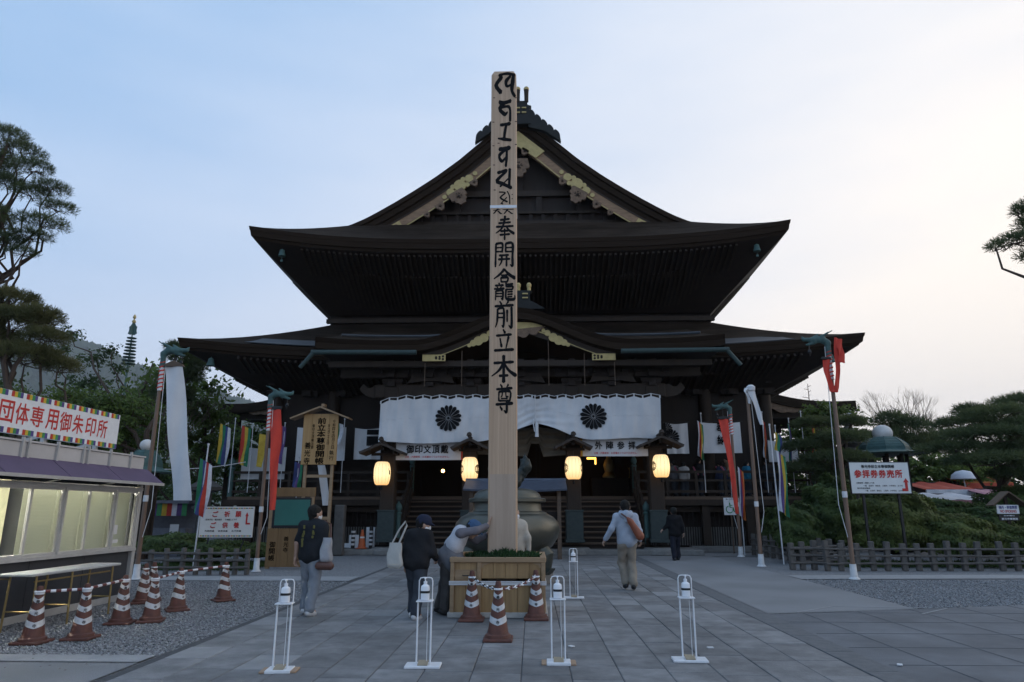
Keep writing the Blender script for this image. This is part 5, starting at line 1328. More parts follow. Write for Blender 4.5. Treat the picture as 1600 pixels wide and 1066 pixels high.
# slim metal poles with five-coloured flags
FP = mat('flag_pole_metal', (.62, .63, .65), None, .4, metal=.2)
def flag(px, pyb, pyt, fx0, fx1, fy0, fy1, colors, lab, Y=None, slant=0):
    if Y is None: g = G(px, pyb); zb = 0.
    else: q = at(px, pyb, Y); g = Vector((q.x, Y, q.z)); zb = q.z
    xt = at(fx0 if fx0 > px else px, pyt, g.y)
    zt = at(px, pyt, g.y).z; t = thing('colour_flag', lab, 'flag', g, group='slim poles with five coloured flags')
    tx = slant if Y is not None else at(px + slant, pyt, g.y).x - g.x - (at(px, pyt, g.y).x - g.x)
    m = MB(); m.tube([(0, 0, 0), (tx, 0, zt - zb)], .016 if Y is not None else .02, 8); m.lathe([(.03, 0), (.03, .05)], 8, (tx, 0, zt - zb)); m.build('flag_pole', FP, t, True)
    n = len(colors); a, b = at(fx0, fy0, g.y), at(fx1, fy1, g.y)
    for i, c in enumerate(colors):
        x0 = lerp(a.x, b.x, i / n) - g.x; x1 = lerp(a.x, b.x, (i + 1) / n) - g.x
        z0, z1 = a.z - zb, b.z - zb
        f = lambda u, v: Vector((lerp(x0, x1, u) + .05 * v * math.sin(v * 4 + 1), -.03 - .06 * math.sin((i + u) * 2.2 + v * 5) * (.3 + v), lerp(z0, z1, v) - .05 * (i + u)))
        m = MB(); m.sheet(f, 3, 12, .004); m.build('coloured_strip', TIE[c], t, 60)
    return t
flag(1225, 882, 665, 1212, 1234, 704, 798, 'wpyg', 'five coloured flag on a slim pole at the right fence, yellow and green edge', None, -3)
flag(1164, 868, 738, 1152, 1166, 729, 805, 'wpro', 'purple and orange edged flag beside the farthest right dragon pole')
flag(1103, 770, 647, 1089, 1101, 657, 712, 'wryg', 'flag of white, red, yellow and green left of the wheelchair sign', 27.0)
flag(1201, 770, 645, 1190, 1199, 655, 714, 'wor', 'white and orange flag on the veranda behind the white cloth pole', 27.0)
flag(1243, 770, 655, 1230, 1239, 662, 719, 'gbp', 'green and purple flag on the veranda near its right end', 27.2)
flag(1264, 775, 644, 1266, 1277, 655, 711, 'ry', 'red and yellow flag farthest right, beyond the veranda end', 27.4)
flag(1213, 690, 666, 1210, 1222, 675, 703, 'ygb', 'small green and blue flag bunched before the far right curtain', 26.0)
flag(357, 770, 655, 345, 356, 662, 722, 'ygbw', 'yellow, green and blue flag farthest left on the veranda', 27.0)
flag(386, 770, 663, 379, 388, 665, 724, 'ryg', 'red and yellow flag second from the left end of the veranda', 27.0)
flag(410, 770, 676, 406, 412, 678, 729, 'y', 'narrow yellow flag behind the red streamer, left side of it', 27.0)
flag(437, 770, 662, 437, 443, 664, 722, 'rp', 'red and purple flag just right of the red streamer', 27.0)
flag(532, 770, 656, 525, 535, 660, 692, 'gw', 'green and white flag beside the gabled wooden notice board', 27.0)
flag(461, 800, 716, 461, 471, 721, 760, 'bpg', 'blue and purple flag low beside the gabled notice board', 26.0)
flag(301, 890, 696, 314, 325, 716, 800, 'gbrw', 'green and red edged flag beside the prayer signboard', None, 4)
q = at(506, 790, 25.5); t = thing('narrow_banner', 'narrow white banner slanting behind the gabled notice board', 'banner', q)
wave_cloth([at(x, y, 25.5) - q for x, y in ((502, 727), (506, 755), (510, 790))], .28, WHITE, 'cloth', t, .3, 4, .02)
# ------------------------------------------------------------------ the stamp office booth on the left
BX = -7.05; BY1 = 12.35; BY0 = 5.0
BWALL = mat('dark_booth_panel', (.045, .048, .055), (.032, .034, .04), .6, 3, bump=.1)
ALU = mat('pale_aluminium', (.50, .49, .47), (.42, .41, .40), .4, 8, metal=.2)
BEIGE = mat('booth_fascia', (.52, .50, .49), (.42, .405, .40), .6, 2)
PURP = mat('purple_awning', (.10, .065, .125), (.075, .05, .095), .6, 3, bump=.1)
bo = thing('stamp_booth', 'low prefabricated booth with purple awning and lit sliding windows', 'booth', (BX, BY1, 0))
def bp(mb, name, m, parent=None, smooth=False):
    o = mb.build(name, m, parent or bo, smooth, world=(parent is None))
    if parent is not None: o.location = -root_loc(parent)
    return o
zs = atX(120, 862, BX).z; zh = atX(120, 771, BX).z; zaw = atX(215, 737, BX).z; zr = atX(222, 716, BX - .05).z
zs, zh = 0.86, 1.83
zaw = at(215, 735, BY1).z; zr = at(222, 717, BY1).z; ztip = at(254, 757, BY1 + .1).z; xtip = at(254, 757, BY1 + .1).x
m = MB(); m.box((BX - 1.25, (BY0 + BY1) / 2, .05), (2.5, BY1 - BY0, .10)); bp(m, 'base_sill', ALU)
n = 6
for i in range(n):
    a, b_ = lerp(BY1 - .08, BY0, i / n), lerp(BY1 - .08, BY0, (i + 1) / n)
    m = MB(); m.box((BX - .04, (a + b_) / 2, (.1 + zs) / 2), (.06, a - b_ - .012, zs - .1)); bp(m, 'wall_panel', BWALL)
m = MB(); m.box((BX - 2.45, (BY0 + BY1) / 2, zr / 2), (.08, BY1 - BY0, zr - .1)); m.box((BX - 1.25, BY1 - .05, zr / 2), (2.4, .06, zr - .12)); m.box((BX - 1.25, BY0, zr / 2), (2.4, .06, zr - .12)); bp(m, 'side_wall', BWALL)
m = MB(); m.box((BX - 1.25, (BY0 + BY1) / 2, zaw + .02), (2.5, BY1 - BY0 - .1, .08)); bp(m, 'roof', BEIGE)
m = MB(); m.box((BX - .04, (BY0 + BY1) / 2, (zh + zaw) / 2 + .04), (.07, BY1 - BY0, zaw - zh - .06)); bp(m, 'lintel_panel', BWALL)
m = MB(); m.box((BX - .02, (BY0 + BY1) / 2, (zaw + zr) / 2 + .01), (.06, BY1 - BY0, zr - zaw)); m.box((BX - .02, (BY0 + BY1) / 2, zr + .03), (.1, BY1 - BY0 + .04, .025)); bp(m, 'parapet', BEIGE)
for y in (11.9, 11.3, 10.72, 10.60, 10.0, 9.4, 9.28, 8.7, 8.1): m = MB(); m.box((BX + .03, y, (zaw + zr) / 2 + .03), (.035, .035, zr - zaw + .1)); bp(m, 'parapet_clip', ALU)
m = MB(); m.box((BX, BY1 - .03, (zh + .1) / 2 + .05), (.09, .09, zh + .0)); bp(m, 'corner_post', ALU)
# windows: sash pairs with blinds, the pair nearest the camera lit and open
GLASS = bpy.data.materials.new('window_glass'); GLASS.use_nodes = True
_b = GLASS.node_tree.nodes['Principled BSDF']; _b.inputs['Base Color'].default_value = (.9, .95, .93, 1); _b.inputs['Roughness'].default_value = .02; _b.inputs['Transmission Weight'].default_value = 1.0; _b.inputs['IOR'].default_value = 1.02
BLIND = bpy.data.materials.new('blind_slat'); BLIND.use_nodes = True
_t = BLIND.node_tree; _b = _t.nodes['Principled BSDF']; _b.inputs['Base Color'].default_value = (.5, .5, .44, 1); _b.inputs['Roughness'].default_value = .6
_tr = _t.nodes.new('ShaderNodeBsdfTranslucent'); _tr.inputs[0].default_value = (.62, .63, .52, 1); _mx = _t.nodes.new('ShaderNodeMixShader'); _mx.inputs[0].default_value = .34
_t.links.new(_b.outputs[0], _mx.inputs[1]); _t.links.new(_tr.outputs[0], _mx.inputs[2]); _t.links.new(_mx.outputs[0], _t.nodes['Material Output'].inputs[0])
ys = [12.25, 11.62, 10.93, 10.32, 9.62, 8.95, 8.3, 7.6, 6.9, 6.2, 5.5, 5.05]
for i in range(len(ys) - 1):
    y1, y0 = ys[i], ys[i + 1]; dx = .0 if i % 2 else .025
    fm = MB()
    for (cy, cz, sy, sz) in (((y1 + y0) / 2, zh - .02, y1 - y0, .045), ((y1 + y0) / 2, zs + .02, y1 - y0, .045), (y1 - .02, (zs + zh) / 2, .04, zh - zs - .09), (y0 + .02, (zs + zh) / 2, .04, zh - zs - .09)): fm.box((BX + dx, cy, cz), (.035, sy, sz))
    f = bp(fm, 'window_sash', ALU)
    m = MB(); m.box((BX + dx, (y1 + y0) / 2, (zs + zh) / 2), (.005, y1 - y0 - .08, zh - zs - .09)); bp(m, 'pane', GLASS, f)
    if i != 4 and i != 5:
        m = MB()
        for k in range(46):
            zz = lerp(zs + .03, zh - .05, k / 45); m.box((BX - .10, (y1 + y0) / 2, zz), (.024, y1 - y0 - .01, .002), Ry(1.15))
        o = bp(m, 'blind_slats', BLIND); o['kind'] = 'stuff'
m = MB()
for z in (zs - .025, zh + .025): m.box((BX + .01, (BY0 + BY1) / 2, z), (.11, BY1 - BY0, .05))
bp(m, 'window_frame', ALU)
m = MB(); m.box((BX + .03, 11.72, 1.18), (.004, .10, .15)); bp(m, 'paper_notice', WHITE); m = MB(); m.box((BX + .03, 11.74, .99), (.004, .16, .055)); bp(m, 'paper_notice', WHITE)
# interior
m = MB(); m.box((BX - 2.3, 8.7, 1.2), (.05, 7, 2.2)); bp(m, 'inner_wall', mat('cream_inner_wall', (.62, .60, .42), None, .8))
m = MB(); m.box((BX - .6, 8.7, .8), (.7, 7, .05)); bp(m, 'counter_top', BEIGE)
m = MB(); m.cbox((BX - .75, 9.15, 1.66), (.35, .35, .2), .01); bp(m, 'yellow_box', mat('yellow_card', (.55, .36, .08), None, .7))
m = MB(); m.cbox((BX - .85, 9.25, 1.53), (.55, .9, .03), .005); bp(m, 'inner_shelf', ALU)
m = MB(); m.cbox((BX - .55, 9.1, 1.0), (.3, .4, .22), .01); bp(m, 'paper_stack', WHITE)
m = MB(); m.box((BX - .9, 9.6, zaw - .08), (.16, 4.4, .04)); bp(m, 'ceiling_lamp', mat('tube_light', (1, .95, .75), None, .5, emit=(1., .96, .85), estr=32))
# awning
m = MB(); ya = BY1 + .12
def aw(u, v): return Vector((lerp(BX + .02, xtip, v), lerp(BY0 - .2, ya, u), lerp(zaw + .0, ztip, v)))
for i in range(6):
    u0, u1 = i / 6 + .001, (i + 1) / 6 - .001
    m = MB(); m.sheet(lambda u, v: aw(lerp(u0, u1, u), v), 2, 2, .02); bp(m, 'awning_panel', PURP)
m = MB(); m.beam((xtip + .01, BY0 - .2, ztip - .005), (xtip + .01, ya, ztip - .005), .03, .045); bp(m, 'awning_rail', ALU)
for y in (11.05, 9.75, 8.4): m = MB(); m.tube([(BX, y, ztip - .09), (xtip - .03, y, ztip - .02)], .012, 5); bp(m, 'awning_arm', ALU)
# big signboard on the roof
SX = BX - .25
A, B_ = atX(186, 649, SX), atX(182, 702, SX); C0 = atX(0, 597, SX)
y1 = A.y; zt, zb = A.z, B_.z; ln = 5.2
sg = thing('roof_signboard', 'long white signboard with red characters and rainbow borders on the booth roof', 'sign', (SX, y1, zb))
m = MB(); m.cbox((0, -ln / 2, (zt - zb) / 2), (.06, ln, zt - zb), .006); m.build('board', WHITE_PAINT, sg)
H_ = zt - zb; bh = .13 * H_
q = MB()
pitch = (atX(182, 655, SX).y - atX(12, 620, SX).y) / 8
chars = '会団体専用御朱印所'
# character centres read along the board
cen = [712 / 4.44, 629 / 4.44, 540 / 4.44, 450 / 4.44, 355 / 4.44, 247 / 4.44, 140 / 4.44, 27 / 4.44]
for c, cx in zip('所印朱御用専体団', cen):
    yy = atX(cx, 580 + 300 / 4.44, SX).y - y1
    g = fit_text(c, H_ * .43, H_ * .50, .014); q.add([(.032 + p[1] * -.2, yy + p[0], H_ * .5 + p[2]) for p in g.v], g.f)
q.build('red_lettering', RED_TEXT, sg)
RB = [TIE['r'], mat('bright_yellow', (.62, .45, .04), None, .6), mat('bright_green', (.05, .27, .10), None, .6), mat('violet', (.09, .07, .25), None, .6)]
sw = H_ * .095
for side, z in ((0, H_ - bh / 2 - .003), (1, bh / 2 + .003)):
    for k in range(int(ln / (sw * 5.2))):
        for c in range(4):
            yy = -.01 - (.5 * sw if side == 0 else 0) - k * sw * 5.2 - (3 - c) * sw - sw * .5
            m = MB(); m.box((.031, yy, z), (.004, sw * .98, bh)); m.build('colour_stripe', RB[c], sg)
for y in (-.45, -1.7, -2.9, -4.2):
    m = MB(); m.box((-.06, y, -.1), (.06, .06, .5)); m.build('support_post', ALU, sg)
    m = MB(); m.beam((-.08, y, .05), (-.9, y, -.15), .04, .04); m.build('brace', ALU, sg)
# folding table
TZ = 0.70; p1 = at(157, 877, 10.7); 
tb = thing('folding_table', 'long narrow folding table with brass coloured legs in front of the booth', 'table', (BX + .55, 9.3, 0))
ty1 = 10.75 - 9.3
m = MB(); m.cbox((0, ty1 - .95, TZ), (.45, 1.9, .035), .008); m.build('table_top', mat('pale_table_top', (.50, .50, .49), None, .45), tb)
BRASS = mat('brass_tube', (.33, .24, .10), (.24, .17, .07), .4, 9, metal=.5)
for y in (ty1 - .12, ty1 - 1.05, ty1 - 1.75):
    for sx in (-1, 1): m = MB(); m.tube([(sx * .17, y, TZ - .02), (sx * .19, y, 0)], .014, 8); m.build('leg', BRASS, tb, True)
    m = MB(); m.tube([(-.18, y, .25), (.18, y, .25)], .011, 6); m.build('cross_bar', BRASS, tb); m = MB(); m.tube([(-.17, y, TZ - .06), (-.17, y - .3, TZ - .03)], .008, 5); m.build('stay', BRASS, tb)
m = MB(); m.tube([(.15, ty1 - .15, TZ - .09), (.15, ty1 - 1.75, TZ - .09)], .012, 6); m.build('apron_rail', BRASS, tb)

# ------------------------------------------------------------------ signs
def board(name, lab, px0, px1, py0, py1, Y, m_=WHITE_PAINT, th=.03, rz=0., cat='sign'):
    a, b = at(px0, py0, Y), at(px1, py1, Y); wd, hh = b.x - a.x, a.z - b.z
    t = thing(name, lab, cat, ((a.x + b.x) / 2, Y, 0), rz); o = bpy.data.objects.new('board', None)
    m = MB(); m.cbox((0, 0, b.z + hh / 2), (wd, th, hh), .004); m.build('board', m_, t)
    return t, wd, hh, b.z
def put(t, mb, name, m_, x, z, y=-.018): return shifted(mb, x, y, z).build(name, m_, t)
def arrow(wd, hh, th, flip=1):
    return [(flip * x, z) for x, z in ((-wd / 2, -hh / 2), (wd / 2, -hh / 2), (wd / 2, hh * .18), (wd / 2 + th * .55, hh * .18), (wd / 2 - th / 2, hh / 2), (wd / 2 - th * 1.55, hh * .18), (wd / 2 - th, hh * .18), (wd / 2 - th, -hh / 2 + th), (-wd / 2, -hh / 2 + th))]
# left: prayer sign
CREAM = mat('cream_board', (.70, .655, .60), (.66, .61, .55), .6, 2)
t, wd, hh, z0 = board('prayer_sign', 'cream signboard with red characters and an arrow behind the left fence', 315, 394, 792, 840, 18.9, CREAM)
q = MB()
for ch, x, z in (('ご', -.22, .76), ('祈', -.0, .76), ('願', .21, .76), ('ご', -.24, .40), ('供', -.02, .40), ('養', .19, .40)): g = shifted(fit_text(ch, wd * .10, hh * .18, .03), x * wd, -.018, z0 + z * hh); q.add(g.v, g.f)
q.build('red_lettering', RED_TEXT, t)
q = MB()
for tx, x, z, w_ in (('団体予約・案内受付', -.24, .58, .3), ('お気軽にどうぞ', .08, .58, .22), ('先祖供養', -.30, .21, .18), ('納骨供養', -.05, .21, .18), ('永代供養', .2, .21, .18)): shifted(fit_text(tx, wd * w_, hh * .055, .01), x * wd, -.018, z0 + z * hh).build('small_lettering', INK, t)
m = MB(); m.prism([(x + wd * .40, z + z0 + hh * .62) for x, z in arrow(wd * .085, hh * .40, wd * .03, -1)], -.021, -.016); m.build('red_arrow', RED_TEXT, t)
for k in range(10):
    for side in (.95, .05):
        for c in range(4): m = MB(); m.box(((-.47 + (k + c * .22 + .1) * .096) * wd, -.017, z0 + side * hh), (wd * .02, .004, hh * .035)); m.build('colour_stripe', [RB[0], RB[1], RB[2], RB[3]][c], t)
for sx in (-1, 1): m = MB(); m.tube([(sx * wd * .33, .03, z0 + .1), (sx * wd * .33, .05, z0 - .1), (sx * wd * .33 - .1, .0, z0 - .45), (sx * wd * .33 - .2, -.05, 0)], .02, 6); m.build('leg', BLACK, t)
# right: ticket sign
t, wd, hh, z0 = board('ticket_sign', 'white signboard with big red characters and red arrow in the right garden', 1325, 1425, 723, 771, 19.3, mat('off_white_board', (.66, .67, .66), (.60, .61, .60), .5, 2), rz=R(2))
put(t, fit_text('善光寺前立本尊御開帳', wd * .56, hh * .105, .02), 'black_lettering', INK, -wd * .02, z0 + hh * .87)
q = MB()
for i, ch in enumerate('参拝券券売所'): g = shifted(fit_text(ch, wd * .118, hh * .25, .035), (-.37 + i * .138) * wd, -.018, z0 + hh * .63); q.add(g.v, g.f)
q.build('red_lettering', RED_TEXT, t)
q = MB()
for tx, x, z, w_ in (('内陣参拝・戒壇めぐり券', -.26, .335, .3), ('一般　五百円　高校生　二百円　小中学生　五十円', .03, .245, .66), ('善光寺史料館券', -.30, .165, .22), ('一般　五百円　高校生　二百円　小中学生　五十円', .04, .085, .64)): shifted(fit_text(tx, wd * w_, hh * .05, .012), x * wd, -.018, z0 + z * hh).build('small_lettering', INK, t)
for k in range(26): 
    pass
m = MB(); m.prism([(x + wd * .40, z + z0 + hh * .28) for x, z in arrow(wd * .10, hh * .42, wd * .045, 1)], -.021, -.016); m.build('red_arrow', RED_TEXT, t)
m = MB()
for x, z, w_, h_ in ((0, z0 + hh + .01, wd + .04, .02), (0, z0 - .01, wd + .04, .02)): m.box((x, .006, z), (w_, .05, h_))
for sx in (-1, 1): m.box((sx * (wd / 2 + .011), .006, z0 + hh / 2), (.02, .05, hh))
m.build('frame', BLACK, t)
for sx in (-1, 1): m = MB(); m.box((sx * wd * .30, .05, (z0 + .2) / 2), (.06, .06, z0 + .2)); m.build('leg', BLACK, t)
# wheelchair sign
t, wd, hh, z0 = board('wheelchair_sign', 'white sign with a green wheelchair symbol below the right veranda', 1130, 1156, 778, 805, 25.6)
GRN = mat('sign_green', (.03, .26, .08), None, .6)
m = MB(); s = hh
m.tube([(-.13 * s + .2 * s * math.cos(k), -.02, z0 + .33 * s + .2 * s * math.sin(k)) for k in np.linspace(1.9, 6.6, 18)], .028 * s, 5)
m.tube([(-.1 * s, -.02, z0 + .72 * s), (-.1 * s, -.02, z0 + .45 * s), (.08 * s, -.02, z0 + .43 * s), (.14 * s, -.02, z0 + .2 * s), (.22 * s, -.02, z0 + .2 * s)], .035 * s, 5); m.tube([(-.1 * s, -.02, z0 + .58 * s), (.06 * s, -.02, z0 + .56 * s)], .026 * s, 5)
m.lathe([(.0, -.01), (.06 * s, 0), (0, .01)], 10, (-.1 * s, -.02, z0 + .82 * s)); m.build('wheelchair_symbol', GRN, t)
m = MB(); m.tube([(.3 * s, -.02, z0 + .3 * s), (.42 * s, -.02, z0 + .55 * s), (.34 * s, -.02, z0 + .8 * s)], .02 * s, 5); m.lathe([(0, 0), (.04 * s, .03 * s), (0, .05 * s)], 6, (.34 * s, -.02, z0 + .78 * s)); m.build('black_arrow', INK, t)
m = MB(); m = fit_text('車いす用リフト', wd * .7, .05, .01); shifted(m, 0, -.018, z0 + .92 * s).build('lettering', INK, t)
m = MB(); m.box((-.02, .03, z0 / 2), (.04, .04, z0)); m.build('leg', WOOD_STEP, t)
# no smoking sign under a little roof
t, wd, hh, z0 = board('no_smoking_sign', 'small roofed white no smoking sign at the far right of the garden', 1556, 1593, 789, 803, 20.2)
put(t, fit_text('NO SMOKING', wd * .72, hh * .30, .02), 'lettering', RED_TEXT, 0, z0 + hh * .28)
put(t, fit_text('境内・参道禁煙', wd * .82, hh * .34, .02), 'lettering', mat('blue_lettering', (.05, .06, .25), None, .6), 0, z0 + hh * .72)
m = MB(); m.cbox((0, 0, z0 - hh * .42), (wd * .9, .03, hh * .7), .004); o = m.build('black_board', BLACK, t)
q = merge(shifted(fit_text('善光寺事務局', wd * .72, hh * .22, .02), 0, -.018, z0 - hh * .56), shifted(fit_text('火の用心', wd * .5, hh * .14, .02), 0, -.018, z0 - hh * .2)); q.build('white_lettering', WHITE_PAINT, t)
for sx in (-1, 1): m = MB(); m.beam((0, 0, z0 + hh + .36), (sx * wd * .78, 0, z0 + hh - .02), .03, .35, (0, 1, 0)); m.v = [(p[0], p[1], p[2]) for p in m.v]; m.build('roof_board', WOOD_STEP, t)
m = MB(); m.box((0, .03, (z0 + .3) / 2), (.09, .05, z0 + .7)); m.build('post', WOOD_MID, t)
# gabled wooden notice board on two tall posts
NBW = mat('notice_board_wood', (.42, .25, .10), (.33, .19, .07), .55, 2, 6, stretch=(6, 6, .25))
YB = 23.6; a, b_ = at(475, 656, YB), at(525, 726, YB); wd, hh = b_.x - a.x, a.z - b_.z
t = thing('gabled_notice_board', 'tall golden wooden notice board with little gable roof and brush writing', 'notice board', ((a.x + b_.x) / 2, YB, 0)); xc = (a.x + b_.x) / 2
n = 4
for k in range(n): m = MB(); m.cbox((lerp(-wd / 2, wd / 2, (k + .5) / n), 0, b_.z + hh / 2 + .1), (wd / n - .004, .06, hh + .2), .004); m.build('plank', NBW, t)
for sx in (-1, 1):
    m = MB(); m.box((sx * wd * .38, .07, (b_.z + .2) / 2 + .8), (.1, .08, b_.z + 1.6)); m.build('post', PLANK2, t)
    m = MB(); m.beam((0, 0, a.z + .42), (sx * wd * .84, 0, a.z + .02), .05, .5, (0, 1, 0)); m.build('roof_board', PLANK2, t)
for py in (744, 810): z = at(498, py, YB).z; m = MB(); m.box((0, .07, z), (wd * .72, .05, .1)); m.build('rung', PLANK2, t)
m = MB(); m.box((0, .2, a.z + .52), (.1, .3, .1)); m.build('ridge_cap', PLANK2, t)
q = vtext('前立本尊御開帳', wd * .23, hh * .148, wd * .03, b_.z + hh * .97, .025, hh * .135); q.v = [(p[0], -.036, p[2]) for p in q.v]; q.build('brush_lettering', INK, t)
for q in (vtext('善光寺', wd * .16, hh * .17, -wd * .33, b_.z + hh * .42, .02, hh * .14), vtext('御印文頂戴法要', wd * .07, hh * .08, -wd * .2, b_.z + hh * .86, .01, hh * .07), vtext('令和四年四月三日', wd * .08, hh * .083, wd * .38, b_.z + hh * .96, .01, hh * .07), vtext('至六月二十九日', wd * .06, hh * .065, wd * .24, b_.z + hh * .86, .01, hh * .055), vtext('執行', wd * .12, hh * .12, wd * .36, b_.z + hh * .26, .01, hh * .1)):
    q.v = [(p[0], -.036, p[2]) for p in q.v]; q.build('small_lettering', INK, t)
# low notice stand with a green panel
YN = 18.7; x0, x1 = at(414, 880, YN).x, at(484, 880, YN).x; xc = (x0 + x1) / 2; wd = x1 - x0
GRP = mat('green_screen_panel', (.04, .16, .13), (.03, .12, .10), .35, 1.2)
t = thing('notice_stand', 'wooden notice stand with green panel and brush writing near the log fence', 'notice board', (xc, YN, 0)); Z = lambda py: at(450, py, YN).z
ND = mat('notice_stand_wood', (.22, .125, .05), (.16, .09, .036), .6, 2, 6, stretch=(6, 6, .25))
for k in range(4): m = MB(); m.cbox((lerp(-wd / 2, wd / 2, (k + .5) / 4), 0, Z(826) / 2 + .02), (wd / 4 - .004, .05, Z(826) - .04), .004); m.build('plank', ND, t)
for sx in (-1, 1): m = MB(); m.box((sx * (wd / 2 - .05), .03, Z(764) / 2), (.09, .08, Z(764))); m.build('post', PLANK2, t)
m = MB(); m.cbox((0, 0, (Z(762) + Z(776)) / 2), (wd * 1.05, .06, Z(762) - Z(776)), .006); m.build('header_plank', ND, t)
m = MB(); m.cbox((.02, 0, (Z(778) + Z(825)) / 2), (wd - .16, .05, Z(778) - Z(825)), .006); m.build('panel_frame', BLACK, t)
m = MB(); m.cbox((.04, -.03, (Z(781) + Z(821)) / 2), (wd - .26, .012, Z(781) - Z(821)), .004); m.build('green_panel', GRP, t)
q = merge(vtext('御開帳', .15, .17, -wd * .36, Z(851), .012, .15), vtext('善光寺', .13, .14, -wd * .06, Z(842), .012, .12), vtext('四年', .16, .18, wd * .32, Z(854), .012, .15)); q.v = [(p[0], -.03, p[2]) for p in q.v]; q.build('brush_lettering', INK, t)
# stone marker and things stored beneath the left veranda
p = G(528, 868); m = MB(); h_ = top(528, 868, 789); m.cbox((0, 0, h_ / 2), (.34, .3, h_), .03)
o = m.build('stone_marker', mat('dark_marker_stone', (.11, .105, .10), (.07, .068, .064), .85, 5, bump=.4), loc=p); tag(o, 'plain grey stone marker post left of the hall stair', 'stone post')
p = at(565, 858, 24.6); cl = thing('small_cone', 'small bright orange cone stored under the left veranda', 'traffic cone', (p.x, 24.6, .2))
m = MB(); m.cbox((0, 0, .015), (.34, .34, .03), .008); m.lathe([(.14, .03), (.04, .62), (.0, .64)], 16); m.build('body', mat('orange_cone', (.45, .10, .03), None, .6), cl, 40)
m = MB(); m.lathe([(.103, .24), (.078, .40)], 16); m.build('white_band', BAND, cl)
for i, (px, lab) in enumerate(((551, 'black and white striped post left of the small orange cone'), (579, 'black and white striped post right of the small orange cone'))):
    p = at(px, 855, 24.7 + .1 * i); t = thing('striped_post', lab, 'barrier post', (p.x, p.y, .2), group='striped posts under the veranda')
    m = MB(); m.tube([(0, 0, 0), (0, 0, .62 + .12 * i)], .07, 10); m.build('black_post', BLACK, t, True)
    for k in range(4): m = MB(); m.tube([(0, 0, .1 + k * .14), (.0, 0, .17 + k * .14)], .073, 10); m.build('white_band', BAND, t)
for i, (px0, px1, py0, py1, lab) in enumerate(((546, 560, 836, 852, 'small white board leaning left of the striped posts'), (573, 585, 824, 852, 'taller white board behind the right striped post'), (535, 546, 849, 857, 'low white box at the left end of the stored boards'))):
    a, b_ = at(px0, py0, 25.0 + .1 * i), at(px1, py1, 25.0 + .1 * i); m = MB(); m.cbox((0, 0, (a.z - .2) / 2), (b_.x - a.x, .05, a.z - .2), .006)
    o = m.build('stored_board', WHITE_PAINT, loc=((a.x + b_.x) / 2, 25.0 + .1 * i, .2)); tag(o, lab, 'board', 'boards stored under the veranda')
# ------------------------------------------------------------------ fences
LOG = mat('weathered_log', (.12, .108, .097), (.07, .064, .058), .85, 4, stretch=(4, 4, .6), bump=.4)
def fence_log(lab, pts, hgt, r, rails, square=False, group=None, rail_r=.03):
    f = thing('log_fence', lab, 'fence', (pts[0][0], pts[0][1], 0), group=group); o = Vector((pts[0][0], pts[0][1], 0))
    rg = random.Random(len(pts))
    for (x, y) in pts:
        m = MB(); h = hgt * rg.uniform(.95, 1.06)
        if square: m.cbox((0, 0, h / 2), (r * 2, r * 1.6, h), .012)
        else: m.tube([(0, 0, 0), (0, 0, h * .97), (0, 0, h)], [r, r * .97, r * .8], 10)
        q = m.build('fence_post', LOG, f, not square); q.location = Vector((x, y, 0)) - o; q.rotation_euler = (rg.uniform(-.03, .03), rg.uniform(-.04, .04), rg.uniform(-.3, .3))
    for k, z in enumerate(rails):
        for i in range(len(pts) - 1):
            a, b = Vector((*pts[i], z + rg.uniform(-.012, .012))) - o, Vector((*pts[i + 1], z + rg.uniform(-.012, .012))) - o
            d = (b - a).normalized(); s = Vector((-d.y, d.x, 0)) * (r * (-.75 if k % 2 else -.9))
            m = MB(); m.tube([a - d * .05 + s, b + d * .05 + s], rail_r, 7); m.build('fence_rail', LOG, f, True)
    return f
P = [G(px, 898).xy for px in (205, 232, 258, 283, 305, 326, 346, 366, 385)]
fence_log('grey log fence with three rails at the left garden edge', [tuple(p) for p in P], .60, .062, (.17, .33, .49))
pr = [(7.55, 24.6), (7.6, 24.1), (7.65, 23.6), (7.7, 23.1), (7.76, 22.6), (7.84, 22.1), (7.94, 21.6), (8.05, 21.1), (8.18, 20.65), (8.32, 20.2), (8.5, 19.8)]
pxs = (1239, 1255, 1273, 1294, 1315, 1340, 1366, 1388, 1415, 1437, 1461, 1485, 1509, 1532, 1568, 1592, 1618, 1645)
P2 = []
for i, px in enumerate(pxs):
    g = G(px, 892 - (0 if i > 2 else 1.5)); P2.append((g.x, g.y))
fence_log('grey wooden fence curving round the right garden, broad posts and three rails', pr + P2, .70, .068, (.18, .36, .53), True, None, .028)

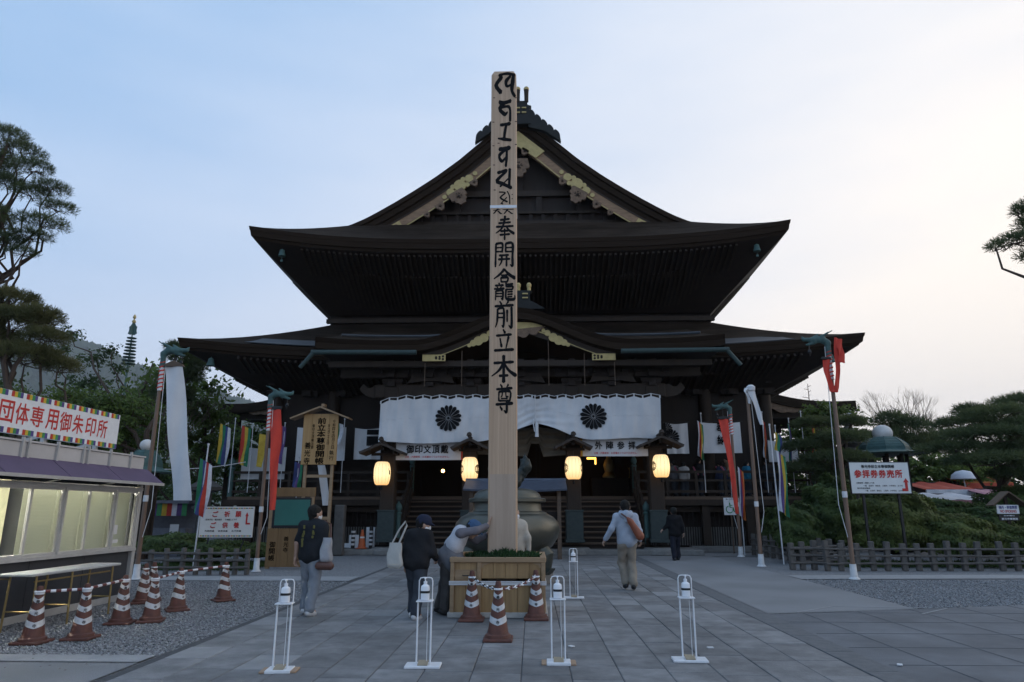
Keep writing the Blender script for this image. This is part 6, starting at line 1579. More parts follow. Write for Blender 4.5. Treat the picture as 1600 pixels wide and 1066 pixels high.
# ------------------------------------------------------------------ leafy things
def unit(v): return v / (np.linalg.norm(v, axis=-1, keepdims=True) + 1e-9)
def leaves_on(blobs, n, size, seed, aspect=.6, flat=.0, shell=.55, droop=0.):
    """leaf-sized rhombs through the volumes of ellipsoids (cx,cy,cz,rx,ry,rz)"""
    r = np.random.default_rng(seed); B = np.array(blobs, float)
    vol = (B[:, 3] * B[:, 4] * B[:, 5]) ** .75; pick = r.choice(len(B), n, p=vol / vol.sum()); b = B[pick]
    d = unit(r.normal(size=(n, 3))); rad = (shell + (1 - shell) * r.random((n, 1))) * (1 + .12 * r.normal(size=(n, 1)))
    # clumps: quantise directions a little so gaps open between clusters
    cl = unit(r.normal(size=(len(B), 26, 3))); j = (d[:, None, :] * cl[pick]).sum(-1).argmax(1); c = cl[pick, j]
    d = unit(d * .62 + c * .55)
    P = b[:, :3] + d * rad * b[:, 3:6]
    nrm = unit(d * .6 + r.normal(size=(n, 3)) * .8 + np.array([0, 0, .5 + flat]))
    t = unit(np.cross(nrm, r.normal(size=(n, 3)))); s = np.cross(nrm, t)
    L_ = size * r.uniform(.6, 1.35, (n, 1)); W_ = L_ * aspect * .5
    V = np.stack([P - t * L_ * .5, P + s * W_, P + t * L_ * .5 - np.array([0, 0, droop]) * L_, P - s * W_], 1).reshape(-1, 3)
    return V, np.arange(4 * n).reshape(-1, 4)
def bush_leaves(blobs, n, size, seed):
    """an even coat of small leaves over lumpy rounded forms"""
    r = np.random.default_rng(seed); B = np.array(blobs, float); ar = (B[:, 3] * B[:, 5] + B[:, 3] * B[:, 4]); pick = r.choice(len(B), n, p=ar / ar.sum()); b = B[pick]
    d = unit(r.normal(size=(n, 3))); d[:, 2] = np.where(d[:, 2] < -.55, -d[:, 2], d[:, 2])
    lump = 1 + .11 * np.sin(d[:, 0] * 8 + seed) * np.sin(d[:, 1] * 7 + 1) + .09 * np.sin(d[:, 2] * 12 + d[:, 0] * 4 + seed)
    rad = (lump * (1 - .22 * r.random(n) ** 2.0) + .03 * r.normal(size=n))[:, None]
    P = b[:, :3] + d * rad * b[:, 3:6]
    nrm = unit(d * 1.2 + r.normal(size=(n, 3)) * .36 + np.array([0, 0, .2])); t = unit(np.cross(nrm, r.normal(size=(n, 3)))); s = np.cross(nrm, t)
    L_ = size * r.uniform(.6, 1.35, (n, 1)); W_ = L_ * .34
    V = np.stack([P - t * L_ * .5, P + s * W_, P + t * L_ * .5, P - s * W_], 1).reshape(-1, 3)
    return V, np.arange(4 * n).reshape(-1, 4)
def tufts(blobs, n, size, seed, per=5, wd=.10, up=.55, shell=.35):
    """pine needles: fans of thin blades on flattened pads"""
    r = np.random.default_rng(seed); B = np.array(blobs, float); vol = (B[:, 3] * B[:, 4] * B[:, 5]) ** .7
    pick = r.choice(len(B), n, p=vol / vol.sum()); b = B[pick]; d = unit(r.normal(size=(n, 3)) + np.array([0, 0, .35])); d[:, 2] = np.where(d[:, 2] < -.3, -d[:, 2], d[:, 2])
    P = b[:, :3] + d * (shell + (1 - shell) * r.random((n, 1)) ** .6) * b[:, 3:6]
    P = np.repeat(P, per, 0); k = len(P); dd = unit(np.repeat(d, per, 0) * .7 + r.normal(size=(k, 3)) * .75 + np.array([0, 0, up]))
    s = unit(np.cross(dd, r.normal(size=(k, 3)))); L_ = size * r.uniform(.7, 1.3, (k, 1))
    V = np.stack([P - s * L_ * wd * .4, P + s * L_ * wd * .4, P + dd * L_ + s * L_ * wd * .3, P + dd * L_ - s * L_ * wd * .3], 1).reshape(-1, 3)
    return V, np.arange(4 * k).reshape(-1, 4)
PINE = leafmat('pine_needles', (.12, .145, .062), (.055, .08, .038), .7, .9)
PINE2 = leafmat('pine_needles_yellowish', (.16, .15, .06), (.075, .09, .04), .7, 1.0)
AZAL = leafmat('azalea_leaf', (.17, .195, .055), (.07, .10, .03), .55, 2.2)
AZAL2 = leafmat('clipped_bush_leaf', (.12, .165, .05), (.045, .075, .026), .55, 2.2)
MAPLE = leafmat('young_green_leaf', (.15, .21, .05), (.07, .11, .03), .55, .8)
BROAD = leafmat('dark_green_leaf', (.085, .125, .045), (.04, .065, .028), .55, .7)
TRUNK = mat('pine_bark', (.085, .058, .042), (.045, .032, .025), .9, 6, stretch=(1, 1, .4), bump=.7)
def crown_obj(t, V, F, m, name='crown'):
    o = bpy.data.objects.new(name, raw_mesh(name, V, F, m)); col.objects.link(o); o.parent = t; return o
def limb(mb, a, b, r0, r1, seed, wob=.12, seg=7, n=7):
    rg = np.random.default_rng(seed); a, b = np.array(a, float), np.array(b, float); L_ = np.linalg.norm(b - a)
    off = np.cumsum(rg.normal(size=(n, 3)), 0); tt = np.linspace(0, 1, n); off = off - tt[:, None] * off[-1]; off[0] = 0
    pts = a + (b - a) * tt[:, None] + off * wob * L_ / n * 1.6
    mb.tube(pts, list(np.linspace(r0, r1, n)), seg); return pts
def pine(lab, base, pads, needle, n, seed, m=PINE, trunk_top=None, r=.2, group=None, per=6, wd=.10, lean=(0, 0)):
    """pads are world ellipsoids; each hangs on a limb from the trunk"""
    base = Vector(base); t = thing('pine_tree', lab, 'tree', base, group=group); b = np.array(base)
    P = [tuple(np.array(p[:3]) - b) + tuple(p[3:]) for p in pads]
    tt = trunk_top or max(P, key=lambda p: p[2])[:3]; tt = np.array(tt) - (b if trunk_top else 0)
    mb = MB(); tr = limb(mb, (0, 0, -.1), tt, r, r * .25, seed, .22, 9, 10)
    for i, p in enumerate(P):
        k = int(np.clip((p[2] / max(.5, tt[2])) * 8 - 1.2, 0, 8)); q = tr[k]
        limb(mb, q, (p[0], p[1], p[2] - p[5] * .5), r * .35, r * .10, seed + i + 1, .3, 6)
        rg = random.Random(seed * 31 + i)
        for j in range(5):
            an = rg.uniform(0, 6.28); limb(mb, (p[0], p[1], p[2] - p[5] * .5), (p[0] + math.cos(an) * p[3] * .8, p[1] + math.sin(an) * p[4] * .8, p[2] - p[5] * .1), r * .09, r * .035, seed + i * 7 + j, .3, 4, 5)
    mb.build('trunk', TRUNK, t, True)
    V, F = tufts(P, n, needle, seed, per, wd); crown_obj(t, V, F, m); return t
def bush(lab, blobs, n, leaf, seed, m, group=None, name='bush', cat='bush'):
    B = np.array(blobs, float); c = B[:, :3].mean(0); c[2] = 0; t = thing(name, lab, cat, tuple(c), group=group)
    P = [tuple(np.array(b[:3]) - c) + tuple(b[3:]) for b in blobs]
    P = [(x, y, z, rx, min(ry, .95), rz) for (x, y, z, rx, ry, rz) in P]
    V, F = bush_leaves(P, int(n * 1.5), leaf, seed); crown_obj(t, V, F, m, 'foliage')
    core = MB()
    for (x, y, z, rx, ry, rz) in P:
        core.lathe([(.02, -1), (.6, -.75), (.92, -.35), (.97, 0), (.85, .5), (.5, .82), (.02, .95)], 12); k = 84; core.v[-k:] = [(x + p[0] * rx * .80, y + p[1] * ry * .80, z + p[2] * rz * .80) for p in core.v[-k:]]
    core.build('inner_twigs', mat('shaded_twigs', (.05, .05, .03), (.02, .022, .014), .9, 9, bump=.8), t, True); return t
def leafy_tree(lab, base, height, blobs, n, leaf, seed, m, r=.16, group=None, name='leafy_tree', flat=.2, shell=.3):
    base = Vector(base); t = thing(name, lab, 'tree', base, group=group); b = np.array(base); P = [tuple(np.array(p[:3]) - b) + tuple(p[3:]) for p in blobs]
    mb = MB(); tt = (0.1, 0, height * .8); tr = limb(mb, (0, 0, -.1), tt, r, r * .3, seed, .2, 8, 10)
    for i, p in enumerate(P):
        k = int(np.clip(p[2] / height * 9 - 2.5, 1, 8)); limb(mb, tr[k], p[:3], r * .4, r * .08, seed + i + 1, .3, 6)
        rg = random.Random(seed * 17 + i)
        for j in range(5):
            d = np.array([rg.gauss(0, 1), rg.gauss(0, 1), rg.gauss(.2, .7)]); d /= np.linalg.norm(d); limb(mb, p[:3], np.array(p[:3]) + d * np.array(p[3:6]) * .9, r * .1, r * .03, seed + i * 9 + j, .35, 4, 5)
    mb.build('trunk', TRUNK, t, True); V, F = leaves_on(P, n, leaf, seed, .6, flat, shell); crown_obj(t, V, F, m); return t
def pad(px, py, Y, wpx, hpx, depth=1.0):
    """ellipsoid whose outline is wpx x hpx pixels of the photograph at distance Y"""
    p = at(px, py, Y); s = (p - Vector((0, 0, CAM_H))).length / FPX * .98
    return (p.x, p.y, p.z, wpx * .5 * s, wpx * .5 * s * depth, hpx * .5 * s)
# ------------------------------------------------------------------ hills
HILL = mat('wooded_hillside', (.045, .07, .035), (.025, .042, .025), .95, .012, 10, bump=.0)
def hill_z(x, y):
    az = math.degrees(math.atan2(x, y)); d = math.hypot(x, y)
    h = float(np.interp(az, [-75, -50, -42, -39.4, -36.1, -34.9, -33.5, -31.9, -30.2, -27.1, -25.6, -23.4, -18, -8], [320, 440, 468, 476, 494, 492, 482, 444, 428, 430, 402, 370, 280, 80]))
    k = max(0, 1 - abs((d - 2500) / 1150)); k = k * k * (3 - 2 * k)
    n_ = mnoise.fractal(Vector((x * .0024, y * .0024, 0)), 1.0, 2.0, 5)
    return h * k * (1 + .10 * n_) + 12 * mnoise.noise(Vector((x * .02, y * .02, 0))) * k - .5
g = MB()
g.grid(lambda u, v: (lambda a, d: Vector((d * math.sin(a), d * math.cos(a), hill_z(d * math.sin(a), d * math.cos(a)))))(R(lerp(-72, -8, u)), lerp(1300, 3700, v)), 220, 60)
o = struct('hills', g, HILL, smooth='all')
r = np.random.default_rng(5); n = 26000
a = np.radians(r.uniform(-62, -14, n)); d = r.uniform(1450, 2600, n)
PP = np.array([(dd * math.sin(aa), dd * math.cos(aa), hill_z(dd * math.sin(aa), dd * math.cos(aa))) for aa, dd in zip(a, d)])
k = PP[:, 2] > 20; PP = PP[k]; n = len(PP)
base = np.array([(1, 0, 0), (0, 1, 0), (-1, 0, 0), (0, -1, 0), (0, 0, 1.6)]); s = r.uniform(5., 10.5, (n, 1, 1)) * r.uniform(.75, 1.25, (n, 5, 1))
V = (PP[:, None] + base[None] * s).reshape(-1, 3); F = (np.array([(0, 1, 4), (1, 2, 4), (2, 3, 4), (3, 0, 4)])[None] + (np.arange(n) * 5)[:, None, None]).reshape(-1, 3)
o = bpy.data.objects.new('hill_forest', raw_mesh('hill_forest', V, F, mat('hill_forest_green', (.06, .09, .04), (.028, .046, .028), .9, .005, 3))); col.objects.link(o)
tag(o, 'far wooded hillside behind the left trees', 'forest', kind='stuff')

# ------------------------------------------------------------------ right-hand garden
GB = 'clipped bushes of the right garden'
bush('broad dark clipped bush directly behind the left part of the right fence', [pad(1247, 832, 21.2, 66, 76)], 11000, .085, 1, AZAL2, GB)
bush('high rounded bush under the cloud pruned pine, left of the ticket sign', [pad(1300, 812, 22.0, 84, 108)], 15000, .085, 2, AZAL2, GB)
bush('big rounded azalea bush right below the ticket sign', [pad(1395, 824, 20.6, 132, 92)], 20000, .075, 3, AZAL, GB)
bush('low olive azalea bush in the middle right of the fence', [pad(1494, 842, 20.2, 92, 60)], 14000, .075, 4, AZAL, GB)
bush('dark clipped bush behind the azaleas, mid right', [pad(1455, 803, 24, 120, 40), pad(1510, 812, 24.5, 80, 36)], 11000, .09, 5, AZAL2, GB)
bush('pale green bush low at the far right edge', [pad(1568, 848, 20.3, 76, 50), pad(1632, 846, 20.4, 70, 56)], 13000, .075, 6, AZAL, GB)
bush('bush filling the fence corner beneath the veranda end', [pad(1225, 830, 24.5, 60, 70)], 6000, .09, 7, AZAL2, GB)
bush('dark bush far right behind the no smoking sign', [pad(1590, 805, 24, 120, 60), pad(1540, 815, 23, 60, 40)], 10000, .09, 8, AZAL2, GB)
m_ = PINE
pine('cloud pruned pine with flat dark pads beside the veranda end', (9.7, 25.5, 0), [pad(1272, 664, 26, 60, 16), pad(1312, 686, 25.5, 80, 17), pad(1258, 700, 26, 66, 16), pad(1305, 718, 25.5, 96, 18), pad(1256, 734, 26, 70, 17), pad(1318, 748, 26, 90, 17), pad(1330, 662, 27, 46, 15)], .17, 5200, 11, PINE, None, .16, 'garden pines on the right')
pine('great spreading pine filling the right edge of the garden', (15.2, 24.5, 0), [pad(1562, 650, 25, 100, 20), pad(1604, 632, 26, 90, 20), pad(1508, 664, 25.5, 84, 15), pad(1548, 682, 24.5, 116, 18), pad(1612, 668, 24.5, 110, 20), pad(1604, 704, 24.5, 100, 20), pad(1492, 704, 25, 100, 16), pad(1552, 722, 24, 120, 18), pad(1612, 742, 24, 100, 20), pad(1606, 774, 24.5, 80, 16), pad(1515, 645, 26, 40, 18)], .2, 7000, 12, PINE, None, .22, 'garden pines on the right')
pine('smaller dark pine behind the copper roofed lantern', (20.5, 40, 0), [pad(1392, 660, 40, 46, 24), pad(1420, 672, 40, 60, 30), pad(1385, 690, 40, 70, 30), pad(1440, 700, 40, 70, 34), pad(1480, 690, 41, 60, 30)], .34, 1500, 13, PINE, None, .2, 'garden pines on the right')
leafy_tree('round bright green tree between the copper lantern and the great pine', (21.5, 36, 0), 4.6, [pad(1445, 728, 36, 100, 40), pad(1490, 735, 36, 80, 40), pad(1420, 742, 36, 70, 40), pad(1530, 745, 36.5, 80, 36)], 7000, .2, 21, MAPLE, .14, 'leafy trees on the right')
leafy_tree('fresh green tree just beyond the hall corner at right', (15.2, 35, 0), 7, [pad(1290, 645, 35, 70, 34), pad(1262, 690, 35, 70, 60), pad(1310, 695, 36, 70, 50), pad(1240, 730, 35, 60, 50), pad(1345, 730, 36, 60, 60)], 8000, .2, 22, MAPLE, .16, 'leafy trees on the right')
leafy_tree('dark tree beyond the side porch at right', (25, 60, 0), 11, [pad(1300, 665, 60, 110, 56), pad(1350, 705, 60, 90, 40), pad(1250, 690, 60, 90, 60), pad(1330, 725, 60, 140, 50)], 7000, .34, 23, BROAD, .25, 'leafy trees on the right')
leafy_tree('dark tree mass behind the great pine at the right edge', (36, 48, 0), 9, [pad(1580, 712, 48, 130, 56), pad(1510, 735, 48, 110, 44), pad(1640, 680, 48, 120, 70), pad(1600, 755, 48, 130, 40)], 9000, .28, 24, BROAD, .25, 'leafy trees on the right')
leafy_tree('low dark thicket behind the veranda end and the ticket sign', (17.5, 41, 0), 4.2, [pad(1262, 765, 41, 120, 66), pad(1345, 768, 41, 110, 60), pad(1420, 772, 42, 90, 50), pad(1215, 770, 42, 80, 60)], 8500, .22, 26, BROAD, .14, 'leafy trees on the right')
# bare tree: fine branching twigs against the sky
def bare_tree(lab, base, height, spread, seed, depth=6, r0=.16, leafm=None, group=None, tilt=0.):
    t = thing('bare_tree', lab, 'tree', base, group=group); rg = random.Random(seed); mb = MB(); tips = []
    def grow(p, d, ln, r, k):
        q = p + d * ln; mid = p.lerp(q, .5) + Vector((rg.uniform(-1, 1), rg.uniform(-1, 1), rg.uniform(-1, 1))) * ln * .05
        mb.tube([p, mid, q], [r, r * .85, r * .68], 5 if k > 2 else 3, cap=False)
        if k == 0: tips.append(q); return
        for i in range(rg.choice((2, 3, 3)) if k > 1 else 3):
            nd = (d + Vector((rg.uniform(-1, 1), rg.uniform(-1, 1), rg.uniform(-.25, .7))) * spread).normalized(); grow(q.lerp(p, rg.uniform(0, .3)), nd, ln * rg.uniform(.68, .86), r * .6, k - 1)
    grow(Vector((0, 0, 0)), Vector((tilt, 0, 1)), height * .27, r0, depth)
    mb.build('branches', mat('pale_twig', (.14, .11, .085), (.10, .08, .06), .9, 3), t)
    if leafm: 
        r = np.random.default_rng(seed); T = np.array([tuple(p) for p in tips]); n = len(T) * 4
        P = np.repeat(T, 4, 0) + r.normal(size=(n, 3)) * .22; nn = unit(r.normal(size=(n, 3))); tt = unit(np.cross(nn, r.normal(size=(n, 3)))); ss = np.cross(nn, tt); L_ = .17 * r.uniform(.5, 1.2, (n, 1))
        V = np.stack([P - tt * L_, P + ss * L_ * .5, P + tt * L_, P - ss * L_ * .5], 1).reshape(-1, 3); crown_obj(t, V, np.arange(4 * n).reshape(-1, 4), leafm)
    return t
p = G(1440, 805, 0); b0 = at(1440, 745, 56); bare_tree('pale bare tree with fine twigs standing beyond the copper lantern', (b0.x, 56, 0), 11.5, .46, 5, 7, .2)
b0 = at(1475, 745, 60); bare_tree('lower bare tree with thin twigs right of the pale bare one', (b0.x, 60, 0), 9.5, .5, 8, 6, .16)
b0 = at(1266, 640, 75); t = thing('conifer', 'thin bare conifer tip showing above the side porch roof', 'tree', (b0.x, 75, 0)); m = MB(); hh = at(1266, 600, 75).z; m.tube([(0, 0, 0), (0, 0, hh)], [.2, .03], 6)
for k in range(26):
    z = hh - .3 - k * .32; l_ = .35 + k * .11; an = k * 2.4; m.tube([(0, 0, z), (l_ * math.cos(an), l_ * math.sin(an), z + .12)], [.04, .02], 4)
m.build('trunk', TRUNK, t)
# dark pine branch reaching in at the far right, from a tree outside the frame
pine('dark pine branch reaching into the sky from the right edge', (14.6, 17.5, 0), [pad(1583, 378, 17, 50, 10, 1.4), pad(1556, 386, 17, 28, 9, 1.2), pad(1606, 352, 17, 30, 16, 1.2), pad(1625, 400, 17, 50, 30), pad(1640, 330, 17, 80, 40), pad(1590, 332, 17, 14, 20), pad(1605, 372, 17, 40, 16)], .13, 1500, 15, PINE, None, .2, None, 6, .1)

# ------------------------------------------------------------------ left-hand trees
GLT = 'pines towering on the left'
pine('tall old pine against the sky at the left edge', (-16.8, 19.5, 0), [pad(12, 214, 20, 50, 20), pad(52, 264, 20, 50, 17), pad(34, 240, 20.5, 60, 17), pad(78, 296, 20, 50, 18), pad(92, 327, 20, 46, 13), pad(50, 304, 20, 50, 17), pad(66, 350, 20, 66, 16), pad(12, 288, 20, 44, 20), pad(50, 370, 20, 50, 12), pad(8, 378, 20, 60, 17), pad(34, 396, 20, 36, 12), pad(-30, 260, 20, 80, 60), pad(-40, 340, 20, 90, 50)], .13, 7800, 31, PINE, tuple(at(12, 225, 20)), .17, GLT, 6, .085)
pine('yellowish pine crown just below it behind the booth sign', (-14.6, 19, 0), [pad(15, 470, 20, 70, 26), pad(60, 497, 20, 60, 28), pad(22, 505, 20, 90, 36), pad(70, 530, 20, 60, 26), pad(40, 560, 20, 90, 36), pad(90, 575, 20.5, 60, 26), pad(-30, 540, 20, 90, 60)], .16, 6000, 32, PINE2, None, .2, GLT, 6, .09)
leafy_tree('mid green leafy tree between booth sign and white banner', (-13.5, 24, 0), 6.0, [pad(110, 622, 24, 90, 36), pad(180, 632, 24, 90, 44), pad(60, 630, 24, 110, 40), pad(150, 640, 24, 130, 50), pad(210, 650, 24, 90, 60), pad(190, 690, 24, 110, 60)], 11000, .12, 33, MAPLE, .2, 'leafy trees on the left', shell=.25)
GLL = 'leafy trees on the left'
leafy_tree('green leafy tree with a few high twigs left of the pagoda spire', (-18.5, 32, 0), 10.5, [pad(112, 522, 32, 40, 22), pad(150, 560, 32, 50, 30), pad(174, 548, 32, 36, 26), pad(185, 575, 32, 40, 22), pad(140, 600, 32, 90, 30), pad(100, 545, 32, 30, 20)], 1500, .17, 41, BROAD, .2, GLL, shell=.2)
leafy_tree('bright green tree behind the white banner', (-16, 33, 0), 8, [pad(255, 620, 33, 90, 60), pad(310, 640, 33, 80, 50), pad(325, 605, 33, 40, 30), pad(340, 655, 33, 60, 36), pad(240, 680, 33, 90, 60), pad(310, 690, 33, 90, 60)], 11000, .17, 42, MAPLE, .18, GLL, shell=.25)
leafy_tree('fresh green tree seen under the left side porch', (-14.8, 38, 0), 5.5, [pad(390, 690, 38, 90, 60), pad(350, 720, 38, 90, 60), pad(430, 710, 38, 70, 60), pad(300, 740, 38, 80, 60)], 7500, .2, 43, MAPLE, .16, GLL)
pine('dark pine close behind the roof corner at left', (-15.3, 30, 0), [pad(290, 560, 30, 56, 26), pad(285, 590, 30, 60, 34), pad(300, 575, 30, 44, 24), pad(275, 545, 30, 30, 16), pad(270, 620, 30, 60, 30)], .2, 2600, 34, PINE, None, .18, GLT)
bare_tree('slim sparse tree with thin twigs between spire and banner pole', tuple(at(232, 700, 30).xy) + (0,), 9.6, .38, 3, 5, .09, MAPLE)
leafy_tree('dark broad tree mass behind the booth at far left', (-22, 26, 0), 8, [pad(20, 655, 26, 140, 60), pad(-40, 630, 26, 140, 90), pad(90, 670, 26, 140, 80), pad(170, 700, 27, 130, 90), pad(220, 740, 28, 100, 60)], 14000, .19, 44, BROAD, .25, GLL)
leafy_tree('dark hedge tree closing the view below the left side porch', (-17, 44, 0), 5, [pad(300, 770, 44, 120, 60), pad(400, 760, 44, 110, 60), pad(220, 765, 44, 120, 70), pad(470, 760, 44, 100, 60)], 8000, .24, 45, BROAD, .2, GLL)
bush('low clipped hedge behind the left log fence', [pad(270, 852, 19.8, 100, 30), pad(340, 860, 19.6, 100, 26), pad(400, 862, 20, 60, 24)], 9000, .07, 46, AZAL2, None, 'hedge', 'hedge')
g = MB(); gr = [G(225, 895), G(410, 893), G(420, 872), G(230, 868)]
V, F = blades(9000, lambda r, n: np.c_[r.uniform(-10.4, -7.2, n), r.uniform(17.9, 20.5, n), np.full(n, 0.)], .14, .012, 9)
o = bpy.data.objects.new('grass', raw_mesh('grass', V, F, leafmat('grass_blade', (.07, .11, .03), (.035, .06, .02), .7, 2))); col.objects.link(o); tag(o, 'grass growing behind the left log fence', 'grass', kind='stuff')
V, F = blades(12000, lambda r, n: np.c_[r.uniform(8.3, 19, n), 19.3 + r.random(n) * 1.6, np.full(n, 0.)], .16, .014, 10)
o = bpy.data.objects.new('ground_cover', raw_mesh('ground_cover', V, F, MATS['grass_blade'])); col.objects.link(o); tag(o, 'low green ground cover behind the right garden fence', 'ground cover', kind='stuff')

# ------------------------------------------------------------------ garden ornaments and far buildings
def copper_lantern(lab, px, py_ball, py_eave, wpx, Y):
    c = at(px, py_eave, Y); s = Y * 1.0 / FPX; w_ = wpx * .5 * s; ze = c.z; zb = at(px, py_ball, Y).z
    t = thing('copper_roofed_lantern', lab, 'lantern pavilion', (c.x, Y, 0), group='copper roofed lantern pavilions')
    oc = lambda a: 1 / math.cos(((a + math.pi / 8) % (math.pi / 4)) - math.pi / 8)
    hd = zb - ze
    m = MB(); m.lathe([(w_ * 1.0, 0), (w_ * 1.02, .03), (w_ * .72, .13 * hd), (w_ * .62, .2 * hd)], 32, (0, 0, ze), oc); m.build('eave', COPPER, t, 30)
    for k in range(5):
        f = lambda q: .60 * math.cos(q * 1.18) ** .75; q0, q1 = k / 5, (k + 1) / 5
        m = MB(); m.lathe([(w_ * f(q0) * 1.0, 0), (w_ * f(q0) * 1.015, .01), (w_ * f(q1) * 1.03, hd * .118)], 32, (0, 0, ze + hd * (.19 + k * .118)), oc); m.build('copper_course', COPPER, t, 30)
    for k in range(8):
        a = (k + .5) * math.pi / 4; m = MB(); m.tube([(w_ * .615 * 1.09 * math.cos(1.18 * q) ** .75 * math.cos(a), w_ * .615 * 1.09 * math.cos(1.18 * q) ** .75 * math.sin(a), ze + hd * (.19 + .59 * q)) for q in np.linspace(0, 1, 6)], .02, 5); m.build('hip_rib', COPPER, t)
    m = MB(); m.lathe([(w_ * .12, -.12 * hd), (w_ * .17, -.1 * hd)] + [(max(.01, w_ * .27 * math.sin(q)), -w_ * .24 * math.cos(q) + .08 * hd) for q in np.linspace(.5, 3.1, 10)], 20, (0, 0, zb - .12 * hd)); m.build('white_ball_finial', mat('white_ball', (.66, .64, .62), (.5, .48, .46), .7, 3), t, True)
    for k in range(8): a = (k + .5) * math.pi / 4; m = MB(); m.box((w_ * .52 * math.cos(a), w_ * .52 * math.sin(a), ze / 2), (.1, .1, ze)); m.build('post', WOOD_MID, t)
    m = MB(); m.lathe([(w_ * .5, 0), (w_ * .5, ze - .9), (w_ * .3, ze - .8)], 8); m.build('core', WOOD_DARK, t); return t
copper_lantern('green copper roofed lantern pavilion behind the ticket sign, white ball on top', 1383, 676, 711, 108, 27)
copper_lantern('green copper roofed lantern pavilion showing over the booth roof, white ball on top', 224, 694, 739, 76, 22)
def stone_lantern(lab, px, py0, py1, Y, mt, w=.9, z0=0):
    p = at(px, py1, Y); zt = at(px, py0, Y).z; zb = z0 if z0 is not None else p.z; h = zt - zb
    t = thing('stone_lantern', lab, 'stone lantern', (p.x, Y, zb), group='stone lanterns in the gardens')
    for nm, pr, sg in (('pedestal', [(.34, 0), (.34, .06), (.2, .1), (.17, .2), (.16, .45), (.22, .52), (.32, .56), (.32, .6)], 12), ('light_box', [(.22, .6), (.24, .62), (.24, .74), (.22, .76)], 6), ('cap', [(.22, .75), (.52, .78), (.56, .82), (.3, .88), (.1, .92)], 6), ('jewel', [(.07, .91), (.13, .94), (.11, .97), (.02, 1.0)], 10)):
        m = MB(); m.lathe([(r_ * w, z * h) for r_, z in pr], sg); m.build(nm, mt, t, 30)
    return t
DST = mat('dark_stone', (.075, .072, .068), (.045, .044, .042), .9, 6, bump=.4)
stone_lantern('tall dark stone lantern whose flame top rises over the pruned pine', 1343, 650, 830, 30, DST, 1.05)
stone_lantern('stone lantern with broad cap left of the prayer sign', 310, 738, 860, 23, DST, 1.1)
stone_lantern('pale bluish stone lantern below the ticket sign', 1383, 768, 830, 22.5, mat('pale_blue_stone', (.36, .41, .48), (.27, .31, .36), .8, 5, bump=.2), .55)
# festival stalls at the far right
def stall(lab, px0, px1, py_ridge, py_eave, Y, roofm, frontm):
    a, b_ = at(px0, py_eave, Y), at(px1, py_ridge, Y); wd = b_.x - a.x; t = thing('festival_stall', lab, 'stall', ((a.x + b_.x) / 2, Y, 0), group='festival stalls at the far right')
    m = MB(); m.sheet(lambda u, v: Vector(((u - .5) * wd, lerp(-1.0, 1.4, v), lerp(a.z, b_.z, v) + .04 * math.sin(u * 15))), 16, 2, .03); m.build('awning', roofm, t)
    m = MB(); m.sheet(lambda u, v: Vector(((u - .5) * wd, -1.02 + .02 * math.sin(u * 20), a.z - v * .5)), 16, 2, .01); m.build('valance', frontm, t)
    m = MB(); m.cbox((0, -.6, .45), (wd * .96, .7, .9), .01); m.build('counter', frontm, t)
    for sx in (-1, 1): m = MB(); m.box((sx * wd * .48, -.95, a.z / 2), (.06, .06, a.z)); m.box((sx * wd * .48, 1.3, b_.z / 2), (.06, .06, b_.z)); m.build('post', FP, t)
    m = MB(); m.box((0, 1.35, b_.z / 2), (wd * .96, .03, b_.z)); m.build('back_cloth', mat('stall_back', (.08, .06, .06), None, .9), t); return t
RR = mat('red_stall_cloth', (.42, .07, .035), (.32, .05, .03), .8, 2); PK = mat('pink_stall_cloth', (.42, .20, .24), (.30, .14, .18), .8, 1.5); WC = mat('stall_white', (.6, .62, .66), (.45, .46, .5), .8, 2); OR = mat('orange_stall_cloth', (.5, .16, .04), None, .8)
stall('red roofed stall nearest the ticket sign, white edged', 1428, 1500, 752, 766, 33, RR, WC)
stall('pink fronted stall with a white canopy in the right background', 1425, 1520, 770, 782, 28.5, WC, PK)
stall('orange roofed stall further right behind the great pine', 1490, 1560, 742, 756, 36, OR, RR)
stall('pink canopied stall at the right edge behind the great pine', 1535, 1630, 762, 778, 31, PK, WC)
p = at(1505, 742, 34); t = thing('parasol', 'white dome shaped parasol among the stalls', 'parasol', (p.x, 34, 0)); m = MB(); m.lathe([(.55, p.z - .2), (.5, p.z), (.3, p.z + .16), (0, p.z + .22)], 14); m.build('canopy', WC, t, True); m = MB(); m.tube([(0, 0, 0), (0, 0, p.z + .2)], .025, 6); m.build('pole', FP, t)
# kiosk with five coloured curtain behind the left fence
a, b_ = at(228, 787, 24), at(302, 806, 24); t = thing('curtained_kiosk', 'low kiosk with a five coloured striped curtain behind the left banner', 'kiosk', ((a.x + b_.x) / 2, 24, 0)); wd = b_.x - a.x
n = 10
for k in range(n): m = MB(); m.box((lerp(-wd / 2, wd / 2, (k + .5) / n), -.5, (a.z + b_.z) / 2), (wd / n - .004, .02, a.z - b_.z)); m.build('curtain_stripe', [TIE['y'], TIE['r'], TIE['w'], TIE['p'], MATS['bright_green']][k % 5], t)
m = MB(); m.box((0, .6, a.z / 2), (wd, .1, a.z)); m.box((0, .1, a.z + .05), (wd + .3, 1.6, .1)); m.build('shell', mat('grey_kiosk', (.16, .17, .20), None, .7), t)
m = MB(); m.cbox((0, -.2, .45), (wd, .5, .9), .01); m.build('counter', MATS['grey_kiosk'], t)
for x, z in ((-.3, .75), (.28, .62)): m = MB(); m.box((x * wd, -.47, z + .2), (.3, .015, .42)); m.build('paper_notice', WHITE, t)
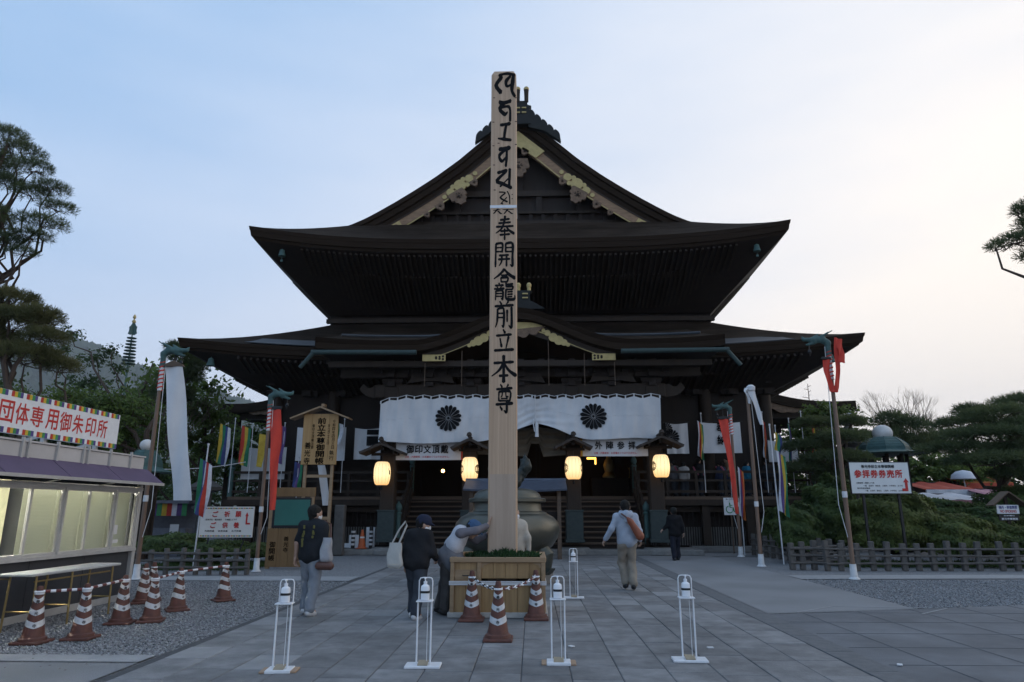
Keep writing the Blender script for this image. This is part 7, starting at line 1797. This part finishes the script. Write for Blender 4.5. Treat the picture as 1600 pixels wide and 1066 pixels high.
# pagoda with its ringed spire
Yp = 118; p = at(208, 575, Yp); pg = thing('pagoda', 'distant pagoda whose green ringed spire rises over the left trees', 'pagoda', (p.x - 1.0, Yp, 0))
zt, z0 = at(214, 491, Yp).z, at(208, 571, Yp).z; H = zt - z0
for k in range(3):
    z = z0 - 6.5 - 7.5 * (2 - k) - 2; w_ = 9.5 - k * 1.2
    m = MB(); m.box((0, 0, z - 2.3), (w_ * .7, w_ * .7, 5)); m.build('storey_wall', WOOD_MID, pg)
    m = MB(); m.lathe([(w_ * .86, -.6), (w_ * .88, -.3), (w_ * .6, .9), (w_ * .3, 2.0 if k < 2 else 2.9), (.4, 2.2 if k < 2 else 3.1)], 4, (0, 0, z), None); m.build('roof', BARK, pg)
m = MB(); m.tube([(0, 0, z0 - 7), (0, 0, zt - .3)], [.22, .09], 8); m.build('mast', COPPER, pg)
for k in range(9): m = MB(); zz = z0 + H * (.02 + k * .062); m.lathe([(.3, 0), (1.15 - k * .045, .04), (1.18 - k * .045, .16), (.3, .30)], 16, (0, 0, zz)); m.build('ring', COPPER, pg, 30)
for q in range(4): m = MB(); a_ = q * math.pi / 2; m.prism(scroll_poly([(.1, 0), (.85, .2, -.2), (.75, 1.4, .1), (.3, 2.1, .1), (.1, 2.1)][::-1], 4), -.04, .04, Rz(a_)); o = m.build('water_flame', COPPER, pg); o.location = (0, 0, z0 + H * .60)
m = MB(); m.lathe([(.1, 0), (.34, .25), (.34, .5), (.12, .75), (.12, .9), (.3, 1.1), (.25, 1.4), (.02, 1.8)], 12, (0, 0, zt - 1.8)); m.build('gilt_jewel', GOLD, pg, True)
# ------------------------------------------------------------------ people
SKIN = mat('skin', (.42, .27, .20), (.36, .22, .16), .55, 9)
HAIR = mat('black_hair', (.012, .011, .010), (.022, .02, .018), .7, 30, stretch=(1, 1, .3), bump=.4, spec=.15)
def cloth(n, c, c2=None): return mat(n, c, c2, .85, 6, bump=.25, bscale=22, spec=.15)
MASK = mat('white_face_mask', (.75, .76, .78), None, .8)
SHOE = mat('dark_shoe', (.03, .03, .032), None, .6); SOLE = mat('white_shoe', (.6, .6, .6), (.45, .45, .46), .6, 12)
def vv(*a): return np.array(a, float)
def hand_mesh(wrist, dirv, palm_n, s=1., curl=.5, thumb_side=1):
    """palm, four unequal bent fingers and a thumb, as one fine mesh"""
    d = vv(*dirv); d /= np.linalg.norm(d); n = vv(*palm_n); n -= d * (n @ d); n /= np.linalg.norm(n); sd = np.cross(d, n) * thumb_side
    w_ = vv(*wrist); pr = [(w_ - d * .03, w_ + d * .02, .024 * s, .027 * s)]
    for k, (o, l_) in enumerate(((.026, .070), (.009, .078), (-.009, .072), (-.025, .057))):
        b = w_ + d * .085 * s + sd * o * s; pr.append((w_ + d * .02 * s + sd * o * .7 * s, b, .0155 * s, .0125 * s))
        c1 = d * math.cos(curl * .7) + n * math.sin(curl * .7); c2 = d * math.cos(curl * 1.7) + n * math.sin(curl * 1.7)
        m_ = b + c1 * l_ * .52 * s; pr.append((b, m_, .0098 * s, .0088 * s, .006)); pr.append((m_, m_ + c2 * l_ * .48 * s, .0088 * s, .0072 * s, .006))
    tb = w_ + d * .025 * s + sd * .026 * s; tm = tb + (d * .6 + sd * .75 + n * .2) * .04 * s; pr.append((tb, tm, .014 * s, .0115 * s, .012)); pr.append((tm, tm + (d * .85 + sd * .3 + n * .35) * .034 * s, .0105 * s, .0085 * s, .006))
    return sdf_mesh(pr, .0075 * s, .012)
def person(lab, loc, rz, J, top_m, leg_m, vox=.022, hair=HAIR, mask=False, cap=None, long_top=0., shoe=SHOE, sleeve=1.0, vest=None, hands=True, group=None, hood=None, hand_par=None, hscale=1., rz_head=0., skirt=None, sleeve_m=None, hair_long=False):
    t = thing('person', lab, 'person', loc, rz, group)
    J = {k: vv(*v) for k, v in J.items()}
    P, C, Nk, H = J['pelvis'], J['chest'], J['neck'], J['head']; hf = J.get('face', vv(0, 1, 0)); hf = hf / np.linalg.norm(hf); hu = J.get('up', vv(0, 0, 1)); hu = hu - hf * (hu @ hf); hu /= np.linalg.norm(hu); hr = np.cross(hf, hu)
    S = hscale
    body = [(P, C, .065, .085, .04), (C, Nk, .10, .052, .05), (Nk, H - hu * .06, .052, .052, .03), (H + hu * .035 * S - hf * .012, H + hu * .03 * S + hf * .02, .090 * S, .086 * S, .04), (H - hu * .03 + hf * .015, H - hu * .085 * S + hf * .045, .066 * S, .038 * S, .04),
            (H - hu * .0 + hf * .088 * S, H - hu * .03 + hf * .108 * S, .011, .015, .012), (H - hu * .058 * S + hf * .085 * S - hr * .012, H - hu * .058 * S + hf * .085 * S + hr * .012, .011, .011, .012)]
    for s in (-1, 1):
        body.append((H + hr * s * .088 * S - hu * .03 - hf * .01, H + hr * s * .094 * S + hu * .012 - hf * .016, .014, .018, .012))
        sh, el, ha = J['sh%d' % s], J['el%d' % s], J['ha%d' % s]
        body += [(C, sh, .08, .055, .05), (sh, el, .048, .038, .03), (el, ha, .038, .026, .02)]
        hp, kn, an = J['hip%d' % s], J['kn%d' % s], J['an%d' % s]
        body += [(P, hp, .07, .07, .05), (hp, kn, .07, .052, .04), (kn, an, .052, .036, .03), (an, an + J.get('toe%d' % s, vv(0, .14, -.03)), .036, .03, .02)]
    extra = []
    if hands:
        for s in (-1, 1):
            el, ha = J['el%d' % s], J['ha%d' % s]; d, n, cu = (ha - el, vv(-s, 0, 0), .7)
            if hand_par and s in hand_par: d, n, cu = hand_par[s]
            extra.append(hand_mesh(ha, d, n, 1.0, cu, s))
    sdf_obj('body', body, vox, SKIN, t, .03, 0, extra=extra)
    eyes = MB()
    for s in (-1, 1):
        p = H + hr * s * .034 * S + hf * .080 * S + hu * .008; eyes.lathe([(.0, -.009), (.011, -.004), (.011, .004), (.0, .009)], 8, p)
    eyes.build('eyes', INK, t, True)['kind'] = 'stuff'
    # clothes
    up = (C - P) / np.linalg.norm(C - P); rt = J['sh1'] - J['sh-1']; rt /= np.linalg.norm(rt)
    hem = P - up * (long_top - .02)
    tp = []
    for o in (-.085, .085): tp += [(hem + rt * o, C + rt * o * 1.15 + up * .02, .118, .112, .06)]
    tp += [(hem, C + up * .02, .150, .125, .06)]
    tp += [(C + rt * -.1 + up * .10, C + rt * .1 + up * .10, .10, .10, .06), (C + up * .1, Nk - up * .0, .10, .075, .05)]
    slv = []
    for s in (-1, 1):
        sh, el, ha = J['sh%d' % s], J['el%d' % s], J['ha%d' % s]; wr = el + (ha - el) * (.93 if sleeve >= 1 else max(0, sleeve - .5) * 2 * .93)
        a_ = [(C + up * .1, sh, .09, .075, .05), (sh, el if sleeve >= .5 else sh + (el - sh) * sleeve * 2, .067, .058, .04)]
        if sleeve >= .6: a_ += [(el, wr, .062, .048, .03)]
        (slv if sleeve_m else tp).extend(a_)
    o = sdf_obj('jacket' if sleeve >= 1 else 'shirt', tp, vox, top_m, t, .05, .010, 7, hash(lab) % 7)
    if sleeve_m: sdf_obj('sleeves', slv, vox, sleeve_m, t, .05, .007, 8, 3)
    if hood: sdf_obj('hood', [(C + up * .17 - hf * .09 + rt * .09, C + up * .17 - hf * .09 - rt * .09, .06, .06), (C + up * .05 - hf * .13, C + up * .17 - hf * .10, .05, .085), (C + up * .21 + rt * .10, C + up * .2 + hf * .05 + rt * .06, .045, .04), (C + up * .21 - rt * .10, C + up * .2 + hf * .05 - rt * .06, .045, .04)], vox, top_m, o, .05, .006, 12)
    lg = []
    for s in (-1, 1):
        hp, kn, an = J['hip%d' % s], J['kn%d' % s], J['an%d' % s]; lg += [(P + vv(0, 0, .02), hp, .112, .095, .06), (hp, kn, .100, .083, .03), (kn, an + vv(0, 0, .03), .085, .078, .03)]
    sdf_obj('trousers', lg, vox, leg_m, t, .03, .010, 8, 2)
    if skirt: sdf_obj('tunic_skirt', [(P + up * .12, P - up * .02, .15, .17), (P - up * .02 + rt * .06, hem - vv(0, 0, .22) + rt * .07, .15, .165), (P - up * .02 - rt * .06, hem - vv(0, 0, .22) - rt * .07, .15, .165)], vox, skirt, t, .06, .012, 8, 4)
    for s in (-1, 1):
        an = J['an%d' % s]; to = J.get('toe%d' % s, vv(0, .14, -.03)); n_ = to / np.linalg.norm(to)
        sdf_obj('shoe', [(an - n_ * .05 + vv(0, 0, -.035), an + to * .6 + vv(0, 0, -.03), .042, .046), (an + to * .6 + vv(0, 0, -.03), an + to * 1.1 + vv(0, 0, -.028), .046, .034), (an, an + vv(0, 0, -.03), .045, .05)], .016, shoe, t, .02)
    hm = [(H + hu * .055 * S - hf * .03, H + hu * .05 * S + hf * .005, .096 * S, .088 * S), (H - hf * .035, H - hu * .055 - hf * .042, .072 * S, .050 * S)]
    for s in (-1, 1): hm.append((H + hr * s * .05 + hu * .045 - hf * .02, H + hr * s * .062 - hu * .005 - hf * .035, .045, .028))
    if hair_long: hm.append((H - hu * .03 - hf * .05, H - hu * .16 - hf * .05, .075, .06))
    if hair: sdf_obj('hair', hm, .014 if vox < .03 else .024, hair, t, .03, .006, 30)
    if cap:
        sdf_obj('cap', [(H + hu * .06 * S - hf * .02, H + hu * .065 * S + hf * .015, .104 * S, .10 * S), (H + hu * .045 * S + hf * .09, H + hu * .03 * S + hf * .16, .022, .016, .02, (1, 1, 1)), (H + hu * .045 * S + hf * .09 + hr * .05, H + hu * .03 + hf * .14 + hr * .04, .018, .014), (H + hu * .045 * S + hf * .09 - hr * .05, H + hu * .03 + hf * .14 - hr * .04, .018, .014)], .014 if vox < .03 else .024, cap, t, .025)
    if mask: sdf_obj('face_mask', [(H - hu * .02 + hf * .07, H - hu * .075 + hf * .06, .052, .045), (H - hu * .03 + hf * .03 + hr * .05, H - hu * .04 + hf * .03 - hr * .05, .035, .035)], .014, MASK, t, .03)
    return t
def stand_pose(h=1.65, stride=.0, w=.0, arm=.06, lean=0., **k):
    s = h / 1.70
    J = dict(pelvis=(0, 0, .92), chest=(0, lean, 1.27), neck=(0, lean * 1.3 + .0, 1.47), head=(0, lean * 1.6 + .03, 1.585))
    for q in (-1, 1):
        J['hip%d' % q] = (.09 * q, 0, .86); J['kn%d' % q] = (.10 * q, .04 + stride * .35 * q, .47); J['an%d' % q] = (.10 * q, stride * .5 * q - .02, .085)
        J['sh%d' % q] = (.185 * q, lean * 1.1, 1.40); J['el%d' % q] = (.25 * q, lean - .03 - arm * q, 1.13); J['ha%d' % q] = (.27 * q, lean + .03 - 2.2 * arm * q, .90)
    J.update(k); return {a: tuple(np.array(b) * s) if a not in ('face', 'up') and not a.startswith('toe') else b for a, b in J.items()}
# A: dark T-shirt, grey trousers
p = G(477, 963)
J = stand_pose(1.53, -.22, arm=-.03, face=(.45, .85, -.1))
pa = person('man in dark printed T-shirt and grey trousers by the wooden notice stand', (p.x, p.y + .1, 0), R(-12), J, cloth('navy_tshirt', (.022, .025, .03)), cloth('grey_trousers', (.23, .25, .28), (.17, .19, .22)), .02, mask=True, sleeve=.42, shoe=SOLE)
M = bpy.data.objects.new('x', None); bpy.data.objects.remove(M)
m = MB()
rg = random.Random(4)
for k in range(14):
    x, z = rg.choice((-.085, -.005, .075)) + rg.uniform(-.012, .012), 1.0 + (k % 5) * .06 + rg.uniform(-.02, .02); m.cbox((x, -.132 + .0, z), (.03, .012, rg.uniform(.03, .06)), .004)
o = m.build('shirt_print', mat('olive_print', (.16, .15, .04), None, .8), pa); o['kind'] = 'stuff'
def bag(lab, loc, rz, wd, hh, dp, m_, strap, flap=None, name='tote_bag', cat='bag', smat=None):
    t = thing(name, lab, cat, loc, rz)
    rows = [(0, .70, .35), (.03, .92, .8), (.15, 1.0, 1.0), (.45, .97, .9), (.75, .88, .6), (1.0, .80, .28)]
    def bf(u, v):
        a = u * 2 * math.pi; ws = float(np.interp(v, [r_[0] for r_ in rows], [r_[1] for r_ in rows])); ds = float(np.interp(v, [r_[0] for r_ in rows], [r_[2] for r_ in rows]))
        c, s_ = math.cos(a), math.sin(a); c = math.copysign(abs(c) ** .6, c); s_ = math.copysign(abs(s_) ** .6, s_)
        return Vector((wd * .5 * ws * c + .008 * math.sin(v * 9), dp * ds * s_ * (1 + .1 * math.sin(a * 3 + v * 8)), hh * v))
    m = MB(); m.grid(bf, 28, 12); m.add([bf(i / 28, 0) for i in range(28)], [tuple(range(28))]); m.build('bag_body', m_, t, 70)
    m = MB(); m.tube(strap, .014, 6); m.build('strap', smat or m_, t, True)
    if flap: sdf_obj('pouch', [((-.09, -.03, -.04), (.09, -.03, -.04), .06, .06)], .018, flap, t, .03)
    return t
CANVAS = cloth('pale_canvas', (.50, .48, .44), (.42, .40, .37)); BROWNL = mat('brown_leather', (.13, .06, .045), (.09, .042, .032), .5, 8)
bag('pale cloth shoulder bag with brown pouch carried by the man in the dark T-shirt', (p.x + .25, p.y + .0, .74), R(-12), .17, .36, .085, cloth('grey_bag_cloth', (.38, .38, .40)), [(-.05, .02, .34), (-.10, .04, .52), (-.10, .08, .60), (-.02, .12, .55), (.05, .02, .32)], BROWNL, 'shoulder_bag', smat=BROWNL)
# B: dark jacket, cap
p = G(646, 968)
J = stand_pose(1.37, -.30, lean=.06, arm=.0, face=(.75, .62, -.18)); J['ha1'] = (.19, .24, .80); J['el1'] = (.23, .06, .90); J['head'] = (.03, .13, 1.275)
pb = person('man in black jacket and dark cap with a white tote bag by the planter', (p.x, p.y + .1, 0), R(-18), J, cloth('black_jacket', (.014, .014, .016), (.022, .022, .024)), cloth('charcoal_trousers', (.05, .058, .07), (.035, .04, .05)), .02, mask=True, cap=cloth('navy_cap', (.025, .03, .055)), long_top=.0, shoe=SOLE)
bag('cream tote bag hanging from the left shoulder of the man in black', (p.x - .30, p.y - .0, .68), R(-25), .26, .36, .05, CANVAS, [(-.06, 0, .34), (.05, .02, .55), (.14, .04, .66), (.15, .06, .6), (.06, 0, .34)])
# C: woman bending to touch the pillar
p = G(692, 962)
hx = at(764, 822, 10.72); L0 = Vector((p.x + .0, p.y + .12, 0))
rel = lambda x, y, z: (x, y, z)
J = dict(pelvis=(.06, .0, .83), chest=(.19, .03, 1.08), neck=(.31, .05, 1.18), head=(.40, .06, 1.20), face=(.85, .1, -.55), up=(.5, 0, .85))
for q in (-1, 1):      # facing +X: her left is +Y
    J['hip%d' % q] = (.03, -.085 * q, .80); J['kn%d' % q] = (.02 + .03 * q, -.09 * q, .44); J['an%d' % q] = (-.03 + .05 * q, -.1 * q, .08); J['toe%d' % q] = (.14, 0, -.03)
J['sh1'] = (.24, -.14, 1.16); J['sh-1'] = (.24, .20, 1.17)
hand = (hx.x - L0.x - .06, hx.y - L0.y - .0, 1.24)
J['el1'] = (.47, -.12, 1.20); J['ha1'] = (hx.x - L0.x - .035, 10.85 - L0.y, 1.26)
J['el-1'] = (.45, .28, 1.04); J['ha-1'] = (.60, .30, 1.12)
pc = person('person in blue cap and pale vest bending to lay a hand on the pillar', tuple(L0), 0, J, cloth('pale_grey_vest', (.50, .50, .53), (.42, .42, .45)), cloth('brown_grey_trousers', (.085, .08, .078), (.06, .056, .055)), .02, hair=HAIR, cap=cloth('faded_blue_cap', (.06, .11, .20), (.045, .085, .16)), hand_par={1: (vv(.35, .15, .9), vv(1, .15, -.2), .12), -1: (vv(.5, .1, .8), vv(1, 0, 0), .4)}, sleeve_m=cloth('mauve_grey_sleeve', (.17, .16, .18)), long_top=-.12, skirt=cloth('grey_tunic', (.15, .155, .17), (.12, .12, .135)), shoe=SHOE)
# D: figure behind the pillar
q = at(803, 800, 12.35); J = stand_pose(1.52, .1, face=(.55, -.75, -.1))
person('person in cream coat and mask half hidden behind the pillar', (q.x, 12.35, 0), R(20), J, cloth('cream_coat', (.48, .44, .38)), cloth('charcoal_trousers', (.05, .058, .07)), .024, mask=True, hair=mat('brown_hair', (.07, .04, .025), None, .6), long_top=.2)
# E: walking man
p = G(984, 923)
J = stand_pose(1.66, .46, arm=.05, lean=.03, face=(.08, 1, 0)); J['kn1'] = (.085, .10, .49); J['an1'] = (.07, -.16, .11); J['kn-1'] = (-.09, .16, .49); J['an-1'] = (-.05, .02, .11); J['toe1'] = (.02, .14, -.035)
J['ha-1'] = (-.42, .08, .93); J['el-1'] = (-.30, -.04, 1.14); J['ha1'] = (.27, .05, .92)
person('man in pale grey hooded jacket and khaki trousers walking toward the hall', (p.x, p.y + .12, 0), R(2), J, cloth('pale_blue_grey_jacket', (.36, .40, .47), (.29, .33, .39)), cloth('khaki_trousers', (.27, .235, .19), (.21, .18, .145)), .02, hair=HAIR, hood=True)
t = thing('sling_bag', 'rust brown sling bag worn on the back of the man in grey', 'bag', (p.x + .13, p.y - .06, 1.14))
sdf_obj('bag_body', [((-.07, 0, .14), (.10, .0, -.13), .055, .085), ((-.12, 0, .20), (-.07, 0, .14), .03, .05)], .014, mat('rust_leather', (.26, .075, .035), (.19, .055, .028), .5, 8, bump=.2), t, .04)
m = MB(); m.tube([(-.12, .0, .2), (-.22, .05, .28), (-.26, .14, .30)], .016, 6); m.tube([(.10, .0, -.13), (.16, .06, -.2), (.17, .14, -.22)], .012, 6); m.build('strap', BROWNL, t, True)
# F: dark walker
p = G(1058, 876); J = stand_pose(1.53, .28, arm=.05, face=(0, 1, 0)); J['ha-1'] = (-.34, .06, .92)
person('person dressed all in black with a cap, walking near the right stair post', (p.x, p.y + .1, 0), R(4), J, cloth('deep_black_jacket', (.012, .012, .014)), cloth('dark_navy_trousers', (.018, .02, .03)), .026, cap=cloth('black_cap', (.02, .022, .02)), long_top=.04)
# people on the veranda
GV = 'people on the veranda'
BL = cloth('bright_blue_jacket', (.03, .20, .33)); GR = cloth('grey_veranda_coat', (.16, .16, .17)); TN = cloth('tan_veranda_coat', (.27, .19, .12)); DK = cloth('dark_veranda_coat', (.025, .026, .03)); WH = cloth('white_veranda_top', (.5, .49, .48)); NV = cloth('navy_veranda_coat', (.03, .04, .08)); PKS = mat('pink_sash', (.42, .12, .18), None, .8)
for (px, py, Y, rz, tm, lab, sash) in ((1053, 722, 28.2, 40, GR, 'person in grey with pink sash on the veranda, nearest the porch lantern', True), (1068, 728, 27.9, -30, WH, 'person in white top on the veranda beside the rightmost lantern', False),
        (1090, 718, 28.1, -60, DK, 'person in dark coat with pink sash under the first right flag', True), (1126, 724, 28.0, 30, NV, 'person in navy coat with pink sash behind the red streamer', True),
        (1136, 716, 28.5, 80, TN, 'person in tan coat on the veranda behind the red streamer', False), (1165, 723, 27.9, -75, BL, 'person in bright blue jacket on the right veranda', False),
        (1198, 720, 28.1, 20, DK, 'person in dark coat on the veranda left of the far white curtain', False), (1211, 722, 28.4, -40, DK, 'person in dark coat farthest right on the veranda', False)):
    q = at(px, py, Y); hh = q.z - 2.01; J = stand_pose(max(1.3, min(1.6, hh)), .1)
    t = person(lab, (q.x, Y, 2.01), R(rz), J, tm, cloth('charcoal_trousers', (.05, .058, .07)), .032, hands=False, group=GV)
    if sash:
        m = MB(); m.tube([(-.14, .13, 1.18), (0, .16, 1.0), (.14, .13, .85)], .035, 6); m.tube([(-.14, -.13, 1.18), (0, -.16, 1.0), (.14, -.13, .85)], .035, 6); m.build('sash', PKS, t, True)['kind'] = 'stuff'
# ------------------------------------------------------------------ small things
for (s, u, e, th, up_) in ((0, -.93, up_eave, .55, 1), (0, .93, up_eave, .55, 1), (0, -.95, lo_eave, .45, 0), (0, .95, lo_eave, .45, 0)):
    p = e(s, u, .5, -th - .05); m = MB(); m.tube([p, p + Vector((0, 0, -.14))], .012, 5); m.lathe([(.02, -.14), (.10, -.18), (.12, -.3), (.16, -.46), (.15, -.47)], 12, p); m.tube([p + Vector((0, 0, -.4)), p + Vector((0, 0, -.62))], .01, 4); m.box((p.x, p.y, p.z - .66), (.1, .01, .09)); part(m, 'wind_bell', COPPER, 40)
p = at(1318, 640, 38.2); t = thing('floodlight', 'grey floodlight on a bracket at the right side porch tip', 'lamp', p)
m = MB(); m.tube([(-.5, 0, .1), (0, 0, 0)], .03, 6); m.build('bracket', BLACK, t)
m = MB(); m.cbox((.18, 0, -.12), (.42, .3, .3), .04, Ry(.7)); m.build('housing', FP, t)
a, b_ = at(220, 732, 24), at(384, 722, 26); t = thing('rope', 'thin pale rope strung behind the white banner to the hall flags', 'rope', a)
d = b_ - a; m = MB(); m.tube([d * k + Vector((0, 0, -.5 * k * (1 - k))) for k in np.linspace(0, 1, 12)], .014, 5); m.build('strand', SOCK, t, True)
# collars and pockets would not show at this size; fallen leaves on the gravel edge do
r_ = random.Random(3); V = []; F = []
for i in range(46):
    x, y = -8 + 4 * r_.random(), 6.9 + .8 * r_.random(); a = r_.random() * 6.28; s = r_.uniform(.012, .03); k = len(V)
    V += [(x + s * math.cos(a), y + s * math.sin(a), .012), (x + s * .5 * math.cos(a + 1.6), y + s * .5 * math.sin(a + 1.6), .014), (x - s * math.cos(a), y - s * math.sin(a), .012), (x + s * .5 * math.cos(a - 1.6), y + s * .5 * math.sin(a - 1.6), .010)]; F.append((k, k + 1, k + 2, k + 3))
m = MB(); m.add(V, F); tag(m.build('fallen_leaves', mat('dry_leaf', (.09, .07, .05), None, .8)), 'dry leaves scattered on the concrete edge by the cones', 'leaves', kind='stuff')
# ------------------------------------------------------------------ evening air
m = MB(); m.box((0, 1920, 319.4), (5800, 4120, 641.2))
HZ = bpy.data.materials.new('evening_air'); HZ.use_nodes = True; _t = HZ.node_tree; _t.nodes.clear()
_o = _t.nodes.new('ShaderNodeOutputMaterial'); _v = _t.nodes.new('ShaderNodeVolumePrincipled'); _v.inputs['Color'].default_value = (.86, .91, 1, 1); _v.inputs['Density'].default_value = .00015
_t.links.new(_v.outputs[0], _o.inputs['Volume'])
tag(m.build('haze', HZ), kind='stuff')
